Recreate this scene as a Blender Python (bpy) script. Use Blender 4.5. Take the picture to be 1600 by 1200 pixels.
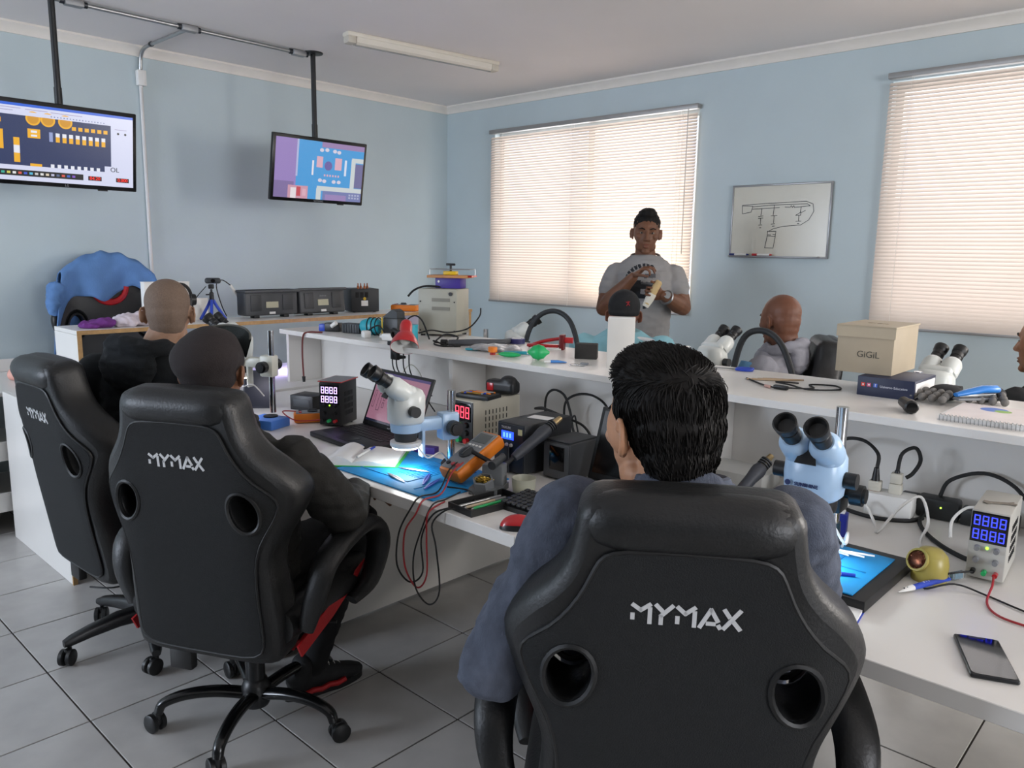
import bpy, bmesh, math, random
from mathutils import Vector, Matrix, noise, geometry
rad = math.radians
random.seed(7)
for o in list(bpy.data.objects): bpy.data.objects.remove(o)
scene = bpy.context.scene
col = scene.collection

# ---------------------------------------------------------------- camera
YAW, PIT, ROL, FPX = 0.74933, -0.165876, 0.0163026, 1220.757
fw = Vector((-math.sin(YAW)*math.cos(PIT), math.cos(YAW)*math.cos(PIT), math.sin(PIT)))
rt = Vector((math.cos(YAW), math.sin(YAW), 0)); up = rt.cross(fw)
r2 = rt*math.cos(ROL)+up*math.sin(ROL); u2 = -rt*math.sin(ROL)+up*math.cos(ROL)
cd = bpy.data.cameras.new('camera'); cam = bpy.data.objects.new('camera', cd); col.objects.link(cam)
cd.sensor_width = 36; cd.lens = FPX/1600*36; cd.clip_start = 0.05
mw = Matrix((r2, u2, -fw)).transposed().to_4x4(); mw.translation = (0, 0, 1.5)
cam.matrix_world = mw
scene.camera = cam

# ---------------------------------------------------------------- world, daylight, exposure
w = bpy.data.worlds.new('sky'); scene.world = w; w.use_nodes = True
bgn = w.node_tree.nodes['Background']; bgn.inputs[0].default_value = (0.62, 0.74, 0.95, 1); bgn.inputs[1].default_value = 1.2
vs = scene.view_settings
vs.view_transform = 'Standard'; vs.look = 'None'; vs.gamma = 1; vs.exposure = 0.93
vs.use_curve_mapping = False

def area_light(name, loc, size, power, colr, target_dir, spread=180):
    l = bpy.data.lights.new(name, 'AREA'); l.shape = 'RECTANGLE'; l.size = size[0]; l.size_y = size[1]
    l.energy = power; l.color = colr; l.spread = rad(spread)
    o = bpy.data.objects.new(name, l); col.objects.link(o); o.location = loc
    o.rotation_euler = Vector(target_dir).to_track_quat('-Z', 'Y').to_euler()
    return o
# daylight outside the two blind-covered windows, then added unseen windows that fill the room with light
area_light('daylight_window_1', (-3.83, 5.25, 1.8), (2.1, 1.6), 22, (1.0, 0.93, 0.86), (0, -1, 0))
area_light('daylight_window_2', (-0.65, 5.25, 1.8), (2.1, 1.6), 22, (1.0, 0.93, 0.86), (0, -1, 0))
area_light('added_sun_glow_1', (-3.1, 5.6, 1.25), (0.9, 0.8), 18, (1.0, 0.84, 0.68), (0, -1, 0.1))  # added lamp for the sun glow low on the blind's right side
area_light('added_daylight_3', (2.45, 5.0, 1.8), (1.9, 1.4), 105, (1.0, 0.93, 0.86), (-0.3, -1, -0.1))  # fill through an added, unseen window farther along the blind wall
area_light('added_daylight_4', (-4.35, -3.58, 1.8), (1.7, 1.4), 105, (0.78, 0.86, 1.0), (0, 1, -0.05))  # cool fill through an added, unseen window behind the camera

area_light('added_daylight_5', (4.68, 1.0, 1.75), (2.0, 1.4), 75, (0.95, 0.96, 1.0), (-1, 0, -0.05))  # added, unseen window light that softens the hanging screens' shadows

# ---------------------------------------------------------------- materials
_m = {}
def srgb(h):
    if isinstance(h, str):
        h = h.lstrip('#'); c = [int(h[i:i+2], 16)/255 for i in (0, 2, 4)]
    else: c = list(h)
    return [x/12.92 if x <= 0.04045 else ((x+0.055)/1.055)**2.4 for x in c]
def M(name, c='888888', rough=0.5, metal=0.0, var=0.05, nscale=12, bump=0.0, bscale=80, emit=None, estr=1.0,
      trans=0.0, alpha=1.0, coat=0.0, sss=0.0, spec=0.5, translucent=None, stretch=None):
    if name in _m: return _m[name]
    m = bpy.data.materials.new(name); m.use_nodes = True; nt = m.node_tree; n = nt.nodes; L = nt.links
    b = n['Principled BSDF']; c = srgb(c)
    b.inputs['Roughness'].default_value = rough; b.inputs['Metallic'].default_value = metal
    b.inputs['Specular IOR Level'].default_value = spec
    tc = n.new('ShaderNodeTexCoord'); src = tc.outputs['Object']
    if stretch:
        mp = n.new('ShaderNodeMapping'); mp.inputs['Scale'].default_value = stretch
        L.new(src, mp.inputs['Vector']); src = mp.outputs['Vector']
    if var > 0:
        nz = n.new('ShaderNodeTexNoise'); nz.inputs['Scale'].default_value = nscale; nz.inputs['Detail'].default_value = 4
        L.new(src, nz.inputs['Vector'])
        rp = n.new('ShaderNodeValToRGB')
        rp.color_ramp.elements[0].position = 0.3; rp.color_ramp.elements[1].position = 0.7
        rp.color_ramp.elements[0].color = [x*(1-var) for x in c]+[1]
        rp.color_ramp.elements[1].color = [min(1, x*(1+var)) for x in c]+[1]
        L.new(nz.outputs['Fac'], rp.inputs['Fac']); L.new(rp.outputs['Color'], b.inputs['Base Color'])
    else: b.inputs['Base Color'].default_value = c+[1]
    if bump > 0:
        nb = n.new('ShaderNodeTexNoise'); nb.inputs['Scale'].default_value = bscale; nb.inputs['Detail'].default_value = 5
        L.new(src, nb.inputs['Vector'])
        bp = n.new('ShaderNodeBump'); bp.inputs['Strength'].default_value = bump; bp.inputs['Distance'].default_value = 0.01
        L.new(nb.outputs['Fac'], bp.inputs['Height']); L.new(bp.outputs['Normal'], b.inputs['Normal'])
    if emit:
        b.inputs['Emission Color'].default_value = srgb(emit)+[1]; b.inputs['Emission Strength'].default_value = estr
    if trans: b.inputs['Transmission Weight'].default_value = trans
    if coat: b.inputs['Coat Weight'].default_value = coat; b.inputs['Coat Roughness'].default_value = 0.1
    if sss:
        b.inputs['Subsurface Weight'].default_value = sss; b.inputs['Subsurface Radius'].default_value = (0.012, 0.005, 0.003)
        b.inputs['Subsurface Scale'].default_value = 0.5
    if alpha < 1: b.inputs['Alpha'].default_value = alpha
    if translucent:
        t = n.new('ShaderNodeBsdfTranslucent'); t.inputs[0].default_value = srgb(translucent[0])+[1]
        mx = n.new('ShaderNodeMixShader'); mx.inputs[0].default_value = translucent[1]
        L.new(b.outputs[0], mx.inputs[1]); L.new(t.outputs[0], mx.inputs[2]); L.new(mx.outputs[0], n['Material Output'].inputs[0])
    _m[name] = m
    return m
def E(c, s=1.0):
    """self-lit display colour"""
    s = s*0.5 if s <= 1.5 else s*0.7
    k = 'lit_%s_%.2f' % (c, s)
    if k in _m: return _m[k]
    m = bpy.data.materials.new(k); m.use_nodes = True; b = m.node_tree.nodes['Principled BSDF']
    b.inputs['Base Color'].default_value = (0.01, 0.01, 0.01, 1); b.inputs['Roughness'].default_value = 0.25
    b.inputs['Emission Color'].default_value = srgb(c)+[1]; b.inputs['Emission Strength'].default_value = s
    _m[k] = m
    return m

# ---------------------------------------------------------------- mesh builder
def T(loc=(0, 0, 0), rx=0, ry=0, rz=0, s=None):
    m = Matrix.Translation(loc) @ Matrix.Rotation(rz, 4, 'Z') @ Matrix.Rotation(ry, 4, 'Y') @ Matrix.Rotation(rx, 4, 'X')
    if s: m = m @ Matrix.Diagonal((s[0], s[1], s[2], 1))
    return m
def frame(a, b, ref=(0, 0, 1)):
    z = (Vector(b)-Vector(a)).normalized(); r = Vector(ref)
    if abs(z.dot(r)) > 0.98: r = Vector((1, 0, 0)) if abs(z.x) < 0.9 else Vector((0, 1, 0))
    x = r.cross(z).normalized(); y = z.cross(x)
    return x, y, z
def spline(pts, k=6, closed=False):
    pts = [Vector(p) for p in pts]; n = len(pts); out = []
    rng = range(n) if closed else range(n-1)
    for i in rng:
        if closed: p0, p1, p2, p3 = pts[i-1], pts[i], pts[(i+1) % n], pts[(i+2) % n]
        else: p0, p1, p2, p3 = pts[max(i-1, 0)], pts[i], pts[i+1], pts[min(i+2, n-1)]
        for j in range(k):
            t = j/k
            out.append(0.5*((2*p1)+(p2-p0)*t+(2*p0-5*p1+4*p2-p3)*t*t+(3*p1-p0-3*p2+p3)*t**3))
    if not closed: out.append(pts[-1])
    return out
class MB:
    def __init__(s): s.v = []; s.f = []; s.fm = []; s.mi = 0
    def add(s, vs, fs, X=None):
        b = len(s.v)
        s.v += [(X @ Vector(p)) if X is not None else Vector(p) for p in vs]
        s.f += [tuple(b+i for i in f) for f in fs]; s.fm += [s.mi]*len(fs)
        return s
    def bm(s, bm, X=None):
        bm.verts.index_update()
        s.add([v.co.copy() for v in bm.verts], [[v.index for v in f.verts] for f in bm.faces], X); bm.free(); return s
    def box(s, c, d, X=None, bev=0.0, seg=2):
        bm = bmesh.new(); bmesh.ops.create_cube(bm, size=1)
        for v in bm.verts: v.co = Vector((v.co.x*d[0], v.co.y*d[1], v.co.z*d[2]))
        if bev > 0: bmesh.ops.bevel(bm, geom=bm.edges[:], offset=min(bev, min(d)*0.49), segments=seg, profile=0.5, affect='EDGES')
        for v in bm.verts: v.co += Vector(c)
        return s.bm(bm, X)
    def b2(s, lo, hi, X=None, bev=0.0, seg=2):
        return s.box([(a+b)/2 for a, b in zip(lo, hi)], [abs(b-a) for a, b in zip(lo, hi)], X, bev, seg)
    def rings(s, rings, cap=True, closed=False, X=None):
        n = len(rings[0]); vs = [p for r in rings for p in r]; fs = []
        m = len(rings)
        for i in range(m if closed else m-1):
            a, b = i*n, ((i+1) % m)*n
            for j in range(n): fs.append((a+j, a+(j+1) % n, b+(j+1) % n, b+j))
        if cap and not closed: fs.append(tuple(range(n-1, -1, -1))); fs.append(tuple((m-1)*n+j for j in range(n)))
        return s.add(vs, fs, X)
    def cyl(s, a, b, ra, rb=None, n=16, X=None, ref=(0, 0, 1)):
        rb = ra if rb is None else rb
        x, y, z = frame(a, b, ref); R = []
        for p, r in ((Vector(a), ra), (Vector(b), rb)):
            R.append([p+(x*math.cos(2*math.pi*j/n)+y*math.sin(2*math.pi*j/n))*r for j in range(n)])
        return s.rings(R, X=X)
    def tube(s, pts, r, n=8, closed=False, X=None):
        pts = [Vector(p) for p in pts]; m = len(pts); R = []
        rr = r if isinstance(r, (list, tuple)) else [r]*m
        x = None
        for i in range(m):
            a = pts[i-1] if (i > 0 or closed) else pts[i]; b = pts[(i+1) % m] if (i < m-1 or closed) else pts[i]
            z = (b-a)
            z = z.normalized() if z.length > 1e-9 else Vector((0, 0, 1))
            if x is None: x, y, _ = frame((0, 0, 0), z)
            else:
                x = (x-z*x.dot(z))
                x = x.normalized() if x.length > 1e-6 else frame((0, 0, 0), z)[0]
            y = z.cross(x)
            R.append([pts[i]+(x*math.cos(2*math.pi*j/n)+y*math.sin(2*math.pi*j/n))*rr[min(i, len(rr)-1)] for j in range(n)])
        return s.rings(R, closed=closed, X=X)
    def cable(s, pts, r, n=6, k=6, closed=False): return s.tube(spline(pts, k, closed), r, n, closed)
    def lathe(s, prof, n=24, X=None, cap=True):
        R = [[Vector((r*math.cos(2*math.pi*j/n), r*math.sin(2*math.pi*j/n), z)) for j in range(n)] for r, z in prof]
        return s.rings(R, cap=cap, X=X)
    def ell(s, c, r, X=None, n=16, m=10, rot=None):
        R = []
        rm = rot.to_3x3() if rot is not None else Matrix.Identity(3)
        for i in range(m+1):
            t = math.pi*(i+0.02 if i == 0 else (i-0.02 if i == m else i))/m
            R.append([Vector(c)+rm @ Vector((r[0]*math.sin(t)*math.cos(2*math.pi*j/n), r[1]*math.sin(t)*math.sin(2*math.pi*j/n), -r[2]*math.cos(t))) for j in range(n)])
        return s.rings(R, X=X)
    def cap(s, a, b, ra, rb=None, n=14):
        """tapered capsule"""
        rb = ra if rb is None else rb; a = Vector(a); b = Vector(b)
        x, y, z = frame(a, b); R = []
        def ring(p, r): R.append([p+(x*math.cos(2*math.pi*j/n)+y*math.sin(2*math.pi*j/n))*r for j in range(n)])
        for t in (-88, -60, -30): ring(a+z*ra*math.sin(rad(t)), ra*math.cos(rad(t)))
        L = (b-a).length; k = max(1, int(L/0.04))
        for i in range(k+1): ring(a.lerp(b, i/k), ra+(rb-ra)*i/k)
        for t in (30, 60, 88): ring(b+z*rb*math.sin(rad(t)), rb*math.cos(rad(t)))
        return s.rings(R)
    def chain(s, pts, rs):
        for i in range(len(pts)-1): s.cap(pts[i], pts[i+1], rs[i], rs[i+1])
        return s
    def loft(s, secs, n=20, ax=(1, 0, 0)):
        """secs: (centre, rx, ry) elliptical sections; rx along ax"""
        R = []; m = len(secs)
        for i, (c, rx, ry) in enumerate(secs):
            a = Vector(secs[max(i-1, 0)][0]); b = Vector(secs[min(i+1, m-1)][0]); z = (b-a).normalized()
            x = Vector(ax); x = (x-z*x.dot(z)).normalized(); y = z.cross(x)
            R.append([Vector(c)+x*rx*math.cos(2*math.pi*j/n)+y*ry*math.sin(2*math.pi*j/n) for j in range(n)])
        return s.rings(R)
    def prism(s, poly, z0, z1, X=None):
        n = len(poly); vs = [(p[0], p[1], z0) for p in poly]+[(p[0], p[1], z1) for p in poly]
        fs = [tuple(range(n-1, -1, -1)), tuple(range(n, 2*n))]+[(i, (i+1) % n, n+(i+1) % n, n+i) for i in range(n)]
        return s.add(vs, fs, X)
    def quad(s, a, b, c, d, X=None): return s.add([a, b, c, d], [(0, 1, 2, 3)], X)
    def mesh(s, name, mats, smooth=True, ang=38, recalc=True):
        me = bpy.data.meshes.new(name); me.from_pydata([tuple(p) for p in s.v], [], s.f)
        for m in (mats if isinstance(mats, (list, tuple)) else [mats]): me.materials.append(m)
        me.polygons.foreach_set('material_index', s.fm)
        if recalc:
            bm = bmesh.new(); bm.from_mesh(me); bmesh.ops.recalc_face_normals(bm, faces=bm.faces[:]); bm.to_mesh(me); bm.free()
        me.polygons.foreach_set('use_smooth', [smooth]*len(me.polygons))
        if smooth: me.set_sharp_from_angle(angle=rad(ang))
        me.update()
        return me
    def build(s, name, mats, parent=None, **k):
        o = bpy.data.objects.new(name, s.mesh(name, mats, **k)); col.objects.link(o)
        if parent: o.parent = parent
        return o
def link(name, me, parent=None, X=None):
    o = bpy.data.objects.new(name, me); col.objects.link(o)
    if parent: o.parent = parent
    if X is not None: o.matrix_basis = X
    return o
def tag(o, label=None, cat=None, group=None, kind=None):
    if label: o['label'] = label
    if cat: o['category'] = cat
    if group: o['group'] = group
    if kind: o['kind'] = kind
    return o
def thing(name, label, cat, loc=(0, 0, 0), rz=0, group=None, rx=0, ry=0):
    o = bpy.data.objects.new(name, None); col.objects.link(o); o.empty_display_size = 0.05
    o.location = loc; o.rotation_euler = (rx, ry, rz)
    return tag(o, label, cat, group)
def struct(o): o['kind'] = 'structure'; return o
def place(o, loc=(0, 0, 0), rz=0, rx=0, ry=0):
    o.location = loc; o.rotation_euler = (rx, ry, rz); return o
def dup(o, parent=None, top=True):
    c = o.copy(); col.objects.link(c); c.parent = parent
    for ch in list(o.children): dup(ch, c, False)
    return c
def text_mesh(txt, size, mat, name, parent=None, X=None, depth=0.0006, align='CENTER', bold=0.0):
    cu = bpy.data.curves.new('t', 'FONT'); cu.body = txt; cu.size = size; cu.extrude = depth; cu.align_x = align; cu.align_y = 'CENTER'
    cu.offset = bold; cu.resolution_u = 3
    ob = bpy.data.objects.new('t', cu); col.objects.link(ob)
    dg = bpy.context.evaluated_depsgraph_get()
    me = bpy.data.meshes.new_from_object(ob.evaluated_get(dg)); bpy.data.objects.remove(ob)
    me.materials.clear(); me.materials.append(mat); me.name = name
    return link(name, me, parent, X)
def remesh(mb, name, mats, parent=None, voxel=0.006, smooth=4, fn=None, factor=0.5):
    me = mb.mesh('tmp', mats, smooth=False); ob = bpy.data.objects.new('tmp', me); col.objects.link(ob)
    r = ob.modifiers.new('r', 'REMESH'); r.mode = 'VOXEL'; r.voxel_size = voxel; r.use_smooth_shade = True
    if smooth:
        sm = ob.modifiers.new('s', 'SMOOTH'); sm.iterations = smooth; sm.factor = factor
    dg = bpy.context.evaluated_depsgraph_get(); dg.update()
    m2 = bpy.data.meshes.new_from_object(ob.evaluated_get(dg)); bpy.data.objects.remove(ob); m2.name = name
    m2.materials.clear()
    for m in (mats if isinstance(mats, (list, tuple)) else [mats]): m2.materials.append(m)
    if fn:
        m2.update(); nor = [v.normal.copy() for v in m2.vertices]
        for v, nn in zip(m2.vertices, nor): v.co = fn(v.co, nn)
    m2.polygons.foreach_set('use_smooth', [True]*len(m2.polygons)); m2.polygons.foreach_set('material_index', [0]*len(m2.polygons))
    m2.update()
    return link(name, m2, parent)
def wrinkle(amp=0.006, sc=9.0, seed=0, st=(1, 1, 2.2)):
    def fn(p, n):
        q = Vector((p.x*st[0]*sc+seed, p.y*st[1]*sc, p.z*st[2]*sc))
        a = noise.noise(q)+0.5*noise.noise(q*2.1+Vector((3, 1, 7)))
        return p+n*amp*(1-abs(a)*2.2)
    return fn
def flat(name, polys, parent=None, X=None, dz=0.0004):
    """flat print: list of (polygon2d, material) layered in local XY, later ones slightly proud"""
    mb = MB(); mats = []
    for i, (poly, m) in enumerate(polys):
        if m not in mats: mats.append(m)
        mb.mi = mats.index(m); z = dz*(1+i*0.05)
        mb.add([(p[0], p[1], z) for p in poly], [tuple(range(len(poly)))])
    me = mb.mesh(name, mats, smooth=False, recalc=False)
    return link(name, me, parent, X)
def rc(x0, y0, x1, y1): return [(x0, y0), (x1, y0), (x1, y1), (x0, y1)]
def circ(cx, cy, r, n=20, ry=None): return [(cx+r*math.cos(2*math.pi*i/n), cy+(ry or r)*math.sin(2*math.pi*i/n)) for i in range(n)]
def stroke(pts, w):
    out = []
    for a, b in zip(pts[:-1], pts[1:]):
        a = Vector(a); b = Vector(b); d = (b-a)
        if d.length < 1e-6: continue
        d.normalize(); n = Vector((-d.y, d.x))*w/2; d = d*w*0.3
        out.append([tuple(a-n-d), tuple(b-n+d), tuple(b+n+d), tuple(a+n-d)])
    return out
# ================================================================ the room
XW, YW, ZC, XR, YB = -5.4, 4.9, 2.77, 4.6, -3.5
m_wall = M('wall_paint', 'c1cfd3', 0.7, var=0.02, nscale=3, bump=0.05, bscale=60)
m_ceil = M('ceiling_paint', 'e6e1de', 0.8, var=0.015, nscale=2)
m_trim = M('trim_plaster', 'e9e3da', 0.7, var=0.02)
m_tile = M('floor_tile', 'b3b1ae', 0.26, var=0.10, nscale=5, bump=0.02, bscale=30)
m_grout = M('grout', '352f2c', 0.9, var=0.1)
m_white = M('white_laminate', 'e4e1dc', 0.32, var=0.015, nscale=4)
m_edge = M('raw_board_edge', 'b5905f', 0.7, var=0.15, nscale=40)
m_black = M('black_plastic', '151617', 0.42, var=0.1)
m_blackg = M('black_gloss', '0b0c0d', 0.12, var=0.0)
m_dkgrey = M('dark_grey_plastic', '34373a', 0.5, var=0.06)
m_chrome = M('chrome', 'd8dade', 0.12, metal=1.0, var=0.0)
m_steel = M('galvanised_steel', 'a9abac', 0.32, metal=0.9, var=0.08, nscale=20)
m_wplastic = M('white_plastic', 'e6e5e1', 0.4, var=0.02)
m_rubber = M('black_rubber', '101112', 0.6, var=0.05)
m_glass = M('clear_glass', 'ffffff', 0.02, var=0, trans=1.0)

mb = MB(); mb.b2((XW, YB, -0.1), (XR, YW, -0.004)); floor = struct(mb.build('floor', m_grout, smooth=False))
TS = 0.4155; GX, GY = -3.366, 0.767
tm = MB(); tm.box((0, 0, -0.003), (TS-0.006, TS-0.006, 0.006), bev=0.0012, seg=1); tme = tm.mesh('tile', m_tile, ang=20)
far_t = MB(); cand = []
for i in range(-6, 21):
    for j in range(-12, 12):
        x0, y0 = GX+i*TS, GY+j*TS
        xa, xb, ya, yb = max(x0, XW), min(x0+TS, XR), max(y0, YB), min(y0+TS, YW)
        if xb-xa < 0.03 or yb-ya < 0.03: continue
        full = xb-xa > TS-0.001 and yb-ya > TS-0.001
        cx, cy = x0+TS/2, y0+TS/2
        v = Vector((cx, cy, -1.5)); dep = v.dot(fw); sx = v.dot(r2)/dep if dep > 0 else 9
        cand.append((abs(sx) < 0.95 and dep > 0.5 and cy < 4.2 and full, cx, cy, xa, xb, ya, yb))
n = 0
for ok, cx, cy, xa, xb, ya, yb in cand:
    if ok and n < 280:
        o = link('tile', tme, floor, Matrix.Translation((cx, cy, 0))); n += 1
    else: far_t.box(((xa+xb)/2, (ya+yb)/2, -0.003), (xb-xa-0.005, yb-ya-0.005, 0.006))
o = far_t.build('tile_field', m_tile, floor, smooth=False); o['kind'] = 'stuff'

mb = MB(); mb.b2((XW, YB, ZC), (XR, YW, ZC+0.1)); struct(mb.build('ceiling', m_ceil, smooth=False))
mb = MB(); mb.b2((XW-0.15, YB-0.15, -0.1), (XW, YW+0.2, ZC+0.1)); struct(mb.build('wall_left', m_wall, smooth=False))
def wall_y(name, y0, y1, x0, x1, holes, mat=None):
    mb = MB(); xs = x0
    for (a, b, s, t) in holes:
        mb.b2((xs, y0, -0.1), (a, y1, ZC+0.1)); mb.b2((a, y0, -0.1), (b, y1, s)); mb.b2((a, y0, t), (b, y1, ZC+0.1)); xs = b
    mb.b2((xs, y0, -0.1), (x1, y1, ZC+0.1))
    return struct(mb.build(name, mat or m_wall, smooth=False))
W = [(-4.80, -2.86, 1.12, 2.50), (-1.62, 0.32, 1.12, 2.50), (1.5, 3.3, 1.12, 2.50)]  # last opening is out of view, added to bring in daylight
wall_y('wall_back', YW, YW+0.15, XW, XR, W)
m_wall2 = M('wall_low_bounce', '4e5558', 0.8, var=0.02, nscale=3)  # unseen walls darkened to cut bounced light; their real paint is unknown
wall_y('wall_front', YB-0.15, YB, XW, XR, [(-5.2, -3.5, 1.0, 2.4)], m_wall2)
mb = MB()
for lo, hi in (((XR, YB-0.15, -0.1), (XR+0.15, -0.05, ZC+0.1)), ((XR, 2.05, -0.1), (XR+0.15, YW+0.2, ZC+0.1)), ((XR, -0.05, -0.1), (XR+0.15, 2.05, 1.0)), ((XR, -0.05, 2.5), (XR+0.15, 2.05, ZC+0.1))): mb.b2(lo, hi)
struct(mb.build('wall_right', m_wall2, smooth=False))
mb = MB(); mb.b2((XR+0.02, -0.05, 1.0), (XR+0.07, 2.05, 1.05)); mb.b2((XR+0.02, -0.05, 2.45), (XR+0.07, 2.05, 2.5)); mb.b2((XR+0.02, -0.05, 1.05), (XR+0.07, 0.0, 2.45)); mb.b2((XR+0.02, 2.0, 1.05), (XR+0.07, 2.05, 2.45)); struct(mb.build('window_5', M('window_frame_paint', 'd9d9d6', 0.4, var=0.02), smooth=False))  # frame of the added right-hand window, there only for its light
m_alu = M('window_frame_paint', 'd9d9d6', 0.4, var=0.02)
def window(n, a, b, s, t, y):
    o = MB(); f = 0.045
    o.b2((a, y-0.03, s), (b, y+0.03, s+f)); o.b2((a, y-0.03, t-f), (b, y+0.03, t)); o.b2((a, y-0.03, s+f), (a+f, y+0.03, t-f)); o.b2((b-f, y-0.03, s+f), (b, y+0.03, t-f))
    c = (a+b)/2; o.b2((c-0.03, y-0.025, s+f), (c+0.03, y+0.025, t-f))
    root = struct(o.build('window_%d' % n, m_alu, smooth=False))
    for x0, x1 in ((a+f, c-0.03), (c+0.03, b-f)):
        g = MB(); g.b2((x0, y-0.003, s+f), (x1, y+0.003, t-f)); g.build('pane', m_pane, root, smooth=False)
# thin pane: mostly clear with a little gloss
m_pane = bpy.data.materials.new('window_pane'); m_pane.use_nodes = True
_n = m_pane.node_tree.nodes; _l = m_pane.node_tree.links; _n.clear()
_o = _n.new('ShaderNodeOutputMaterial'); _t = _n.new('ShaderNodeBsdfTransparent'); _g = _n.new('ShaderNodeBsdfGlossy'); _x = _n.new('ShaderNodeMixShader')
_g.inputs['Roughness'].default_value = 0.02; _x.inputs[0].default_value = 0.06
_l.new(_t.outputs[0], _x.inputs[1]); _l.new(_g.outputs[0], _x.inputs[2]); _l.new(_x.outputs[0], _o.inputs[0])
for i, (a, b, s, t) in enumerate(W): window(i+1, a, b, s, t, YW+0.10)
window(4, -5.2, -3.5, 1.0, 2.4, YB-0.06)  # added window behind the camera, there only for its light

# crown moulding: stepped cove profile swept along the walls
def moulding(name, p0, p1, inward):
    d = (Vector(p1)-Vector(p0)); inn = Vector(inward)
    prof = [(0, -0.062), (0.012, -0.062), (0.014, -0.05), (0.026, -0.032), (0.046, -0.016), (0.052, -0.012), (0.052, 0), (0, 0)]
    mb = MB(); mb.rings([[Vector(p)+inn*a+Vector((0, 0, b)) for a, b in prof] for p in (p0, p1)])
    return struct(mb.build(name, m_trim, ang=25))
moulding('trim_1', (XW, YB, ZC), (XW, YW, ZC), (1, 0, 0)); moulding('trim_2', (XW, YW, ZC), (XR, YW, ZC), (0, -1, 0))
moulding('trim_3', (XR, YB, ZC), (XR, YW, ZC), (-1, 0, 0)); moulding('trim_4', (XW, YB, ZC), (XR, YB, ZC), (0, 1, 0))
mb = MB(); mb.b2((XW, YB, 0), (XW+0.012, YW, 0.08)); struct(mb.build('baseboard_left', m_trim, smooth=False))
mb = MB(); mb.b2((XW, YW-0.012, 0), (XR, YW, 0.08)); struct(mb.build('baseboard_back', m_trim, smooth=False))

# ---------------------------------------------------------------- venetian blinds
m_slat = M('blind_slat', 'bdb3aa', 0.45, var=0.03, nscale=3, translucent=('e6d6c8', 0.26))
m_rail = M('blind_rail', '9b9a98', 0.4, metal=0.3, var=0.03)
m_cord = M('blind_cord', 'e8e4dc', 0.8, var=0.02)
def blind(a, b, zt, zb, label, y=YW-0.035):
    root = thing('window_blind', label, 'blind', ((a+b)/2, y, zb), group='venetian blinds on the window wall')
    h = zt-zb; wd = b-a; hw = wd/2
    mb = MB(); mb.b2((-hw, -0.02, h-0.032), (hw, 0.03, h), bev=0.003); mb.build('headrail', m_rail, root)
    mb = MB(); mb.b2((-hw+0.005, -0.012, 0), (hw-0.005, 0.014, 0.016), bev=0.004); mb.build('bottom_rail', m_rail, root)
    p = 0.0212; n = int((h-0.06)/p); sl = MB(); ang = rad(56); prev = None
    ring = []
    for u in (-1, -0.5, 0, 0.5, 1):
        yy = u*0.0128; zz = 0.0016*(1-u*u); ring.append((yy, zz))
    vs = []; fs = []
    for x in (-hw+0.008, hw-0.008):
        for yy, zz in ring: vs.append((x, yy*math.cos(ang)+zz*math.sin(ang)*-1, yy*math.sin(ang)+zz*math.cos(ang)))
    for i in range(4): fs.append((i, i+1, 5+i+1, 5+i))
    sl.add(vs, fs); sme = sl.mesh('slat', m_slat, ang=60)
    for i in range(n):
        link('slat', sme, root, T((0, 0.002, 0.026+i*p), rx=random.uniform(-0.02, 0.02)))
    for fx in (-0.87, -0.1, 0.85):
        mb = MB()
        for yy in (-0.013, 0.017): mb.cyl((hw*fx, yy, 0.01), (hw*fx, yy, h-0.03), 0.0011, n=5)
        mb.build('ladder_cord', m_cord, root)
    mb = MB(); mb.cyl((hw*0.93, -0.022, h*0.3), (hw*0.93, -0.022, h-0.03), 0.0035, n=8); mb.build('tilt_wand', M('clear_rod', 'c9c5bd', 0.2, var=0), root)
    mb = MB(); mb.cyl((hw*0.89, -0.02, h*0.1), (hw*0.89, -0.02, h-0.03), 0.0014, n=6); mb.lathe([(0.001, 0), (0.006, 0.002), (0.004, 0.025), (0.001, 0.028)], 8, T((hw*0.89, -0.02, h*0.08))); mb.build('pull_cord', m_cord, root)
blind(-4.82, -2.845, 2.515, 1.085, 'long beige venetian blind on the window behind the standing man')
blind(-1.635, 0.335, 2.54, 1.095, 'beige venetian blind on the window at the right edge beside the whiteboard')
# ================================================================ benches
def board(lo, hi, name, parent, mat=None, bev=0.0015): 
    mb = MB(); mb.b2(lo, hi, bev=bev, seg=1); return mb.build(name, mat or m_white, parent, smooth=False)
ZD, ZS = 0.76, 1.065
# near worktops of the long bench
bench = thing('workbench', 'long white laminate workbench crossing the room, worktops on gable supports', 'workbench', (-1.3, 1.455, 0))
def W3(x, y, z): return (x+1.3, y-1.455, z)
for x0, x1 in ((-3.66, -1.336), (-1.334, 1.4)):
    board(W3(x0, 1.455, ZD-0.036), W3(x1, 2.52, ZD), 'worktop', bench)
for x0, x1 in ((-3.66, -1.336), (-1.334, 1.4)):
    board(W3(x0, 2.55, ZD-0.036), W3(x1, 3.02, ZD), 'far_worktop', bench)
riser = thing('bench_riser', 'white panel and dividers standing along the middle of the main workbench', 'riser', (-1.3, 1.455, ZD))
def W4(x, y, z): return (x+1.3, y-1.455, z-ZD)
board(W3(-3.66, 2.521, 0.3), W3(1.4, 2.547, ZD-0.001), 'modesty_panel', bench)
board(W4(-3.9, 2.52, ZD+0.001), W4(1.4, 2.548, ZS-0.026), 'back_panel', riser)
for x in (-3.86, -2.52, -1.28, 0.04, 1.38):
    board(W4(x-0.012, 2.31, ZD+0.001), W4(x+0.012, 2.519, ZS-0.026), 'divider', riser)
    board(W4(x-0.012, 2.549, ZD+0.001), W4(x+0.012, 2.84, ZS-0.026), 'divider', riser)
for x in (-2.52, 1.38):
    board(W3(x-0.014, 1.5, 0.012), W3(x+0.014, 2.98, ZD-0.037), 'gable', bench)
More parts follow.
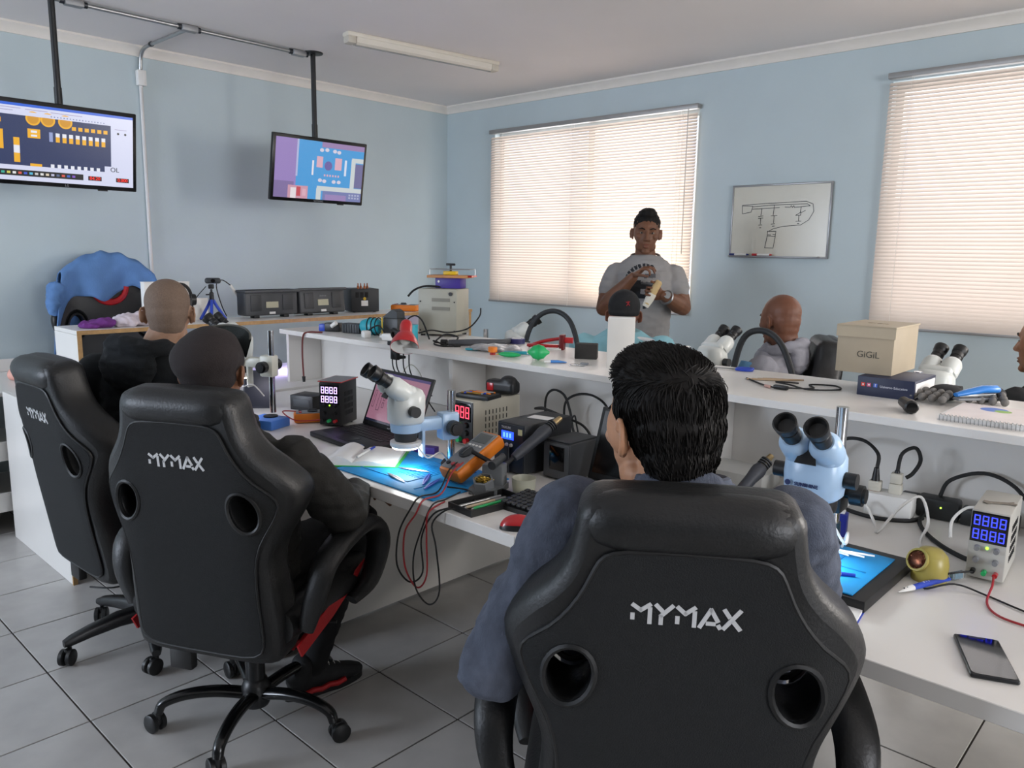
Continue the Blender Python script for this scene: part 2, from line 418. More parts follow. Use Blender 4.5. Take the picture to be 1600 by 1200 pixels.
for x in (-2.52, 1.38):
    for y in (1.56, 2.9):
        mb = MB(); mb.cyl(W3(x, y, 0), W3(x, y, 0.014), 0.018); mb.build('levelling_foot', m_black, bench)
top = MB(); top.b2((-3.9, 2.285, ZS-0.025), (1.4, 2.87, ZS), bev=0.0015, seg=1)
tag(top.build('shelf_top', m_white, smooth=False), 'long white shelf board running along the top of the main workbench', 'shelf')

# bench along the screen wall
side = thing('side_bench', 'white side bench with brown board edges standing parallel to the screen wall', 'workbench', (-4.1, 1.087, 0))
def S3(x, y, z): return (x+4.1, y-1.087, z)
board(S3(-4.53, 1.107, 0.742), S3(-3.675, 3.95, 0.77), 'worktop', side)
board(S3(-4.53, 1.087, 0.0), S3(-3.684, 1.106, 0.77), 'end_panel', side)
board(S3(-3.683, 1.087, 0.0), S3(-3.672, 1.106, 0.77), 'edge_strip', side, m_edge, 0)
board(S3(-4.5, 1.107, 0.15), S3(-4.475, 3.94, 0.741), 'modesty_panel', side)
board(S3(-4.53, 3.931, 0.0), S3(-3.675, 3.95, 0.741), 'end_panel', side)
rs = thing('riser_shelf', 'open white riser shelf with raw brown front edges on the side bench', 'shelf', (-4.2, 1.31, 0.77))
def Q3(x, y, z): return (x+4.2, y-1.31, z-0.77)
board(Q3(-4.37, 1.30, 1.08), Q3(-4.052, 3.92, 1.1), 'shelf_board', rs)
board(Q3(-4.0525, 1.30, 1.08), Q3(-4.049, 3.92, 1.1), 'edge_strip', rs, m_edge, 0)
for y in (1.31, 2.04, 3.43, 3.9):
    board(Q3(-4.37, y-0.01, 0.771), Q3(-4.052, y+0.01, 1.079), 'divider', rs)
    board(Q3(-4.0525, y-0.01, 0.771), Q3(-4.049, y+0.01, 1.08), 'edge_strip', rs, m_edge, 0)

# low shelf unit near the wall, behind the side bench
low = thing('low_shelf', 'low white shelf unit beside the screen wall at the left edge', 'shelf', (-4.96, 0.93, 0))
for z in (0.13, 0.40): board((-0.38, -0.5, z), (0.37, 0.5, z+0.02), 'shelf_board', low); board((0.371, -0.5, z), (0.39, 0.5, z+0.10), 'front_lip', low)
board((-0.38, -0.5, 0.735), (0.39, 0.5, 0.755), 'shelf_board', low)
for y in (-0.52, 0.501): board((-0.38, y, 0.0), (0.37, y+0.019, 0.755), 'side_panel', low)
board((-0.395, -0.5, 0.755), (-0.381, 0.5, 0.83), 'backsplash', low)
# ================================================================ gaming chairs
m_leather = M('black_leather', '131415', 0.44, var=0.12, nscale=18, bump=0.12, bscale=160)
m_fabric = M('black_mesh_fabric', '131516', 0.9, var=0.12, nscale=60, bump=0.35, bscale=420)
m_piping = M('chair_piping', '101112', 0.5, var=0.05)
m_redf = M('red_upholstery', 'b3141b', 0.55, var=0.08, bump=0.1, bscale=200)
m_logo = M('silver_print', 'c9cacb', 0.35, var=0.03)
m_basep = M('base_plastic', '141517', 0.38, var=0.06)
m_basem = M('base_enamel', '0c0d0e', 0.22, var=0.04)
CW, CH = 1.04, 1.028
_half = [(0.0, 0.0), (0.10, 0.0), (0.20, 0.004), (0.228, 0.02), (0.238, 0.06), (0.238, 0.14), (0.232, 0.22), (0.226, 0.29), (0.236, 0.34), (0.258, 0.385), (0.283, 0.43),
         (0.299, 0.465), (0.303, 0.49), (0.298, 0.515), (0.280, 0.545), (0.252, 0.58), (0.222, 0.61), (0.198, 0.640), (0.183, 0.672), (0.175, 0.71), (0.168, 0.745), (0.150, 0.766), (0.11, 0.772), (0.0, 0.774)]
def _outline():
    r = [Vector((u*CW, v*CH, 0)) for u, v in _half]
    r = spline(r, 2); full = [(p.x, p.y) for p in r]+[(-p.x, p.y) for p in reversed(r[1:-1])]
    return full
def inset(poly, d):
    n = len(poly); out = []
    for i in range(n):
        a = Vector(poly[i-1]); b = Vector(poly[(i+1) % n]); t = (b-a).normalized(); out.append((poly[i][0]-t.y*d, poly[i][1]+t.x*d))
    return out
def inside(p, poly):
    c = False; n = len(poly)
    for i in range(n):
        x1, y1 = poly[i]; x2, y2 = poly[(i+1) % n]
        if (y1 > p[1]) != (y2 > p[1]) and p[0] < (x2-x1)*(p[1]-y1)/(y2-y1)+x1: c = not c
    return c
def cdt(outer, holes, step=0.03):
    pts = [Vector(p) for p in outer]; edges = [(i, (i+1) % len(outer)) for i in range(len(outer))]
    for h in holes:
        b = len(pts); pts += [Vector(p) for p in h]; edges += [(b+i, b+(i+1) % len(h)) for i in range(len(h))]
    xs = [p[0] for p in outer]; ys = [p[1] for p in outer]
    x = min(xs)+step/2
    while x < max(xs):
        y = min(ys)+step/2
        while y < max(ys):
            if inside((x, y), inset(outer, 0.012)) and not any(inside((x, y), h) or min((Vector(q)-Vector((x, y))).length for q in h) < 0.012 for h in holes): pts.append(Vector((x, y)))
            y += step
        x += step
    V, _, F, *_ = geometry.delaunay_2d_cdt(pts, edges, [], 0, 1e-5)
    out = []
    for f in F:
        c = sum((V[i] for i in f), Vector((0, 0)))/len(f)
        if inside(c, outer) and not any(inside(c, h) for h in holes): out.append(tuple(f))
    return [tuple(v) for v in V], out
def bend(u, v, n):
    a = max(0.0, abs(u)-0.15); return Vector((u*(1-0.10*a), n+a*a*2.6, v))
def slab(mb, outer, holes, levels, X=None):
    """levels: list of (n, inset); closed solid with holes, following the shell curve of the back"""
    for side in (0, -1):
        n0, d0 = levels[side]
        V, F = cdt(inset(outer, d0), [inset(h, -d0*0.6) for h in holes])
        if side == -1: F = [tuple(reversed(f)) for f in F]
        mb.add([bend(p[0], p[1], n0) for p in V], F, X)
    for loop, sg in [(outer, 1)]+[(h, -0.6) for h in holes]:
        R = [[bend(p[0], p[1], n) for p in inset(loop, d*sg)] for n, d in levels]
        mb.rings(R, cap=False, X=X)
_out = _outline()
_inner_half = [(0.0, 0.03), (0.13, 0.032), (0.185, 0.05), (0.195, 0.10), (0.192, 0.2), (0.195, 0.30), (0.212, 0.37), (0.245, 0.43), (0.262, 0.475), (0.248, 0.508), (0.21, 0.545), (0.178, 0.585), (0.155, 0.625), (0.14, 0.66), (0.125, 0.682), (0.09, 0.692), (0.0, 0.695)]
_ir = spline([Vector((u*CW, v*CH, 0)) for u, v in _inner_half], 2)
_inner = [(p.x, p.y) for p in _ir]+[(-p.x, p.y) for p in reversed(_ir[1:-1])]
_holes = [[(s*0.178*CW+0.044*math.cos(2*math.pi*i/24)-s*0.008*math.sin(2*math.pi*i/24), 0.462*CH+0.058*math.sin(2*math.pi*i/24)) for i in range(24)] for s in (-1, 1)]
_mymax = [[(0, 0.028), (0, 0.012)], [(0, 0.062), (0.016, 0.044), (0.034, 0.066)], [(0.034, 0.052), (0.034, 0)],
          [(0.046, 0.066), (0.058, 0.046)], [(0.078, 0.066), (0.056, 0.028), (0.056, 0)],
          [(0.088, 0.028), (0.088, 0.008)], [(0.088, 0.064), (0.103, 0.042), (0.121, 0.066)], [(0.121, 0.05), (0.121, 0)],
          [(0.132, 0.0), (0.152, 0.064), (0.166, 0.024)], [(0.146, 0.014), (0.16, 0.014)], [(0.168, 0.008), (0.171, 0)],
          [(0.178, 0.066), (0.188, 0.042)], [(0.208, 0.066), (0.178, 0)], [(0.196, 0.026), (0.209, 0)]]
_cache = {}
def chair_meshes():
    if _cache: return _cache
    mb = MB(); slab(mb, _out, _holes, [(-0.038, 0.026), (-0.034, 0.012), (-0.022, 0.003), (0.0, 0.0), (0.045, 0.0), (0.066, 0.006), (0.08, 0.02), (0.085, 0.036)]); _cache['shell'] = mb.mesh('back_shell', m_leather, ang=60)
    mb = MB(); slab(mb, _inner, _holes, [(-0.0445, 0.004), (-0.043, 0.0), (-0.03, 0.0)]); _cache['panel'] = mb.mesh('back_panel', m_fabric, ang=50)
    mb = MB(); mb.tube([bend(p[0], p[1], -0.0415) for p in _inner], 0.0042, 6, closed=True); _cache['piping'] = mb.mesh('piping', m_piping)
    for i, h in enumerate(_holes):
        for k, n in (('a', -0.043), ('b', 0.084)):
            mb = MB(); mb.tube([bend(p[0], p[1], n) for p in h], 0.006, 6, closed=True); _cache['rim%s%d' % (k, i)] = mb.mesh('hole_rim', m_piping)
    # headrest roll
    mb = MB(); R = []
    for i in range(13):
        t = -1+2*i/12; e = (1-abs(t)**6)**0.5 if abs(t) < 1 else 0.0; e = max(e, 0.35)
        R.append([Vector((t*0.168*CW, -0.004+0.052*math.cos(a)*e, 0.728*CH+0.052*math.sin(a)*e)) for a in [2*math.pi*j/18 for j in range(18)]])
    mb.rings(R); _cache['head'] = mb.mesh('headrest', m_leather, ang=60)
    mb = MB(); w = 0.0068
    for s in _mymax:
        for q in stroke([(p[0]*0.80-0.0835, p[1]*0.50) for p in s], w):
            mb.prism([(-x, y) for x, y in q], 0, 0.0012, Matrix(((-1, 0, 0, 0), (0, 0, -1, -0.0445), (0, 1, 0, 0.575*CH), (0, 0, 0, 1))))
    _cache['logo'] = mb.mesh('lettering', m_logo, smooth=False)
    # seat
    mb = MB(); mb.box((0, 0.04, 0.445), (0.40, 0.50, 0.10), bev=0.04, seg=4); _cache['seat'] = mb.mesh('seat_cushion', m_fabric, ang=60)
    for s, k in ((-1, 'L'), (1, 'R')):
        mb = MB(); mb.loft([((s*0.225, -0.20, 0.45), 0.045, 0.05), ((s*0.232, -0.05, 0.452), 0.052, 0.06), ((s*0.236, 0.12, 0.458), 0.052, 0.062), ((s*0.228, 0.26, 0.45), 0.045, 0.055), ((s*0.215, 0.295, 0.445), 0.03, 0.04)], 16)
        _cache['bol'+k] = mb.mesh('seat_bolster', m_leather, ang=60)
        mb = MB(); q = [(-0.20, 0.40), (-0.02, 0.445), (0.22, 0.50), (0.14, 0.45), (0.0, 0.40), (-0.18, 0.36)]
        mb.prism(q, 0, 0.006, Matrix(((0, 0, s, s*0.277), (1, 0, 0, 0), (0, 1, 0, 0), (0, 0, 0, 1)))); _cache['red'+k] = mb.mesh('red_insert', m_redf, smooth=False)
        # padded loop armrest
        pts = spline([(s*0.29, -0.17, 0.44), (s*0.325, -0.17, 0.55), (s*0.335, -0.12, 0.635), (s*0.335, 0.04, 0.672), (s*0.335, 0.16, 0.65), (s*0.33, 0.22, 0.56), (s*0.315, 0.18, 0.45), (s*0.29, 0.10, 0.41)], 5)
        mb = MB(); R = []
        for i, p in enumerate(pts):
            a = pts[max(i-1, 0)]; b = pts[min(i+1, len(pts)-1)]; z = (b-a).normalized(); x = Vector((1, 0, 0)); x = (x-z*x.dot(z)).normalized(); y = z.cross(x)
            f = i/(len(pts)-1); rr = 0.55+0.45*math.sin(math.pi*min(1, max(0, f)))
            R.append([p+x*0.046*rr*math.cos(t)+y*0.027*rr*math.sin(t) for t in [2*math.pi*j/14 for j in range(14)]])
        mb.rings(R); _cache['arm'+k] = mb.mesh('armrest', m_leather, ang=60)
    mb = MB(); mb.box((0, 0.0, 0.365), (0.20, 0.26, 0.05), bev=0.01); mb.box((0, -0.19, 0.36), (0.22, 0.06, 0.045), bev=0.008); mb.box((-0.09, -0.215, 0.33), (0.075, 0.03, 0.09), bev=0.006)
    mb.cyl((0.10, 0.02, 0.36), (0.26, 0.06, 0.35), 0.006, n=8); _cache['mech'] = mb.mesh('tilt_mechanism', m_black)
    mb = MB(); mb.cyl((0, 0, 0.10), (0, 0, 0.28), 0.030, n=20); mb.cyl((0, 0, 0.27), (0, 0, 0.35), 0.016, n=16); mb.lathe([(0.001, 0.055), (0.04, 0.06), (0.046, 0.075), (0.046, 0.12), (0.036, 0.145), (0.03, 0.15)], 20); _cache['col'] = mb.mesh('gas_column', m_basep)
    # base arms: bowed tube, or straight plastic
    mb = MB(); pts = spline([(0, 0.03, 0.10), (0, 0.12, 0.118), (0, 0.21, 0.118), (0, 0.275, 0.098), (0, 0.292, 0.066)], 5)
    R = []
    for i, p in enumerate(pts):
        a = pts[max(i-1, 0)]; b = pts[min(i+1, len(pts)-1)]; z = (b-a).normalized(); x = Vector((1, 0, 0)); y = z.cross(x); f = i/(len(pts)-1)
        R.append([p+x*(0.024-0.008*f)*math.cos(t)+y*(0.019-0.005*f)*math.sin(t) for t in [2*math.pi*j/14 for j in range(14)]])
    mb.rings(R); _cache['arm_t'] = mb.mesh('base_arm', m_basem, ang=60)
    mb = MB(); R = []
    for y, z, ww, h in ((0.02, 0.11, 0.03, 0.03), (0.12, 0.112, 0.028, 0.027), (0.22, 0.098, 0.024, 0.022), (0.285, 0.084, 0.020, 0.018), (0.31, 0.078, 0.014, 0.012)):
        R.append([Vector((ww*(abs(math.cos(t))**0.6)*(1 if math.cos(t) > 0 else -1), y, z+h*(abs(math.sin(t))**0.6)*(1 if math.sin(t) > 0 else -1))) for t in [2*math.pi*j/16 for j in range(16)]])
    mb.rings(R); _cache['arm_p'] = mb.mesh('base_arm', m_basep, ang=50)
    mb = MB()
    for s in (-1, 1):
        mb.lathe([(0.004, 0.0), (0.026, 0.0), (0.03, 0.003), (0.03, 0.015), (0.026, 0.018), (0.004, 0.018)], 20, Matrix(((0, 0, s, s*0.005), (1, 0, 0, 0.018), (0, 1, 0, 0.030), (0, 0, 0, 1))))
    mb.cyl((0, 0, 0.03), (0, 0, 0.088), 0.008, n=10); mb.box((0, 0.01, 0.05), (0.014, 0.035, 0.026), bev=0.005); _cache['caster'] = mb.mesh('caster', m_black)
    return _cache
def chair(label, loc, heading, tilt=7, base='t', base_rot=0.3, back_dx=0, group='gaming chairs', arms=True):
    c = chair_meshes(); t = thing('gaming_chair', label, 'chair', (loc[0], loc[1], 0), rad(heading), group)
    X = T((0, -0.2, 0.34), rx=rad(tilt))
    back = link('backrest', c['shell'], t, X)
    for k, nm in (('panel', 'back_panel'), ('piping', 'piping'), ('rima0', 'hole_rim'), ('rimb0', 'hole_rim'), ('rima1', 'hole_rim'), ('rimb1', 'hole_rim'), ('head', 'headrest'), ('logo', 'lettering')): link(nm, c[k], back)
    link('seat_cushion', c['seat'], t)
    for k in 'LR':
        b = link('seat_bolster', c['bol'+k], t); r = link('red_insert', c['red'+k], b); r['label'] = 'red side insert'
        if arms: link('armrest', c['arm'+k], t)
    link('tilt_mechanism', c['mech'], t); link('gas_column', c['col'], t)
    for i in range(5):
        a = base_rot+i*2*math.pi/5; arm = link('base_arm', c['arm_'+base], t, Matrix.Rotation(a, 4, 'Z'))
        link('caster', c['caster'], arm, T((0, 0.292, 0), rz=random.uniform(0, 6.28)))
    return t
CC, CHD = (-0.765, 1.302), 34.7
CB, BHD = (-2.162, 1.142), 27.1
CA, AHD = (-2.96, 1.14), 3.0
chair_c = chair('black gaming chair in the foreground holding the man in the grey-blue sweater', CC, CHD)
chair_b = chair('black gaming chair of the man in the dark cap, second from the camera', CB, BHD, base_rot=0.85, tilt=6.2)
chair_a = chair('black gaming chair seen edge-on at the left beside the white end panel', CA, AHD, base='p', base_rot=0.55, tilt=9)
# ================================================================ people
def skin(n, c): return M('skin_'+n, c, 0.5, var=0.10, nscale=25, bump=0.05, bscale=300, sss=0.12, spec=0.4)
m_eye = M('eye_white', '857c72', 0.2, var=0); m_iris = M('eye_iris', '1c120c', 0.15, var=0)
def hx(c, rot, s): return Matrix.Translation(c) @ rot.to_4x4() @ Matrix.Diagonal((s, s, s, 1))
def hrot(yaw=0, pitch=0, roll=0): return Matrix.Rotation(rad(yaw), 3, 'Z') @ Matrix.Rotation(rad(pitch), 3, 'X') @ Matrix.Rotation(rad(roll), 3, 'Y')
def head(mb, X, ears=True, neck_to=None):
    P = lambda *v: X @ Vector(v)
    mb.ell((0, -0.014, 0.042), (0.077, 0.096, 0.083), X, 20, 14)
    mb.ell((0, 0.028, 0.028), (0.067, 0.064, 0.068), X); mb.ell((0, 0.033, -0.032), (0.060, 0.058, 0.068), X)
    mb.ell((0, 0.024, -0.072), (0.054, 0.055, 0.040), X); mb.ell((0, 0.074, -0.102), (0.025, 0.017, 0.017), X)
    mb.ell((0, -0.045, -0.02), (0.062, 0.055, 0.07), X); mb.ell((0, -0.032, 0.008), (0.0705, 0.076, 0.078), X)
    mb.ell((0, 0.082, 0.026), (0.048, 0.013, 0.010), X)
    mb.cap(P(0, 0.086, 0.018), P(0, 0.108, -0.026), 0.0085, 0.012, 10); mb.ell((0, 0.111, -0.031), (0.014, 0.013, 0.011), X, 10, 8)
    for s in (-1, 1):
        mb.ell((s*0.013, 0.100, -0.035), (0.009, 0.010, 0.008), X, 8, 6); mb.ell((s*0.043, 0.060, -0.018), (0.021, 0.022, 0.019), X, 12, 8)
        mb.ell((s*0.047, 0.012, -0.075), (0.014, 0.03, 0.022), X, 10, 8)
        if ears:
            R = Matrix.Rotation(rad(-12), 4, 'X') @ Matrix.Rotation(rad(s*24), 4, 'Z')
            mb.ell((s*0.0785, -0.013, -0.008), (0.0065, 0.017, 0.026), X, 12, 10, rot=R)
            mb.tube([P(s*(0.0800+0.013*(0.5+0.5*math.cos(t))), -0.014-0.017*math.cos(t), -0.005+0.0275*math.sin(t)) for t in [rad(a) for a in range(-75, 185, 20)]], 0.0050*X.to_scale().x, 7); mb.tube([P(s*0.083, -0.010-0.007*math.cos(t), -0.004+0.014*math.sin(t)) for t in [rad(a) for a in range(-60, 130, 30)]], 0.0032*X.to_scale().x, 6); mb.ell((s*0.058, 0.030, 0.0), (0.016, 0.035, 0.042), X, 10, 8); mb.ell((s*0.077, -0.008, -0.031), (0.0075, 0.010, 0.009), X, 8, 6)
    mb.ell((0, 0.087, -0.0645), (0.024, 0.010, 0.0055), X, 12, 6); mb.ell((0, 0.0855, -0.077), (0.021, 0.011, 0.007), X, 12, 6)
def face_bits(t, X, m_lip, m_brow, brows=True):
    for s in (-1, 1):
        mb = MB(); mb.mi = 0; mb.ell((s*0.031, 0.0745, 0.004), (0.0115, 0.0115, 0.0058), X, 12, 8); mb.mi = 1; mb.ell((s*0.031, 0.0825, 0.004), (0.0055, 0.004, 0.0052), X, 10, 6); mb.build('eye', [m_eye, m_iris], t)
        if brows:
            mb = MB(); mb.tube([X @ Vector((s*0.014, 0.0935, 0.024)), X @ Vector((s*0.032, 0.090, 0.030)), X @ Vector((s*0.050, 0.078, 0.025))], [0.0035, 0.0045, 0.002], 6); mb.build('eyebrow', m_brow, t)
    mb = MB(); mb.ell((0, 0.0895, -0.0645), (0.022, 0.0085, 0.0045), X, 14, 6); mb.ell((0, 0.0885, -0.0765), (0.019, 0.009, 0.0055), X, 14, 6); mb.build('lips', m_lip, t)
def hand(mb, wr, d, n, side=1, curl=0.5, s=1.0, spread=0.0, curls=None):
    wr = Vector(wr); d = Vector(d).normalized(); n = Vector(n); n = (n-d*n.dot(d)).normalized(); l = d.cross(n)*side
    mb.loft([(wr-d*0.01, 0.026*s, 0.020*s), (wr+d*0.02*s, 0.031*s, 0.018*s), (wr+d*0.06*s, 0.039*s, 0.014*s), (wr+d*0.088*s, 0.040*s, 0.011*s), (wr+d*0.097*s, 0.034*s, 0.006*s)], 14, ax=l)
    tips = []
    for i, L in enumerate((0.074, 0.083, 0.078, 0.060)):
        c = curls[i] if curls else curl
        p = wr+d*(0.087-0.004*abs(i-1))*s+l*(0.0315-0.0215*i)*s; dd = (d+l*spread*(1.5-i)).normalized(); a = 0.0
        for k, f in enumerate((0.45, 0.3, 0.25)):
            a += c*(0.9 if k == 0 else 1.15); v = dd*math.cos(a)+n*math.sin(a); q = p+v*L*f*s
            mb.cap(p, q, (0.0092-0.0008*k)*s, (0.0086-0.0008*k)*s, 8); p = q
        tips.append(p)
    p = wr+d*0.025*s+l*0.026*s; v = (d*0.62+l*0.62+n*0.38).normalized()
    for k, (L, r) in enumerate(((0.045, 0.0115), (0.034, 0.0098), (0.028, 0.0088))):
        q = p+v*L*s; mb.cap(p, q, r*s, r*0.92*s, 8); p = q; v = (v*math.cos(curl*0.6)+(n*0.6-l*0.35+d*0.3).normalized()*math.sin(curl*0.6)).normalized()
    return tips
def legs(t, hipz, feet, knees, m_tr, shoe, hips=None, w=0.085, seated=True, m_sole=None):
    mb = MB()
    hips = hips or [(-0.095, 0.0, hipz), (0.095, 0.0, hipz)]
    for h, k, f in zip(hips, knees, feet):
        mb.cap(h, k, w, 0.062); mb.cap(k, (f[0], f[1]-0.0, 0.10), 0.060, 0.046)
    mb.loft([((0, 0.02, hipz-0.09), 0.14, 0.10), ((0, 0, hipz-0.02), 0.175, 0.125), ((0, -0.01, hipz+0.07), 0.165, 0.115), ((0, -0.015, hipz+0.12), 0.15, 0.10)], 18)
    remesh(mb, 'trousers', m_tr, t, 0.011, 3, wrinkle(0.004, 12, 3))
    for i, f in enumerate(feet):
        a = f[2] if len(f) > 2 else 0
        X = T((f[0], f[1], 0), rz=a)
        s = MB(); s.loft([(X @ Vector((0, -0.085, 0.045)), 0.028, 0.035), (X @ Vector((0, -0.05, 0.055)), 0.038, 0.05), (X @ Vector((0, 0.02, 0.06)), 0.042, 0.05), (X @ Vector((0, 0.09, 0.045)), 0.046, 0.035), (X @ Vector((0, 0.15, 0.035)), 0.042, 0.026), (X @ Vector((0, 0.185, 0.03)), 0.022, 0.016)], 14)
        s.cap(X @ Vector((0, -0.035, 0.07)), X @ Vector((0, -0.03, 0.11)), 0.042, 0.044)
        so = remesh(s, 'shoe', shoe, t, 0.008, 2)
        q = MB(); out = [(0.036*math.cos(u)*(1.2 if math.sin(u) > 0 else 1.0), 0.045+0.145*math.sin(u)) for u in [2*math.pi*j/24 for j in range(24)]]
        q.prism(out, 0.0, 0.022, X); q.build('sole', m_sole or m_rubber, so)
        if m_sole:
            for j in range(4): g = MB(); g.cable([X @ Vector((-0.022, 0.03+0.022*j, 0.098-0.009*j)), X @ Vector((0, 0.035+0.022*j, 0.106-0.010*j)), X @ Vector((0.022, 0.03+0.022*j, 0.098-0.009*j))], 0.003, 5); g.build('lace', m_wplastic, so)
            g = MB(); g.tube([X @ Vector((sx*0.05, -0.05+0.03*j, 0.03+0.006*(j % 2))) for sx in (1,) for j in range(6)], 0.009, 6); g.tube([X @ Vector((-0.05, -0.05+0.03*j, 0.03+0.006*(j % 2))) for j in range(6)], 0.009, 6); g.build('red_stripe', m_redf, so)
def arm(mb, sh, el, wr, r=(0.058, 0.047, 0.036), bulge=1.0):
    sh, el, wr = Vector(sh), Vector(el), Vector(wr)
    mb.chain([sh, sh.lerp(el, 0.45), el], [r[0]*1.02, r[0]*0.95*bulge, r[1]]); mb.chain([el, el.lerp(wr, 0.3), wr], [r[1], r[1]*1.02*bulge, r[2]])
def torso(mb, secs): mb.loft(secs, 24)

def strands(name, X, mat, parent, src, zone, count=1500, length=0.035, r=0.0011, seed=1, flow=None, fade=None):
    """short hair locks rooted on the surface of the hair mass src, combed along flow(d) and hugging the surface"""
    rng = random.Random(seed); mb = MB(); me = src.data; Xi = X.inverted(); n = len(me.polygons); k = 0; R3 = X.to_3x3().normalized(); tries = 0
    while k < count and tries < count*12:
        tries += 1; p_ = me.polygons[rng.randrange(n)]; p = Vector(p_.center); nn = Vector(p_.normal); loc = Xi @ p; d = (loc-Vector((0, -0.018, 0.046)))
        if not zone(loc): continue
        f = R3 @ flow(loc); f += Vector((rng.gauss(0, .12), rng.gauss(0, .12), rng.gauss(0, .12))); f = f-nn*f.dot(nn)
        if f.length < 1e-3: continue
        f.normalize(); L = length*rng.uniform(0.6, 1.2)*(fade(loc) if fade else 1); up_ = rng.uniform(0.0004, 0.0035)*(1.6 if loc.z > 0.08 else 0.8); pts = [p-nn*0.002]
        for j in range(1, 4): t = j/3; pts.append(p+f*L*t-nn*(L*t)**2*4.6+nn*up_*math.sin(t*2.4))
        mb.tube(pts, [r*1.2, r*1.2, r, r*0.3], 3); k += 1
    return mb.build(name, mat, parent, ang=80)

# ---------------------------------------------------------------- man in the grey-blue sweater, foreground
m_hair = M('hair_black', '120f0d', 0.68, var=0.25, nscale=60, spec=0.25)
m_sweater = M('heather_sweater', '4d5361', 0.95, var=0.22, nscale=45, bump=0.3, bscale=350, stretch=(1, 1, 0.5))
m_trd = M('dark_trousers', '1d1f25', 0.9, var=0.1, bump=0.15, bscale=300)
def man_foreground():
    t = thing('person', 'person with short black hair in a grey-blue sweater, seated with back to the camera', 'person', (CC[0], CC[1], 0), rad(CHD), 'seated trainees')
    sk = skin('a', 'b98868'); X = hx((-0.042, -0.075, 1.186), hrot(33, -2, 0), 1.13)
    b = MB(); head(b, X); b.cap(X @ Vector((0, -0.03, -0.06)), (0, -0.11, 1.02), 0.060, 0.066)
    b.loft([((0, -0.04, 0.6), 0.14, 0.09), ((0, -0.08, 0.85), 0.16, 0.1), ((0, -0.11, 0.99), 0.15, 0.08), ((0, -0.11, 1.04), 0.06, 0.05)], 18)
    L = [(-0.195, -0.115, 1.02), (-0.335, -0.18, 0.735), (-0.27, 0.06, 0.735)]; Rr = [(0.195, -0.105, 1.02), (0.285, 0.06, 0.76), (0.13, 0.26, 0.80)]
    arm(b, *L, r=(0.05, 0.042, 0.03)); arm(b, *Rr, r=(0.05, 0.042, 0.03))
    hand(b, L[2], (0.15, 1, -0.1), (0, -0.1, -1), 1, 0.35); hand(b, Rr[2], (-0.4, 0.9, -0.1), (0, -0.1, -1), -1, 0.3)
    remesh(b, 'body', sk, t, 0.0034, 3)
    face_bits(t, X, M('lips_a', '8f5a4d', 0.4), m_hair)
    h = MB(); h.ell((0, -0.020, 0.046), (0.0835, 0.0975, 0.090), X, 24, 16); h.ell((0, -0.056, -0.012), (0.069, 0.056, 0.085), X); h.ell((0, -0.042, 0.016), (0.079, 0.077, 0.082), X); h.ell((0, 0.018, 0.088), (0.069, 0.078, 0.050), X); h.ell((0.01, 0.045, 0.102), (0.052, 0.050, 0.034), X)
    hm = remesh(h, 'hair', m_hair, t, 0.005, 3, lambda p, n: p+n*0.0015*noise.noise(p*40))
    strands('hair_locks', X, m_hair, hm, hm, lambda q: q.z > -0.1, 6500, 0.034, 0.00095, 3,
            lambda q: Vector((0.30, 0.95, 0.05)).lerp(Vector((0.0, -0.25, -1)), min(1, max(0, (0.095-q.z-0.25*min(0, q.y+0.02))/0.05))), lambda q: 1.0 if q.z > 0.05 else max(0.3, 1.0+(q.z-0.05)*7))
    c = MB(); torso(c, [((0, -0.03, 0.53), 0.17, 0.125), ((0, -0.05, 0.65), 0.20, 0.125), ((0, -0.08, 0.80), 0.225, 0.125), ((0, -0.105, 0.97), 0.205, 0.115), ((0, -0.115, 1.045), 0.175, 0.088), ((0, -0.115, 1.08), 0.11, 0.080), ((0, -0.105, 1.10), 0.078, 0.072)])
    for a in (L, Rr):
        c.ell(a[0], (0.075, 0.075, 0.075)); c.chain([Vector(a[0]), Vector(a[0]).lerp(Vector(a[1]), 0.5), Vector(a[1])], [0.076, 0.068, 0.060]); c.chain([Vector(a[1]), Vector(a[1]).lerp(Vector(a[2]), 0.85)], [0.060, 0.046])
    sw = remesh(c, 'sweater', m_sweater, t, 0.0075, 5, wrinkle(0.0065, 10, 2, (1, 1, 1.8)))
    k = MB(); k.tube([(0.078*math.cos(a), -0.105+0.072*math.sin(a), 1.10-0.012*math.sin(a)) for a in [2*math.pi*j/28 for j in range(28)]], 0.010, 8, closed=True); k.build('collar', m_sweater, sw)
    legs(t, 0.565, [(-0.14, 0.44), (0.15, 0.46)], [(-0.15, 0.40, 0.57), (0.16, 0.42, 0.57)], m_trd, m_black)
man_foreground()

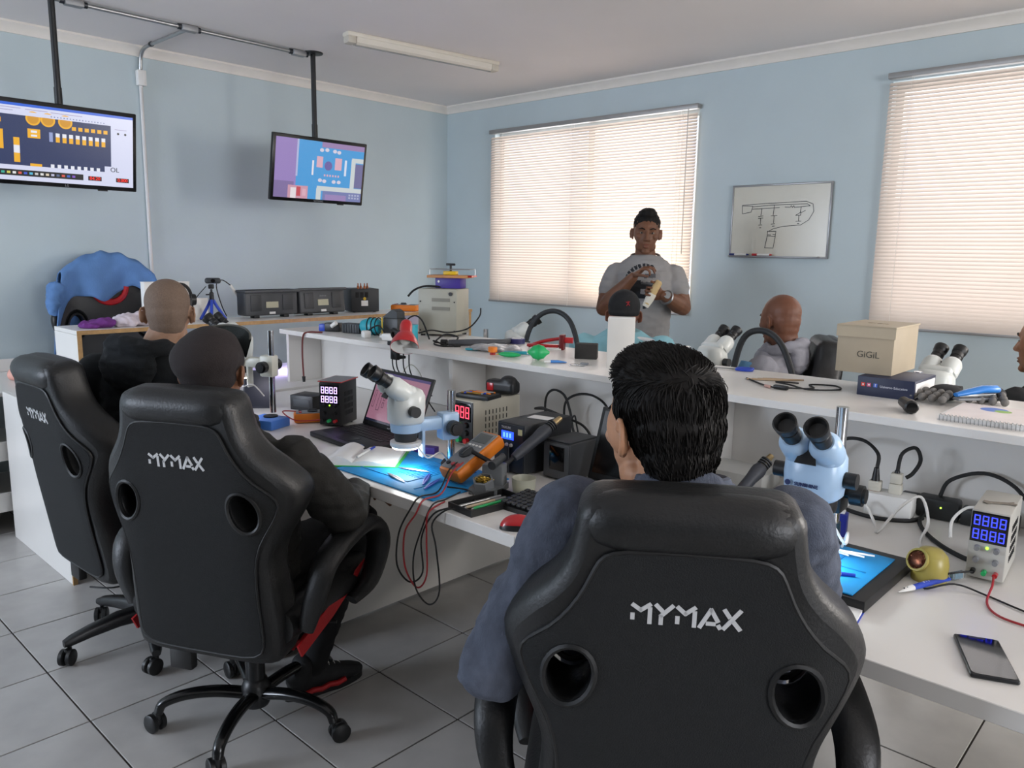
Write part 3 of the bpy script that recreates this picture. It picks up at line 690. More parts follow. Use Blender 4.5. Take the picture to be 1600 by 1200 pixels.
# ---------------------------------------------------------------- man in dark cap and black jacket
m_jacket = M('black_jacket', '1b1a17', 0.8, var=0.15, bump=0.15, bscale=200)
m_cap = M('dark_brown_cap', '241d1d', 0.9, var=0.12, bump=0.3, bscale=300)
m_brim = M('dark_green_brim', '1c2321', 0.85, var=0.15, bump=0.35, bscale=260)
def man_cap():
    t = thing('person', 'person in a dark soft cap and black jacket, seated second from the camera', 'person', (CB[0], CB[1], 0), rad(BHD), 'seated trainees')
    sk = skin('b', '7d573f'); X = hx((-0.07, -0.04, 1.135), hrot(14, -2, 0), 1.03)
    b = MB(); head(b, X); b.cap(X @ Vector((0, -0.03, -0.06)), (0, -0.09, 0.95), 0.060, 0.066)
    b.loft([((0, -0.02, 0.6), 0.14, 0.09), ((0, -0.06, 0.8), 0.16, 0.1), ((0, -0.09, 0.92), 0.15, 0.08), ((0, -0.09, 0.97), 0.06, 0.05)], 18)
    L = [(-0.20, -0.09, 0.90), (-0.30, 0.02, 0.68), (-0.16, 0.27, 0.74)]; Rr = [(0.20, -0.06, 0.89), (0.325, 0.0, 0.735), (0.27, 0.19, 0.735)]
    arm(b, *L, r=(0.05, 0.042, 0.03)); arm(b, *Rr, r=(0.05, 0.042, 0.03))
    hand(b, L[2], (0.5, 0.9, 0), (0, -0.1, -1), 1, 0.3); hand(b, Rr[2], (-0.1, 1, -0.1), (0, -0.1, -1), -1, 0.4)
    remesh(b, 'body', sk, t, 0.005, 4); face_bits(t, X, M('lips_b', '6b4034', 0.4), m_hair)
    h = MB(); h.ell((0, -0.02, 0.05), (0.088, 0.106, 0.088), X, 24, 14); h.ell((-0.004, -0.05, 0.045), (0.094, 0.088, 0.078), X, 20, 12); h.ell((0, -0.045, -0.005), (0.080, 0.072, 0.05), X)
    cp = remesh(h, 'cap', m_cap, t, 0.006, 4, lambda p, n: p+n*0.005*noise.noise(p*16+Vector((5, 0, 0))))
    # upturned brim: curved shell in front of the forehead
    q = MB(); V = []; F = []; nu, nv = 20, 8
    for side in (0, 1):
        for j in range(nv+1):
            for i in range(nu+1):
                a = rad(-72+144*i/nu); f = j/nv; ln = 0.085*max(0.0, math.cos(a*0.95))**0.5
                rr = 0.088+0.0035*side; x = rr*math.sin(a); y = rr*math.cos(a)*1.12-0.012+f*ln*0.30; z = 0.045+f*ln*1.02
                V.append(X @ Vector((x*(1+0.12*f), y, z)))
    st = (nu+1)*(nv+1)
    for j in range(nv):
        for i in range(nu):
            a = j*(nu+1)+i; F.append((a, a+1, a+nu+2, a+nu+1)); F.append((st+a+nu+1, st+a+nu+2, st+a+1, st+a))
    for i in range(nu): F.append((i+1, i, st+i, st+i+1)); a = nv*(nu+1)+i; F.append((a, a+1, st+a+1, st+a))
    q.add(V, F); br = q.build('brim', m_brim, cp, ang=60)
    e = MB(); e.tube([V[nv*(nu+1)+i] for i in range(nu+1)], 0.0035, 6); e.build('brim_edge', M('brim_piping', '4a4a44', 0.7), cp)
    c = MB(); torso(c, [((0, -0.02, 0.52), 0.175, 0.13), ((0, -0.035, 0.63), 0.18, 0.13), ((0, -0.06, 0.78), 0.198, 0.125), ((0, -0.085, 0.88), 0.205, 0.115), ((0, -0.09, 0.94), 0.165, 0.09), ((0, -0.09, 0.985), 0.09, 0.078), ((0, -0.085, 1.01), 0.078, 0.072)])
    for a in (L, Rr):
        c.ell(a[0], (0.078, 0.078, 0.072)); c.chain([Vector(a[0]), Vector(a[0]).lerp(Vector(a[1]), 0.5), Vector(a[1])], [0.078, 0.072, 0.066]); c.chain([Vector(a[1]), Vector(a[1]).lerp(Vector(a[2]), 0.9)], [0.066, 0.050])
    jk = remesh(c, 'jacket', m_jacket, t, 0.008, 4, wrinkle(0.007, 9, 9))
    k = MB(); k.tube([(0.078*math.cos(a), -0.085+0.074*math.sin(a), 1.015-0.012*math.sin(a)) for a in [2*math.pi*j/28 for j in range(28)]], 0.013, 8, closed=True); k.build('collar', m_jacket, jk)
    legs(t, 0.56, [(-0.16, 0.44), (0.085, 0.20, rad(-34))], [(-0.17, 0.40, 0.57), (0.17, 0.41, 0.56)], M('black_trousers', '131416', 0.9, var=0.1), M('black_sneaker', '17181a', 0.7, var=0.3, nscale=60), m_sole=m_rubber)
man_cap()

# ---------------------------------------------------------------- man with shaved head in black hoodie
m_hood = M('black_hoodie', '0d1216', 0.95, var=0.12, bump=0.2, bscale=250)
def stubble(name, c1, c2, z0, z1):
    """skin with close-cropped hair on the upper skull (colour of the head itself)"""
    m = skin(name, c1); nt = m.node_tree; n = nt.nodes; L = nt.links
    return m
def man_shaved():
    t = thing('person', 'person with a shaved head in a black hoodie, seated farthest left', 'person', (-2.91, 1.17, 0), rad(30), 'seated trainees')
    h0 = Vector((0.06, 0.045, 1.262)); X = hx(h0, hrot(28, -2, 0), 1.0)
    b = MB(); head(b, X); b.cap(X @ Vector((0, -0.03, -0.06)), (0.03, -0.03, 1.07), 0.062, 0.068)
    b.loft([((0, 0.0, 0.6), 0.14, 0.09), ((0, 0, 0.85), 0.16, 0.1), ((0.02, -0.02, 1.02), 0.15, 0.08), ((0.02, -0.02, 1.08), 0.06, 0.05)], 18)
    L = [(-0.19, -0.03, 1.035), (-0.27, 0.10, 0.74), (-0.12, 0.34, 0.80)]; Rr = [(0.21, 0.0, 1.035), (0.29, 0.14, 0.76), (0.16, 0.37, 0.80)]
    arm(b, *L, r=(0.05, 0.042, 0.03)); arm(b, *Rr, r=(0.05, 0.042, 0.03))
    hand(b, L[2], (0.5, 0.9, -0.1), (0, -0.1, -1), 1, 0.3); hand(b, Rr[2], (-0.5, 0.9, -0.1), (0, -0.1, -1), -1, 0.3)
    remesh(b, 'body', skin('c', '9d7a62'), t, 0.005, 4); face_bits(t, X, M('lips_c', '7d5146', 0.4), m_hair)
    h = MB(); h.ell((0, -0.018, 0.0435), (0.0782, 0.0945, 0.0828), X, 24, 16); h.ell((0, -0.035, 0.004), (0.0722, 0.0768, 0.079), X); h.ell((0, -0.048, -0.026), (0.0638, 0.0560, 0.070), X)
    remesh(h, 'cropped_hair', M('cropped_hair', '6f5c4e', 0.75, var=0.16, nscale=240, bump=0.15, bscale=700), t, 0.005, 3)
    c = MB(); torso(c, [((0, 0, 0.52), 0.17, 0.13), ((0, 0, 0.65), 0.175, 0.13), ((0, -0.005, 0.83), 0.19, 0.125), ((0.01, -0.01, 1.0), 0.205, 0.115), ((0.02, -0.02, 1.085), 0.16, 0.09), ((0.02, -0.02, 1.13), 0.10, 0.085), ((0.03, -0.015, 1.16), 0.08, 0.075)])
    for a in (L, Rr):
        c.ell(a[0], (0.078, 0.078, 0.075)); c.chain([Vector(a[0]), Vector(a[0]).lerp(Vector(a[1]), 0.5), Vector(a[1])], [0.078, 0.07, 0.064]); c.chain([Vector(a[1]), Vector(a[1]).lerp(Vector(a[2]), 0.9)], [0.064, 0.048])
    hd = remesh(c, 'hoodie', m_hood, t, 0.009, 4, wrinkle(0.006, 9, 20))
    k = MB(); k.tube([(0.02+0.105*math.cos(a), -0.045+0.095*math.sin(a), 1.135-0.03*math.sin(a)+0.008*math.cos(3*a)) for a in [2*math.pi*j/28 for j in range(28)]], [0.030 if j > 13 else 0.024 for j in range(28)], 10, closed=True); k.ell((0.01, -0.125, 1.085), (0.11, 0.045, 0.085))
    remesh(k, 'hood', m_hood, hd, 0.008, 4, wrinkle(0.006, 14, 5))
    legs(t, 0.56, [(-0.12, 0.42), (0.14, 0.44)], [(-0.13, 0.40, 0.57), (0.14, 0.42, 0.57)], m_trd, m_black)
man_shaved()

# ---------------------------------------------------------------- standing instructor
m_tee = M('grey_tshirt', '8f8d8c', 0.9, var=0.05, bump=0.12, bscale=250); m_print = M('shirt_print', '23262b', 0.85, var=0.1)
m_print2 = M('shirt_print_grey', '55575b', 0.85, var=0.1)
m_jeans = M('blue_jeans', '5b6878', 0.9, var=0.15, bump=0.2, bscale=300)
def instructor():
    t = thing('person', 'person standing by the window in a grey printed t-shirt, hands raised to the chest', 'person', (-2.63, 3.97, 0), math.atan2(-2.63, -3.97))
    sk = skin('d', '6f4a35'); X = hx((0.0, 0.02, 1.628), hrot(3, -3, -2), 1.0)
    b = MB(); head(b, X); b.cap(X @ Vector((0, -0.035, -0.06)), (0, -0.04, 1.46), 0.055, 0.066)
    b.loft([((0, -0.01, 0.95), 0.15, 0.10), ((0, -0.01, 1.1), 0.15, 0.10), ((0, -0.01, 1.3), 0.17, 0.11), ((0, -0.02, 1.42), 0.15, 0.09), ((0, -0.03, 1.49), 0.07, 0.06)], 18)
    Rr = [(0.165, -0.02, 1.385), (0.232, 0.06, 1.185), (0.065, 0.20, 1.375)]; L = [(-0.165, -0.02, 1.385), (-0.232, 0.04, 1.20), (-0.115, 0.20, 1.275)]
    arm(b, *Rr, r=(0.062, 0.047, 0.030), bulge=1.12); arm(b, *L, r=(0.062, 0.047, 0.030), bulge=1.12)
    hand(b, Rr[2], (-0.62, 0.25, 0.55), (-0.6, 0.1, -0.75), -1, 0.55, 0.98, curls=(0.75, 0.6, 0.5, 0.45))
    hand(b, L[2], (1, 0.1, 0.15), (0.0, 1, 0.05), 1, 0.85, 0.98)
    remesh(b, 'body', sk, t, 0.0042, 4); face_bits(t, X, M('lips_d', '7a4c40', 0.4), m_hair)
    h = MB(); h.ell((0, -0.014, 0.052), (0.0785, 0.095, 0.080), X, 22, 14); h.ell((0, -0.05, 0.0), (0.064, 0.05, 0.06), X); h.ell((0.0, 0.015, 0.108), (0.056, 0.066, 0.038), X); h.ell((0.0, 0.045, 0.112), (0.048, 0.04, 0.034), X)
    remesh(h, 'hair', m_hair, t, 0.006, 3, lambda p, n: p+n*0.006*noise.noise(p*70))
    c = MB(); torso(c, [((0, 0, 0.97), 0.165, 0.115), ((0, 0, 1.06), 0.16, 0.11), ((0, 0.0, 1.18), 0.165, 0.11), ((0, 0.0, 1.30), 0.19, 0.125), ((0, -0.01, 1.39), 0.185, 0.118), ((0, -0.02, 1.45), 0.150, 0.092), ((0, -0.025, 1.495), 0.085, 0.074)])
    for a in (L, Rr):
        s, e = Vector(a[0]), Vector(a[1]); c.ell(s, (0.072, 0.076, 0.068)); c.chain([s, s.lerp(e, 0.25), s.lerp(e, 0.50)], [0.070, 0.074, 0.071])
    o = remesh(c, 'tshirt', [m_tee, m_print, m_print2], t, 0.0055, 12, wrinkle(0.004, 9, 31))
    me = o.data; idx = [0]*len(me.polygons)
    for i, p in enumerate(me.polygons):
        if p.normal.y < 0.25 or p.center.y < 0.02: continue
        x, z = -p.center.x, p.center.z-1.335; r = math.hypot(x*1.0, z)
        if 0.095 < r < 0.118 and z > -0.01 and (x < 0.06): idx[i] = 1 if (math.atan2(z, x)*9) % 2 < 1.45 else 0
        elif abs(x+0.02) < 0.085 and 0.035 < z < 0.06 and x > 0: idx[i] = 2
        elif -0.09 < x < 0.075 and -0.03 < z < 0.0: idx[i] = 1
        elif -0.085 < x < -0.02 and -0.075 < z < 0.02: idx[i] = 1
        elif -0.05 < x < 0.065 and -0.085 < z < -0.058: idx[i] = 1
        elif -0.02 < x < 0.07 and 0.0 <= z < 0.012: idx[i] = 2
        elif 0.0 < x < 0.016 and -0.145 < z < -0.125: idx[i] = 1
    me.polygons.foreach_set('material_index', idx)
    k = MB(); k.tube([(0.085*math.cos(a), -0.022+0.075*math.sin(a), 1.494-0.022*math.sin(a)) for a in [2*math.pi*j/28 for j in range(28)]], 0.007, 6, closed=True); k.build('neckband', m_tee, o)
    n = MB(); n.cable([(-0.07, 0.03, 1.49), (-0.05, 0.075, 1.44), (0, 0.10, 1.415), (0.05, 0.075, 1.44), (0.07, 0.03, 1.49)], 0.0018, 5); n.build('necklace', M('gold_chain', 'b59a62', 0.3, metal=1, var=0), t)
    # wrist watch on the left arm
    w = Vector(L[1]).lerp(Vector(L[2]), 0.86); d = (Vector(L[2])-Vector(L[1])).normalized(); x, y, z = frame((0, 0, 0), d)
    k = MB(); k.tube([w+(x*math.cos(a)+y*math.sin(a))*0.037 for a in [2*math.pi*j/20 for j in range(20)]], 0.008, 6, closed=True)
    wb = k.build('watch', m_steel, t); k = MB(); k.cyl(w+Vector((0, 0.032, 0.012)), w+Vector((0, 0.048, 0.018)), 0.020, n=18); k.build('watch_case', m_steel, wb)
    mb = MB()
    for s in (-1, 1): mb.chain([(s*0.095, 0, 0.95), (s*0.10, 0.01, 0.5), (s*0.105, 0, 0.10)], [0.095, 0.07, 0.055])
    mb.loft([((0, 0, 0.86), 0.16, 0.11), ((0, 0, 0.95), 0.172, 0.118), ((0, 0, 1.045), 0.155, 0.106)], 18)
    remesh(mb, 'jeans', m_jeans, t, 0.010, 3, wrinkle(0.004, 12, 3))
    for s in (-1, 1):
        sm = MB(); sm.loft([((s*0.105, -0.08, 0.045), 0.03, 0.04), ((s*0.107, 0, 0.055), 0.04, 0.05), ((s*0.11, 0.1, 0.04), 0.044, 0.034), ((s*0.112, 0.17, 0.03), 0.025, 0.02)], 14); sm.build('shoe', m_wplastic, t, ang=60)
    # rolled sandwich-like bar held in the left hand
    g = thing('wrapped_bar', 'beige wrapped bar held in the left hand of the standing person', 'bar', (-2.63, 3.97, 0), math.atan2(-2.63, -3.97))
    k = MB(); a, e = Vector((-0.085, 0.241, 1.36)), Vector((-0.015, 0.241, 1.22)); k.loft([(a, 0.012, 0.011), (a.lerp(e, 0.06), 0.021, 0.019), (a.lerp(e, 0.5), 0.022, 0.02), (a.lerp(e, 0.94), 0.019, 0.017), (e, 0.008, 0.008)], 14); k.build('crust', M('beige_crust', 'c9ad7b', 0.8, var=0.15, bump=0.2), g)
    k = MB(); k.loft([(a.lerp(e, 0.52), 0.0245, 0.0225), (a.lerp(e, 0.75), 0.025, 0.022), (a.lerp(e, 1.05), 0.018, 0.012)], 14); k.build('paper_wrap', M('paper_white', 'dcd6c8', 0.8), g)
instructor()

# ---------------------------------------------------------------- trainees on the far side of the bench
def far_man(label, loc, hd, sk, top, hz, headyaw, cloth, hoff=(0, 0), pitch=0, extra=None, lip='6b4034', brow=True, shw=0.2, arms=None, gname='shirt', up=0.0):
    t = thing('person', label, 'person', (loc[0], loc[1], 0), rad(hd), 'seated trainees')
    dz = hz-1.16+up; X = hx((hoff[0], hoff[1], hz), hrot(headyaw, pitch, 0), 1.0)
    b = MB(); head(b, X); b.cap(X @ Vector((0, -0.03, -0.06)), (hoff[0]*0.5, hoff[1]-0.04, 1.0+dz), 0.060, 0.068)
    b.loft([((0, -0.02, 0.6), 0.14, 0.09), ((0, -0.03, 0.8), 0.16, 0.1), ((0, -0.04, 0.96+dz), 0.15, 0.08), ((0, -0.04, 1.02+dz), 0.06, 0.05)], 18)
    L = [(-shw, -0.04, 0.94+dz), (-0.29, 0.05, 0.68), (-0.12, 0.28, 0.66)]; Rr = [(shw, -0.04, 0.94+dz), (0.29, 0.05, 0.68), (0.12, 0.28, 0.66)]
    for a, s in ((L, 1), (Rr, -1)): arm(b, *a, r=(0.05, 0.042, 0.03)); hand(b, a[2], (0.3*s, 1, -0.3), (0, -0.2, -1), s, 0.4)
    remesh(b, 'body', sk, t, 0.0055, 4); face_bits(t, X, M('lips_'+lip, lip, 0.4), m_hair, brow)
    c = MB(); torso(c, [((0, 0, 0.52), 0.17, 0.13), ((0, -0.01, 0.65), 0.175, 0.13), ((0, -0.03, 0.80), 0.19, 0.125), ((0, -0.035, 0.91+dz), 0.203, 0.115), ((0, -0.04, 0.985+dz), 0.16, 0.088), ((0, -0.045+hoff[1]*0.4, 1.03+dz), 0.085, 0.076)])
    for a in (L, Rr):
        s, e, w_ = (Vector(q) for q in a); c.ell(s, (0.074, 0.074, 0.07)); c.chain([s, s.lerp(e, 0.5), e], [0.074, 0.066, 0.06])
        if arms: c.chain([e, e.lerp(w_, 0.9)], [0.06, 0.046])
    o = remesh(c, gname, cloth, t, 0.009, 4, wrinkle(0.006, 10, loc[0]))
    legs(t, 0.56, [(-0.13, 0.42), (0.13, 0.42)], [(-0.14, 0.40, 0.57), (0.14, 0.40, 0.57)], m_trd, m_black)
    if extra: extra(t, X, o, dz)
    return t
def bald_extra(t, X, o, dz):
    k = MB(); k.tube([(0.10*math.cos(a), -0.07+0.09*math.sin(a), 1.035+dz-0.03*math.sin(a)) for a in [2*math.pi*j/28 for j in range(28)]], 0.026, 10, closed=True); k.ell((0, -0.15, 0.99+dz), (0.10, 0.04, 0.075))
    remesh(k, 'hood', o.data.materials[0], o, 0.008, 4, wrinkle(0.005, 14, 5))
    k = MB(); k.loft([((-0.205, 0.0, 0.97+dz), 0.05, 0.06), ((-0.25, 0.03, 0.86+dz), 0.055, 0.065), ((-0.275, 0.045, 0.76+dz), 0.05, 0.06)], 14); q = remesh(k, 'blue_sleeve_panel', M('blue_cloth', '5f8fb5', 0.9), o, 0.008, 3)
far_man('bald person in a grey hoodie seated behind the bench below the whiteboard', (-1.63, 3.54), 98, skin('e', '6e4633'), None, 1.205, -30, M('grey_hoodie', '8b8b93', 0.95, var=0.08, bump=0.2, bscale=250), (0.0, -0.045), -3, bald_extra, brow=True, arms=True, gname='hoodie')
def cap_extra(t, X, o, dz):
    mc = M('black_snapback', '17181a', 0.85, var=0.1, bump=0.2, bscale=300)
    h = MB(); h.ell((0, -0.014, 0.048), (0.083, 0.102, 0.088), X, 24, 14); h.ell((0, -0.02, 0.02), (0.082, 0.1, 0.04), X)
    cp = remesh(h, 'cap', mc, t, 0.006, 3)
    k = MB(); n = 14; V = []
    for zz in (0.0, 0.004):
        for j in range(5):
            for i in range(n+1):
                a = rad(-62+124*i/n); f = j/4; ln = 0.072*max(0, math.cos(a*1.2))**0.5; V.append(X @ Vector((0.083*math.sin(a), 0.10*math.cos(a)-0.012+f*ln, 0.018-0.012*f+zz-0.15*abs(math.sin(a))**2*0.06)))
    F = []; st = (n+1)*5
    for j in range(4):
        for i in range(n): a = j*(n+1)+i; F += [(a, a+1, a+n+2, a+n+1), (st+a+n+1, st+a+n+2, st+a+1, st+a)]
    for i in range(n): a = 4*(n+1)+i; F.append((a, a+1, st+a+1, st+a))
    k.add(V, F); k.build('cap_visor', mc, cp, ang=60)
    k = MB()
    for q in ([(0, 0.012), (0.002, 0)], [(-0.009, 0.008), (0, 0.004), (0.008, 0.010)], [(0.001, 0.002), (-0.006, -0.010)], [(0.002, 0.001), (0.008, -0.009)]):
        for s in stroke(q, 0.004): k.prism(s, 0, 0.002, X @ Matrix(((1, 0, 0, 0.02), (0, 0, -1, -0.113), (0, 1, 0, 0.068), (0, 0, 0, 1))))
    k.build('emblem', M('red_thread', 'a4222c', 0.7), cp)
    k = MB(); k.cable([(0.07, -0.10, 1.0+dz), (0.14, -0.08, 0.99+dz), (0.2, -0.05, 0.96+dz)], 0.012, 8); k.build('shoulder_stripe', M('white_cloth', 'dfe3e4', 0.9), o)
far_man('person in a black snapback cap and cyan shirt before the standing man', (-2.345, 3.365), 34, skin('f', '8a5b48'), None, 1.192, 0, M('cyan_shirt', '93c8d3', 0.85, var=0.05, bump=0.12, bscale=200), (0, -0.02), 0, cap_extra, up=0.05)
def right_extra(t, X, o, dz):
    h = MB(); h.ell((0, -0.022, 0.052), (0.080, 0.095, 0.081), X, 22, 14); h.ell((0, -0.05, 0.0), (0.066, 0.052, 0.065), X); remesh(h, 'hair', m_hair, t, 0.006, 3)
    k = MB(); k.tube([(0.083*math.cos(a), -0.04+0.074*math.sin(a), 1.03+dz-0.012*math.sin(a)) for a in [2*math.pi*j/28 for j in range(28)]], 0.014, 8, closed=True); k.build('collar', o.data.materials[0], o)
far_man('person in a black polo shirt cut off by the right edge of the picture', (-0.50, 3.46), 62, skin('g', 'b07f62'), None, 1.20, 5, M('black_polo', '15171a', 0.9, var=0.1), (0, 0.02), 0, right_extra)
chair('black gaming chair holding the bald man in the grey hoodie', (-1.66, 3.59), 119, arms=False)
# ================================================================ ceiling and wall fixtures
def tv(label, loc, zc, polys, brand, yaw=90, tilt=8, roll=0):
    """screen hung from a ceiling pole; local -Y is the viewing side after rz"""
    x, y = loc; t = thing('television', label, 'television', (x, y, ZC), rad(yaw), 'ceiling-hung screens')
    h = ZC-zc
    mb = MB(); mb.lathe([(0.002, -0.012), (0.03, -0.012), (0.062, -0.008), (0.066, -0.002), (0.066, 0.0)], 24); mb.build('ceiling_plate', m_black, t)
    mb = MB(); mb.cyl((0, 0, -h+0.02), (0, 0, -0.008), 0.016, n=14); mb.cyl((0, 0, -h+0.20), (0, 0, -h+0.30), 0.019, n=14); mb.build('pole', m_black, t)
    mb = MB(); mb.box((0, -0.02, -h+0.02), (0.12, 0.04, 0.12), bev=0.004); mb.build('mount_bracket', m_black, t)
    X = T((0, -0.045, -h), rx=rad(tilt), ry=rad(roll)); W_, H_ = 0.716, 0.418
    mb = MB(); mb.box((0, 0.004, 0), (W_, 0.03, H_), bev=0.006); mb.box((0, 0.03, -0.02), (W_*0.7, 0.035, H_*0.65), bev=0.012)
    body = mb.build('bezel', M('tv_bezel', '0d0e10', 0.22, var=0), t); body.matrix_basis = X
    S = Matrix(((1, 0, 0, 0), (0, 0, -1, -0.0115), (0, 1, 0, 0), (0, 0, 0, 1)))
    flat('screen', polys, body, S)
    text_mesh(brand, 0.016, M('brand_grey', '8d9095', 0.4, var=0), 'brand_mark', body, S @ Matrix.Translation((0, -0.198, 0.001)))
    mb = MB(); mb.box((0.18, -0.006, -0.212), (0.05, 0.012, 0.006), bev=0.002); mb.build('sensor', m_black, body)
    return t
sw, sh = 0.338, 0.187
def tvx(x, y): return (-sw+x*2*sw, sh-y*2*sh)          # screen fractions, y down
def sr(x0, y0, x1, y1, m): a = tvx(x0, y0); b = tvx(x1, y1); return (rc(a[0], b[1], b[0], a[1]), m)
Wt, Bl, Nv, Yl = E('d5d9f2', 1.0), E('1f5fd6', 1.0), E('24376a', 0.75), E('f0b21c', 1.0)
p1 = [sr(0, 0, 1, 1, Wt), sr(0, 0, 1, 0.035, Bl), sr(0, 0.15, 0.83, 0.80, Nv), sr(0.78, 0.72, 0.83, 0.80, Wt), sr(0, 0.86, 0.62, 0.94, E('15161c', 0.6))]
for i, cx in enumerate((0.30, 0.40, 0.52)): p1.append(([tuple(q) for q in circ(*tvx(cx-0.02+0.0, 0.175), 0.034)], Yl)); p1.append((circ(*tvx(cx-0.02, 0.175), 0.026), E('d99a18', 0.9)))
p1.append(sr(0.1, 0.10, 0.83, 0.149, Wt))
for i in range(6): p1.append(sr(0.545+i*0.046, 0.225, 0.575+i*0.046, 0.275, Yl))
for i in range(8): p1 += [sr(0.43+i*0.047, 0.335, 0.458+i*0.047, 0.385, E('e8eaf5', 1.0)), sr(0.43+i*0.047, 0.385, 0.458+i*0.047, 0.455, Yl)]
p1 += [sr(0.385, 0.33, 0.41, 0.455, E('9aa8d8', 0.9)), sr(0.24, 0.31, 0.325, 0.43, Yl), sr(0.262, 0.33, 0.303, 0.36, E('e8eaf5', 1)), sr(0.262, 0.385, 0.303, 0.41, E('e8eaf5', 1)),
       sr(0.145, 0.44, 0.185, 0.76, Yl), sr(0.145, 0.54, 0.185, 0.64, E('e8eaf5', 1)), sr(0.25, 0.765, 0.33, 0.80, Yl), sr(0.03, 0.35, 0.08, 0.6, Yl), sr(0.02, 0.2, 0.07, 0.26, Yl)]
for i in range(8): p1.append(sr(0.39+i*0.047, 0.755, 0.415+i*0.047, 0.80, E('e8eaf5', 1)))
for i, c in enumerate(('2a9fd0', '39b7a0', 'd8d35c', 'f2f2f2', 'e25a4a', '3f5bd8', '58c2e8', 'd0d0d0', 'f2f2f2', 'e8d9c0', 'c8c8e8', '5b6a90', 'e2574c', '3a66d0', '8a5ad0')): p1.append(sr(0.02+i*0.037, 0.885, 0.042+i*0.037, 0.915, E(c, 0.9)))
p1 += [sr(0.655, 0.875, 0.755, 0.935, E('2a0508', 1)), sr(0.865, 0.875, 0.965, 0.935, E('2a0508', 1))]
for i in range(18): p1.append(sr(0.40+i*0.022, 0.118, 0.408+i*0.022, 0.132, E('7c88b4', 0.8)))
for (a, b, y) in ((0.05, 0.2, 0.06), (0.23, 0.38, 0.065), (0.4, 0.62, 0.07), (0.86, 0.95, 0.19), (0.05, 0.15, 0.095)): p1.append(sr(a, y, b, y+0.006, E('a08fb8', 0.8)))
for x in (0.885, 0.94): p1.append((circ(*tvx(x, 0.25), 0.006), E('111118', 0.3)))
t1 = tv('hanging screen at the left showing a circuit layout on dark blue', (-4.649, 1.49), 2.012, p1, 'LG', tilt=8)
body = [c for c in t1.children if c.name.startswith('bezel')][0]; S = Matrix(((1, 0, 0, 0), (0, 0, -1, -0.0122), (0, 1, 0, 0), (0, 0, 0, 1)))
for s, x, y, z in (('04.20', 0.705, 0.905, 0.019), ('0.000', 0.915, 0.905, 0.019)): a = tvx(x, y); text_mesh(s, 0.024, E('ff2a20', 1.4), 'screen_digits', body, S @ Matrix.Translation((a[0], a[1], 0.0026)))
a = tvx(0.855, 0.765); text_mesh('OL', 0.035, E('1a1c28', 0.2), 'screen_digits', body, S @ Matrix.Translation((a[0], a[1], 0.0026)))
LB, LP, PK, GR = E('4f9fdc', 0.95), E('a78fd0', 0.8), E('e3b5c6', 0.9), E('cfd6d8', 0.95)
p2 = [sr(0, 0, 1, 1, LB), sr(0, 0, 0.23, 1, LP), sr(0.0, 0.72, 0.21, 1, E('8d7bb0', 0.8)), sr(0.225, 0, 0.245, 0.62, E('b9c0e6', 0.9)), sr(0.5, 0.0, 1.0, 0.09, E('a98fc0', 0.8)),
      sr(0.86, 0.22, 1, 0.30, GR), sr(0.855, 0.24, 0.905, 0.80, GR), sr(0.47, 0.76, 1, 0.84, GR), sr(0.465, 0.80, 0.52, 1, GR), sr(0.905, 0.32, 1, 0.75, E('7d7aa8', 0.8)), sr(0.54, 0.84, 1, 1, E('8088bc', 0.85)), sr(0.57, 0.90, 0.82, 1, E('a58fc4', 0.85)),
      sr(0.45, 0.25, 0.52, 0.44, PK), sr(0.66, 0.25, 0.74, 0.46, PK), sr(0.40, 0.33, 0.42, 0.58, E('e6e0ea', 1)), sr(0.775, 0.27, 0.80, 0.55, E('d6def0', 1)),
      sr(0.15, 0.78, 0.37, 1, E('d8a4b8', 0.85)), sr(0.18, 0.82, 0.24, 1, E('e8e0e4', 0.95)), sr(0.245, 0.80, 0.29, 0.96, E('cf5560', 0.85)), sr(0.31, 0.83, 0.35, 0.95, PK)]
p2.append((circ(*tvx(0.585, 0.40), 0.03), E('7a6fb4', 0.8)))
for x, y in ((0.5, 0.14), (0.56, 0.13), (0.65, 0.14), (0.70, 0.15), (0.5, 0.66), (0.55, 0.67), (0.66, 0.67), (0.72, 0.67)): p2.append((circ(*tvx(x, y), 0.016, 12, 0.012), E('d9d3e4', 0.95)))
for i in range(6): p2.append(sr(0.54+i*0.032, 0.55, 0.558+i*0.032, 0.585, E('e3b5c6', 0.9)))
for i in range(8): p2.append(sr(0.85+0.035*(i % 4), 0.87+0.05*(i//4), 0.872+0.035*(i % 4), 0.90+0.05*(i//4), E('b7bcd8', 0.9)))
tv('hanging screen beside the corner showing a magnified blue circuit board', (-4.649, 3.035), 2.02, p2, 'SAMSUNG', tilt=10, roll=0)

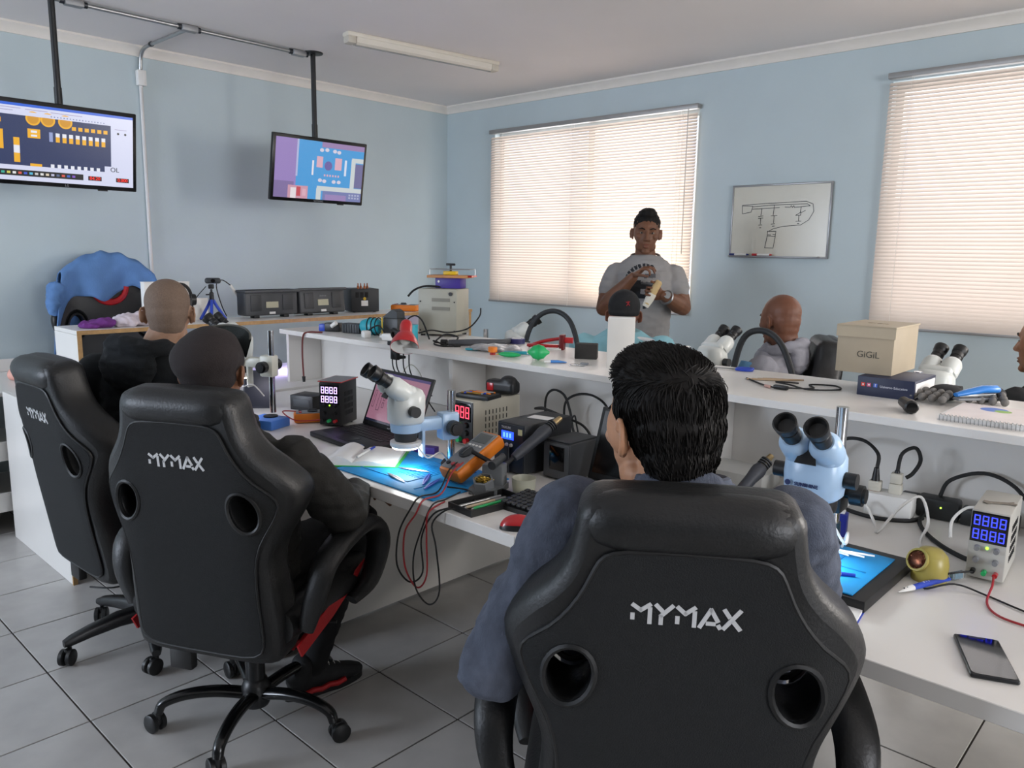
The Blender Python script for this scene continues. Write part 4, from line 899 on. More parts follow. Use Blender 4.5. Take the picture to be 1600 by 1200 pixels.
# galvanised conduit along the ceiling and down the wall
cdt_ = thing('electrical_conduit', 'galvanised steel conduit with junction boxes on the ceiling and screen wall', 'conduit', (-4.66, 2.2, ZC))
def Cn(x, y, z): return (x+4.66, y-2.2, z-ZC)
for y0, y1 in ((0.2, 1.55), (1.65, 2.16), (2.27, 2.90)):
    mb = MB(); mb.cyl(Cn(-4.66, y0, ZC-0.018), Cn(-4.66, y1, ZC-0.018), 0.0115, n=14); mb.build('pipe', m_steel, cdt_)
for y in (1.60, 2.215, 2.935):
    mb = MB(); mb.box(Cn(-4.66, y, ZC-0.019), (0.05, 0.095, 0.036), bev=0.008); o = mb.build('junction_box', M('cast_aluminium', '9a9b9d', 0.5, metal=0.5, var=0.06), cdt_)
    mb = MB(); mb.cyl(Cn(-4.66, y-0.066, ZC-0.018), Cn(-4.66, y-0.045, ZC-0.018), 0.016, n=12); mb.cyl(Cn(-4.66, y+0.045, ZC-0.018), Cn(-4.66, y+0.066, ZC-0.018), 0.016, n=12); mb.build('coupling', M('dark_coupling', '3c3f44', 0.4, metal=0.6), o)
mb = MB(); mb.cyl(Cn(-4.69, 2.215, ZC-0.018), Cn(-5.20, 2.218, ZC-0.018), 0.0115, n=14); mb.build('pipe', m_steel, cdt_)
mb = MB(); mb.cable([Cn(-5.20, 2.218, ZC-0.018), Cn(-5.30, 2.219, ZC-0.025), Cn(-5.355, 2.22, ZC-0.06), Cn(-5.378, 2.221, ZC-0.14), Cn(-5.385, 2.221, 2.62)], 0.0115, 12); mb.build('bend_pipe', m_steel, cdt_)
mb = MB(); mb.box(Cn(-5.375, 2.22, 2.575), (0.045, 0.055, 0.095), bev=0.005); mb.build('wall_box', m_wplastic, cdt_)
mb = MB(); mb.cyl(Cn(-5.386, 2.22, 0.35), Cn(-5.386, 2.22, 2.53), 0.0115, n=14); mb.build('pipe', M('white_conduit', 'd7d5d3', 0.4, var=0.03), cdt_)
mb = MB(); mb.cyl(Cn(-5.20, 2.218, ZC-0.018), Cn(-5.18, 2.218, ZC-0.018), 0.0155, n=12); mb.build('coupling', M('dark_coupling'), cdt_)

# fluorescent batten on the ceiling
fl = thing('fluorescent_batten', 'unlit fluorescent batten lamp fixed to the ceiling', 'lamp', (-3.98, 3.43, ZC), math.atan2(1.1, 0.16)-math.pi/2)
mb = MB(); mb.box((0, 0, -0.012), (0.075, 1.12, 0.024), bev=0.004); mb.build('tray', M('lamp_tray', 'd9d2c4', 0.45, var=0.03), fl)
mb = MB(); mb.prism([(-0.034, 0), (0.034, 0), (0.03, -0.03), (0.016, -0.042), (-0.016, -0.042), (-0.03, -0.03)], -0.5, 0.5, Matrix(((1, 0, 0, 0), (0, 0, 1, 0), (0, 1, 0, -0.024), (0, 0, 0, 1)))); mb.build('diffuser', M('prismatic_diffuser', 'd8d2c6', 0.25, var=0.03, bump=0.2, bscale=200), fl, ang=30)
for s in (-1, 1):
    mb = MB(); mb.box((0, s*0.53, -0.042), (0.072, 0.06, 0.045), bev=0.012); mb.build('end_cap', M('lamp_cap', 'c3bcae', 0.5), fl)
mb = MB(); mb.cyl((0.012, -0.5, -0.071), (0.012, 0.5, -0.071), 0.004, n=8); mb.build('spring_clip', m_steel, fl)
sp = MB(); sp.lathe([(0.002, -0.012), (0.03, -0.01), (0.042, -0.002), (0.042, 0)], 20); o = sp.build('smoke_detector', m_wplastic); place(o, (-1.72, 3.03, ZC)); tag(o, 'small round white detector on the ceiling at the top edge', 'detector')

# whiteboard with a circuit sketch
wbx = thing('whiteboard', 'whiteboard with a hand-drawn circuit sketch and a pen ledge', 'whiteboard', (-2.24, YW-0.004, 1.73))
WW, WH = 0.325, 0.228
mb = MB(); mb.box((0, -0.006, 0), (2*WW-0.01, 0.012, 2*WH-0.01)); mb.build('panel', M('dry_erase_surface', 'c9c5b6', 0.22, var=0.01), wbx, smooth=False)
mb = MB()
for z in (-WH, WH): mb.box((0, -0.008, z), (2*WW+0.012, 0.018, 0.012), bev=0.003)
for x in (-WW, WW): mb.box((x, -0.008, 0), (0.012, 0.018, 2*WH), bev=0.003)
mb.build('frame', M('aluminium_frame', '9c9c9c', 0.35, metal=0.7, var=0.02), wbx)
mb = MB(); mb.box((-0.02, -0.028, -WH+0.004), (0.60, 0.045, 0.006), bev=0.002); mb.build('pen_ledge', M('aluminium_frame'), wbx)
ink = M('marker_ink', '3a3c3e', 0.7, var=0)
def wb(x, y): return ((x-660)/400*WW, (455-y)/305*WH)     # crop pixels of the photographed board
sk_ = [[(345, 320), (350, 388), (425, 375), (435, 325), (345, 320)], [(345, 315), (540, 305), (700, 302), (870, 297), (925, 320), (935, 380), (900, 450), (840, 490), (700, 500), (620, 520), (585, 540)],
       [(435, 330), (600, 320), (880, 318), (905, 335)], [(435, 350), (660, 343)], [(780, 345), (900, 335)], [(515, 350), (510, 405)], [(490, 415), (530, 410)], [(490, 430), (530, 428)], [(510, 430), (510, 480)], [(495, 488), (525, 486)], [(505, 510), (518, 510)],
       [(618, 320), (612, 405)], [(595, 410), (645, 408)], [(620, 412), (620, 470)], [(600, 480), (630, 478)], [(610, 498), (628, 496)], [(835, 340), (830, 385)], [(795, 410), (835, 385), (835, 410), (795, 410)], [(835, 390), (870, 372)], [(820, 412), (822, 455)], [(800, 460), (842, 458)], [(812, 480), (828, 480)],
       [(575, 540), (645, 542), (640, 585), (575, 580), (575, 540)], [(575, 580), (560, 682), (630, 684), (642, 585)], [(580, 570), (605, 572)], [(620, 568), (640, 570)], [(705, 340), (740, 342)], [(745, 345), (755, 330), (765, 345), (775, 330), (782, 345)]]
pol = []
for s in sk_:
    for q in stroke([wb(*p) for p in s], 0.0035): pol.append((q, ink))
flat('drawing', pol, wbx, Matrix(((1, 0, 0, 0), (0, 0, -1, -0.0125), (0, 1, 0, 0), (0, 0, 0, 1))))
def marker(label, x, c):
    t = thing('marker', label, 'marker', (-2.24+x, YW-0.037, 1.73-WH+0.014), 0, 'whiteboard markers')
    mb = MB(); mb.cyl((-0.03, 0, 0), (0.055, 0, 0), 0.0065, n=12); mb.build('barrel', m_wplastic, t)
    mb = MB(); mb.cyl((-0.065, 0, 0), (-0.03, 0, 0), 0.0075, n=12); mb.build('cap', c, t)
    mb = MB(); mb.cyl((0.055, 0, 0), (0.07, 0, 0), 0.0065, 0.003, n=12); mb.build('end_plug', c, t)
marker('white marker with a dark blue cap on the whiteboard ledge', -0.25, M('ink_blue', '1d2a6b', 0.4)); marker('white marker with a red cap on the whiteboard ledge', -0.09, M('ink_red', 'b3202b', 0.4))
# ================================================================ instruments and loose items
m_beige = M('beige_metal', 'b5b0a0', 0.5, var=0.03); m_vent = M('vent_dark', '1b1c1d', 0.8, var=0)
m_blue = M('silicone_blue', '1492d6', 0.55, var=0.05, nscale=20); m_orange = M('orange_rubber', 'e07b18', 0.5, var=0.04)
m_scope = M('scope_enamel', 'd4d8d4', 0.3, var=0.02); m_scopeb = M('scope_enamel_blue', 'a9c6e2', 0.28, var=0.02)
m_paper = M('paper', 'e9e8e6', 0.85, var=0.02); m_red = M('red_plastic', 'b41c22', 0.3, var=0.04, coat=0.4); m_purple = M('purple_print', '3d2a86', 0.5)
m_yellow = M('yellow_plastic', 'd8b21c', 0.45); m_green = M('green_rubber', '1fae62', 0.4, var=0.03); m_teal = M('teal_plastic', '2a9fb0', 0.4); m_brass = M('brass', 'b5914a', 0.35, metal=0.9, var=0.15, nscale=60)
m_bluep = M('blue_plastic', '2747b8', 0.4, var=0.04); m_grey = M('mid_grey_plastic', '7e8083', 0.5, var=0.04); m_clear = M('clear_plastic', 'f2f4f4', 0.1, var=0, trans=0.92)
m_copper = M('copper', '8c5233', 0.4, metal=0.9, var=0.2, nscale=200)
FRONT = Matrix(((1, 0, 0, 0), (0, 0, -1, 0), (0, 1, 0, 0), (0, 0, 0, 1)))      # draws XY prints on a face looking towards -Y
def front(x, y, z): return Matrix.Translation((x, y, z)) @ FRONT

def led_light(parent, z, y, power, colr, r=0.04):
    l = bpy.data.lights.new('led_ring_light', 'AREA'); l.shape = 'DISK'; l.size = 2*r; l.energy = power; l.color = colr
    o = bpy.data.objects.new('led_ring_light', l); col.objects.link(o); o.parent = parent; o.location = (0, y, z)
    return o
def scope(label, loc, rz, enamel, pole_h=0.26, lift=0.0, s=1.0, ring=True, base=True, light=0.0, lightcol=(0.8, 0.92, 1.0), brand=None, dist=0.16, dark_lens=False, col2=None, collar=False):
    t = thing('stereo_microscope', label, 'microscope', loc, rz, 'stereo microscopes'); z0 = lift; d = -dist
    if base:
        mb = MB(); mb.lathe([(0.002, 0), (0.034, 0), (0.034, 0.008), (0.026, 0.018), (0.018, 0.022)], 24); mb.build('foot', m_black, t)
    mb = MB(); mb.cyl((0, 0, 0.012), (0, 0, pole_h), 0.0135, n=18); mb.build('pole', m_chrome, t)
    if collar: mb = MB(); mb.cyl((0, 0, 0.0), (0, 0, 0.055), 0.0175, n=18); mb.build('pole_collar', M('dark_teal_collar', '16303c', 0.35), t)
    za = z0+0.135
    mb = MB(); mb.box((0, -0.012, za), (0.052, 0.062, 0.09), bev=0.008); mb.box((0, -0.07, za+0.012), (0.04, 0.10, 0.042), bev=0.008); mb.box((0, -0.105, za-0.045), (0.036, 0.012, 0.10), bev=0.004); arm_ = mb.build('focus_arm', col2 or m_scopeb, t)
    for sx in (-1, 1):
        mb = MB(); mb.cyl((sx*0.026, -0.012, za), (sx*0.04, -0.012, za), 0.012, n=16); mb.cyl((sx*0.038, -0.012, za), (sx*0.064, -0.012, za), 0.024, n=24); mb.cyl((sx*0.064, -0.012, za), (sx*0.07, -0.012, za), 0.017, n=20); mb.build('focus_knob', m_black, arm_)
        mb = MB(); mb.cyl((sx*0.056, d, z0+0.205), (sx*0.064, d, z0+0.205), 0.009, n=12); mb.cyl((sx*0.062, d, z0+0.205), (sx*0.086, d, z0+0.205), 0.017, n=20); mb.build('zoom_knob', m_black, t)
    mb = MB(); mb.lathe([(0.03, 0.128), (0.047, 0.13), (0.049, 0.14), (0.049, 0.158), (0.044, 0.162)], 28, T((0, d, z0))); mb.build('holder_ring', (m_black if dark_lens else (col2 or m_scopeb)), t)
    mb = MB(); mb.lathe([(0.012, 0.092), (0.028, 0.093), (0.036, 0.105), (0.038, 0.128), (0.03, 0.13)], 28, T((0, d, z0))); mb.build('objective', m_dkgrey, t)
    # head body: rounded block narrowing to the top, then the inclined prism housing
    mb = MB(); R = []
    for zz, rx, ry, cy in ((0.158, 0.050, 0.048, 0), (0.166, 0.058, 0.054, 0), (0.21, 0.062, 0.056, 0.002), (0.245, 0.060, 0.054, 0.004), (0.262, 0.052, 0.046, 0.004), (0.268, 0.04, 0.034, 0.004)):
        R.append([Vector((rx*(abs(math.cos(a))**0.75)*(1 if math.cos(a) >= 0 else -1), d+cy+ry*(abs(math.sin(a))**0.75)*(1 if math.sin(a) >= 0 else -1), z0+zz)) for a in [2*math.pi*j/32 for j in range(32)]])
    mb.rings(R); hd = mb.build('zoom_body', enamel, t, ang=45)
    H = T((0, d-0.005, z0+0.245), rx=rad(-4))
    mb = MB(); mb.box((0, -0.012, 0.012), (0.108, 0.075, 0.05), H, bev=0.016, seg=3); hs = mb.build('prism_housing', enamel, t)
    mb = MB(); mb.prism([(-0.022, -0.03), (0.022, -0.03), (0.006, 0.03), (-0.006, 0.03)], 0, 0.004, H @ T((0, -0.050, 0.018), rx=rad(60))); mb.build('wedge_plate', m_black, t)
    tl = rad(58)
    for sx in (-1, 1):
        E0 = H @ T((sx*0.031, -0.030, 0.022), rx=tl, rz=0)
        mb = MB(); mb.lathe([(0.003, -0.03), (0.030, -0.03), (0.033, -0.02), (0.033, 0.022), (0.028, 0.036), (0.022, 0.042)], 24, E0); tb = mb.build('eyepiece_housing', enamel, t)
        mb = MB(); mb.lathe([(0.004, 0.036), (0.0185, 0.038), (0.0185, 0.06), (0.0205, 0.062), (0.0205, 0.078), (0.018, 0.081), (0.023, 0.088), (0.0245, 0.108), (0.021, 0.109), (0.016, 0.094), (0.004, 0.094)], 24, E0); mb.build('eyepiece', m_black, tb)
    if ring:
        mb = MB(); mb.lathe([(0.030, 0.082), (0.047, 0.082), (0.05, 0.086), (0.05, 0.098), (0.036, 0.1), (0.03, 0.096)], 32, T((0, d, z0))); rg = mb.build('ring_light', m_wplastic, t)
        if light:
            mb = MB(); mb.tube([(0.041*math.cos(a), d+0.041*math.sin(a), z0+0.0805) for a in [2*math.pi*j/32 for j in range(32)]], 0.0042, 6, closed=True); mb.build('led_ring', E('fff6dc', 9.0), rg)
            led_light(t, z0+0.074, d, light, lightcol)
        mb = MB(); mb.cable([(0.045, d+0.02, z0+0.09), (0.06, d+0.05, z0+0.05), (0.05, d+0.10, z0+0.06), (0.03, d+0.14, z0+0.01)], 0.0028, 6); mb.build('ring_cable', m_wplastic, rg)
    if brand:
        mb = MB(); k = front(-0.026, d-0.0555, z0+0.193)
        text_mesh(brand[0], 0.0105, M('navy_ink', '1d2c5c', 0.5), 'brand_text', hd, k @ Matrix.Translation((0.026, 0.0, 0.0)), bold=0.0003)
        text_mesh(brand[1], 0.0075, M('navy_ink'), 'brand_text', hd, k @ Matrix.Translation((0.022, -0.011, 0.0)))
        mb.prism(circ(-0.012, 0.001, 0.006), 0, 0.0008, k); mb.build('brand_disc', M('navy_ink'), hd)
    if s != 1.0: t.scale = (s, s, s)
    return t
def digits(parent, X, w, h, colr, rows=1, n=4):
    pol = [(rc(-w/2, -h/2, w/2, h/2), E('05060c', 0.4))]
    for r in range(rows):
        y0 = h/2-(r+0.5)*h/rows
        for i in range(n):
            cx = -w/2+w*(i+0.5)/n; dw, dh = w/n*0.30, h/rows*0.33; lw = w/n*0.13
            for s in ([(-dw, dh), (dw, dh)], [(-dw, 0), (dw, 0)], [(-dw, -dh), (dw, -dh)], [(-dw, dh), (-dw, 0)], [(dw, dh), (dw, 0)], [(-dw, 0), (-dw, -dh)], [(dw, 0), (dw, -dh)]):
                for q in stroke([(cx+a, y0+b) for a, b in s], lw): pol.append((q, E(colr, 3.0)))
    return flat('display', pol, parent, X)
def psu(label, loc, rz, size, body, dcol, face='c6c4bd', knobs=2, win=(0.8, 0.36, 0.24), rows=2, grp='bench power supplies'):
    w, d, h = size; t = thing('power_supply', label, 'power supply', loc, rz, grp)
    mb = MB(); mb.box((0, d/2, h/2+0.006), (w, d, h), bev=0.004); bd = mb.build('case', body, t)
    for sx in (-1, 1):
        for y in (0.03, d-0.03): mb = MB(); mb.cyl((sx*(w/2-0.015), y, 0), (sx*(w/2-0.015), y, 0.008), 0.007, n=10); mb.build('foot', m_black, t)
    mb = MB(); mb.box((0, -0.001, h/2+0.006), (w*0.96, 0.004, h*0.95), bev=0.001); fp = mb.build('front_panel', M('panel_'+face, face, 0.45, var=0.02), t)
    mb = MB(); mb.box((0, -0.004, 0.006+h*(1-win[2]-0.02)), (w*win[0]+0.006, 0.003, h*win[1]+0.006), bev=0.001); mb.build('display_window', m_blackg, t)
    digits(t, front(0, -0.0062, 0.006+h*(1-win[2]-0.02)), w*win[0], h*win[1], dcol, rows)
    for r in range(2):
        for i in range(knobs):
            x = (i-(knobs-1)/2)*w*0.5; z = 0.006+h*(0.46-0.17*r)
            mb = MB(); mb.cyl((x, -0.003, z), (x, -0.017, z), w*0.085, w*0.075, n=16); mb.build('knob', m_grey if face != '1b1c1e' else m_black, t)
    for i, c in enumerate((m_black, m_green, m_red)):
        x = (i-1)*w*0.29; mb = MB(); mb.cyl((x, -0.003, 0.006+h*0.12), (x, -0.02, 0.006+h*0.12), w*0.07, n=14); mb.build('terminal', c, t)
    mb = MB(); mb.cyl((0, -0.002, 0.006+h*0.47), (0, -0.005, 0.006+h*0.47), 0.0035, n=10); mb.build('pilot_light', E('8fe03a', 2.5), t)
    for sx in (-1, 1):
        for r in range(4):
            mb = MB()
            for i in range(7): mb.box((sx*(w/2+0.0004), d*0.25+i*d*0.075, 0.006+h*(0.27+r*0.15)), (0.0012, d*0.016, h*0.10))
            o = mb.build('vent_slots', m_vent, bd, smooth=False); o['kind'] = 'stuff'
    return t
def multimeter(label, loc, rz, tilt=0, grp='orange multimeters', s=1.0):
    t = thing('multimeter', label, 'multimeter', loc, rz, grp)
    X = T((0, 0, 0), rx=tilt)
    def bx(nm, c, d, m, bev, par): mb = MB(); mb.box(c, d, X, bev=bev); return mb.build(nm, m, par)
    b = bx('holster', (0, 0.09, 0.022), (0.088, 0.185, 0.042), m_orange, 0.012, t)
    f = bx('face', (0, 0.09, 0.0425), (0.07, 0.165, 0.004), m_grey, 0.0015, t)
    bx('screen', (0, 0.145, 0.0445), (0.056, 0.038, 0.003), M('lcd_grey', '5b6160', 0.2, var=0.02), 0.001, t)
    for i in range(4): bx('button', (-0.021+i*0.014, 0.112, 0.0452), (0.009, 0.006, 0.003), m_wplastic, 0.001, f)
    mb = MB(); mb.lathe([(0.002, 0.0), (0.022, 0.0), (0.022, 0.005), (0.008, 0.009), (0.002, 0.009)], 22, X @ T((0, 0.078, 0.0445))); mb.box((0, 0.078, 0.053), (0.007, 0.036, 0.006), X, bev=0.002); mb.build('dial', m_dkgrey, t)
    for i, c in enumerate((m_black, m_red, m_red)):
        mb = MB(); mb.lathe([(0.002, 0), (0.0065, 0), (0.0065, 0.003), (0.002, 0.003)], 12, X @ T((-0.02+i*0.02, 0.025, 0.0445))); mb.build('jack', c, t)
    if tilt > 0.2:
        mb = MB(); mb.box((0, 0.17*math.cos(tilt)+0.03, 0.17*math.sin(tilt)/2), (0.06, 0.005, 0.17*math.sin(tilt)), bev=0.002); mb.build('kickstand', m_dkgrey, t)
    if s != 1: t.scale = (s, s, s)
    return t
def laptop(label, loc, rz, w, d, scr_h, open_deg, scr=None, body=None, logo=None):
    t = thing('laptop', label, 'laptop', loc, rz, 'open laptops'); bm_ = body or m_black
    mb = MB(); mb.box((0, -d/2, 0.011), (w, d, 0.02), bev=0.004); b = mb.build('base', bm_, t)
    rows = [(14, 0.0), (14, 1), (13, 2), (13, 3), (12, 4)]; kw = w*0.88/14
    km = MB(); km.box((0, 0, 0), (kw*0.82, kw*0.82, 0.0024), bev=0.0006, seg=1); kme = km.mesh('key', M('laptop_key', '1a1b1d', 0.5, var=0.05))
    for n, r in rows:
        for i in range(n): link('key', kme, b, Matrix.Translation(((i-(n-1)/2)*kw, -0.03-r*kw, 0.0222)))
    mb = MB(); mb.box((0, -d+0.055, 0.0214), (0.10, 0.065, 0.001)); mb.build('touchpad', M('touchpad', '232427', 0.35), b)
    mb = MB(); mb.box((w*0.36, -d+0.03, 0.0214), (0.022, 0.018, 0.0008)); mb.build('sticker', M('sticker_blue', '2c6db0', 0.4), b)
    X = T((0, -0.004, 0.02), rx=-rad(open_deg-90))
    mb = MB(); mb.box((0, 0.004, scr_h/2), (w, 0.010, scr_h), bev=0.004); lid = mb.build('lid', bm_, t); lid.matrix_basis = X
    pol = scr or [(rc(-w/2+0.014, 0.022, w/2-0.014, scr_h-0.014), M('screen_off', '060708', 0.08, var=0))]
    flat('screen', pol, lid, front(0, -0.0012, 0))
    if logo: text_mesh(logo, 0.011, M('logo_silver', 'b5b8bb', 0.3, var=0), 'brand_mark', lid, front(0, -0.0014, 0.010))
    return t
def notebook(label, loc, rz, w, h, cover, spiral=False, th=0.014, n=22):
    t = thing('notebook', label, 'notebook', loc, rz)
    mb = MB(); mb.box((0, 0, th/2+0.001), (w, h, th-0.002)); mb.build('pages', m_paper, t, smooth=False)
    mb = MB(); mb.box((0, 0, 0.0008), (w+0.006, h+0.006, 0.0016)); mb.build('cover', cover, t, smooth=False)
    if spiral:
        lm = MB(); lm.tube([(0, -h/2-0.002+0.009*math.cos(a), th/2+0.011*math.sin(a)) for a in [2*math.pi*j/14 for j in range(14)]], 0.0012, 5, closed=True); me = lm.mesh('wire_loop', m_steel)
        for i in range(n): link('wire_loop', me, t, Matrix.Translation((-w/2+w*(i+0.5)/n, 0, 0)))
    return t
def pen(label, a, b, r, m1, m2=None, cat='pen', name='pen'):
    a = Vector(a); b = Vector(b); t = thing(name, label, cat, a); d = b-a
    mb = MB(); mb.cyl((0, 0, 0), d*0.72, r, n=10); mb.build('barrel', m1, t)
    mb = MB(); mb.cyl(d*0.72, d, r*1.12, r*0.9, n=10); mb.build('cap', m2 or m1, t)
    mb = MB(); mb.cyl((0, 0, 0), d*-0.06, r*0.8, r*0.15, n=10); mb.build('tip', m_steel, t)
    return t
def cable(label, pts, r, mat, name='cable', plug=None):
    o = Vector(pts[0]); t = thing(name, label, 'cable', o)
    mb = MB(); mb.cable([Vector(p)-o for p in pts], r, 6); mb.build('cord', mat, t)
    if plug:
        for e, f in ((0, 1), (-1, -2)):
            if plug in (0, 2) and e == 0 or plug in (1, 2) and e == -1:
                p, q = Vector(pts[e])-o, Vector(pts[f])-o; mb = MB(); mb.cyl(p, p+(p-q).normalized()*0.03, r*2.2, r*1.6, n=10); mb.build('plug', m_black, t)
    return t
def tweezers(label, loc, rz, L=0.12, mat=None):
    t = thing('tweezers', label, 'tweezers', loc, rz, 'tweezers')
    for s in (-1, 1): mb = MB(); mb.loft([((0, 0, 0.003), 0.0035, 0.0012), ((L*0.4, s*0.005, 0.004), 0.0045, 0.001), ((L*0.75, s*0.004, 0.003), 0.003, 0.001), ((L, s*0.0006, 0.002), 0.0008, 0.0006)], 8, ax=(0, 1, 0)); mb.build('arm', mat or m_steel, t)
    return t
def hotgun(label, a, b, grp='hot air handles'):
    """handle of a rework station from a (cable end) to b (nozzle)"""
    a = Vector(a); b = Vector(b); t = thing('hot_air_gun', label, 'hot air gun', a, 0, grp); d = (b-a); L = d.length; x, y, z = frame((0, 0, 0), d)
    X = Matrix((x, y, z)).transposed().to_4x4()
    mb = MB(); mb.lathe([(0.004, 0), (0.013, 0.004), (0.017, 0.03), (0.019, L*0.45), (0.0225, L*0.6), (0.0225, L*0.66), (0.019, L*0.72)], 20, X); mb.build('handle', M('gun_grey', '3b3e45', 0.5, var=0.04), t)
    for i in range(4): mb = MB(); mb.lathe([(0.015, 0), (0.0195, 0.001), (0.0195, 0.005), (0.015, 0.006)], 18, X @ Matrix.Translation((0, 0, L*0.71+i*0.0085))); mb.build('cooling_ring', m_dkgrey, t)
    mb = MB(); mb.lathe([(0.013, L*0.72), (0.0135, L*0.86), (0.011, L*0.88), (0.009, L), (0.006, L)], 18, X); mb.build('nozzle', M('nozzle_steel', 'b09a72', 0.35, metal=0.8, var=0.1), t)
    return t

# ---------------------------------------------------------------- left half of the long bench
def silicone_mat(label, loc, rz, w, h, th=0.005):
    t = thing('work_mat', label, 'mat', loc, rz, 'blue silicone work mats'); mb = MB(); mb.box((0, 0, th/2), (w, h, th), bev=0.002); b = mb.build('sheet', m_blue, t)
    for i in range(9): mb = MB(); mb.box((-0.06+i*0.014, 0.02, th+0.0008), (0.0025, h*0.42, 0.0016)); mb.build('rib', m_blue, b, smooth=False)
    for (x0, y0, x1, y1) in ((-w*0.42, -h*0.30, w*0.1, -h*0.30), (w*0.1, -h*0.30, w*0.1, -h*0.12), (w*0.25, -h*0.4, w*0.25, h*0.4), (w*0.25, 0.0, w*0.44, 0.0), (-w*0.45, h*0.36, w*0.2, h*0.36)):
        mb = MB(); mb.box(((x0+x1)/2, (y0+y1)/2, th+0.001), (abs(x1-x0)+0.004, abs(y1-y0)+0.004, 0.002)); mb.build('ridge', M('silicone_blue_dark', '0f78b4', 0.6), b, smooth=False)
    return t
silicone_mat('large blue silicone mat under the white microscope', (-1.955, 1.66, ZD), 0, 0.50, 0.335)
scope('white stereo microscope with a glowing ring lamp on the large blue mat', (-1.963, 1.803, ZD+0.005), rad(-17), m_scope, 0.25, 0.0, 1.06, True, True, 0.22, (0.82, 0.93, 1.0))
nb = thing('open_notebook', 'open notebook with blank pages and a green cover edge by the blue mat', 'notebook', (-2.25, 1.62, ZD+0.006), rad(40))
for sx in (-1, 1):
    mb = MB(); R = []
    for i in range(11):
        f = i/10; z = 0.010+0.020*math.sin(min(1, f*1.6)*math.pi)*(1.0 if sx < 0 else 0.35)+0.002; R.append([(sx*f*0.150, -0.105, 0.0012), (sx*f*0.150, -0.105, z), (sx*f*0.150, 0.105, z), (sx*f*0.150, 0.105, 0.0012)])
    mb.rings([[Vector(p) for p in r] for r in R]); mb.build('page_block', m_paper, nb, ang=50)
mb = MB(); mb.box((0, 0, -0.0005), (0.322, 0.222, 0.003)); mb.build('cover', M('green_cover', '2fae4c', 0.5), nb, smooth=False)
pen('blue ballpoint pen lying in the fold of the open notebook', (-2.20, 1.575, ZD+0.028), (-2.265, 1.70, ZD+0.031), 0.0042, m_wplastic, m_bluep)
PKS = [(rc(-0.178, 0.020, 0.178, 0.232), E('b78098', 0.62)), (rc(-0.178, 0.221, 0.178, 0.232), E('5a4a82', 0.6)), (rc(-0.178, 0.020, 0.178, 0.030), E('1c2240', 0.5))]
for x, y, w_, h_ in ((-0.165, 0.08, 0.012, 0.07), (-0.13, 0.07, 0.02, 0.07), (-0.095, 0.085, 0.012, 0.02), (-0.095, 0.115, 0.012, 0.02), (-0.05, 0.19, 0.06, 0.003), (-0.14, 0.16, 0.06, 0.002)):
    for q in stroke([(x, y), (x+w_, y), (x+w_, y+h_), (x, y+h_), (x, y)], 0.0022): PKS.append((q, E('50324a', 0.4)))
laptop('open black laptop with a pink drawing on its screen behind the notebook', (-2.475, 1.93, ZD), rad(-4), 0.385, 0.25, 0.245, 112, PKS, logo='acer')
psu('black and red power supply with glowing violet digits left of the laptop', (-2.77, 1.85, ZD), rad(28), (0.10, 0.15, 0.185), M('psu_black', '1c1e20', 0.4, var=0.04), 'c9a4ff', face='1b1c1e', win=(0.8, 0.42, 0.26))
o = MB(); o.prism([(-0.052, 0), (0.052, 0), (0.052, 0.155), (-0.052, 0.155)], 0, 0.004); t = thing('psu_cover', 'thin grey lid with a red rim on top of the black power supply', 'lid', (-2.77, 1.85, ZD+0.1915), rad(28)); o.build('lid', m_grey, t, smooth=False)
o = MB(); o.tube([(-0.053, -0.001, 0.002), (0.053, -0.001, 0.002), (0.053, 0.156, 0.002), (-0.053, 0.156, 0.002)], 0.0025, 6, closed=True); o.build('red_rim', m_red, t)
multimeter('orange multimeter lying flat beside the black and red power supply', (-2.955, 1.79, ZD), rad(-30))
t = thing('adapter_box', 'flat black box on the bench behind the orange multimeter', 'box', (-3.17, 2.0, ZD), rad(20)); mb = MB(); mb.box((0, 0, 0.035), (0.13, 0.11, 0.07), bev=0.004); b = mb.build('case', m_black, t); mb = MB(); mb.box((0, -0.0556, 0.035), (0.09, 0.002, 0.035), bev=0.001); mb.build('front_plate', m_dkgrey, b)
t = thing('microscope_base', 'blue box-shaped base under the farther microscope pole', 'base', (-2.95, 1.66, ZD), rad(20)); mb = MB(); mb.box((0, 0, 0.02), (0.14, 0.12, 0.04), bev=0.005); mb.build('block', M('mid_blue_plastic', '4a7fd0', 0.4), t); mb = MB(); mb.cyl((0, 0.02, 0.04), (0, 0.02, 0.046), 0.03, n=20); mb.build('pole_socket', m_black, t)
scope('white stereo microscope partly hidden behind the dark cap', (-2.955, 1.69, ZD+0.046), rad(-62), m_scope, 0.36, 0.075, 1.0, True, False, 0.25, (0.72, 0.70, 1.0), col2=M('scope_cream', 'cfd0c4', 0.35))
t = thing('tablet', 'dark tablet standing upright behind the hidden microscope', 'tablet', (-3.33, 1.83, ZD), rad(50), rx=rad(-12)); mb = MB(); mb.box((0, 0, 0.09), (0.14, 0.009, 0.18), bev=0.004); b = mb.build('case', M('slate_plastic', '33363f', 0.5), t); flat('screen', [(rc(-0.062, 0.01, 0.062, 0.17), M('slate_screen', '2a2d36', 0.3, var=0))], b, front(0, -0.0049, 0))
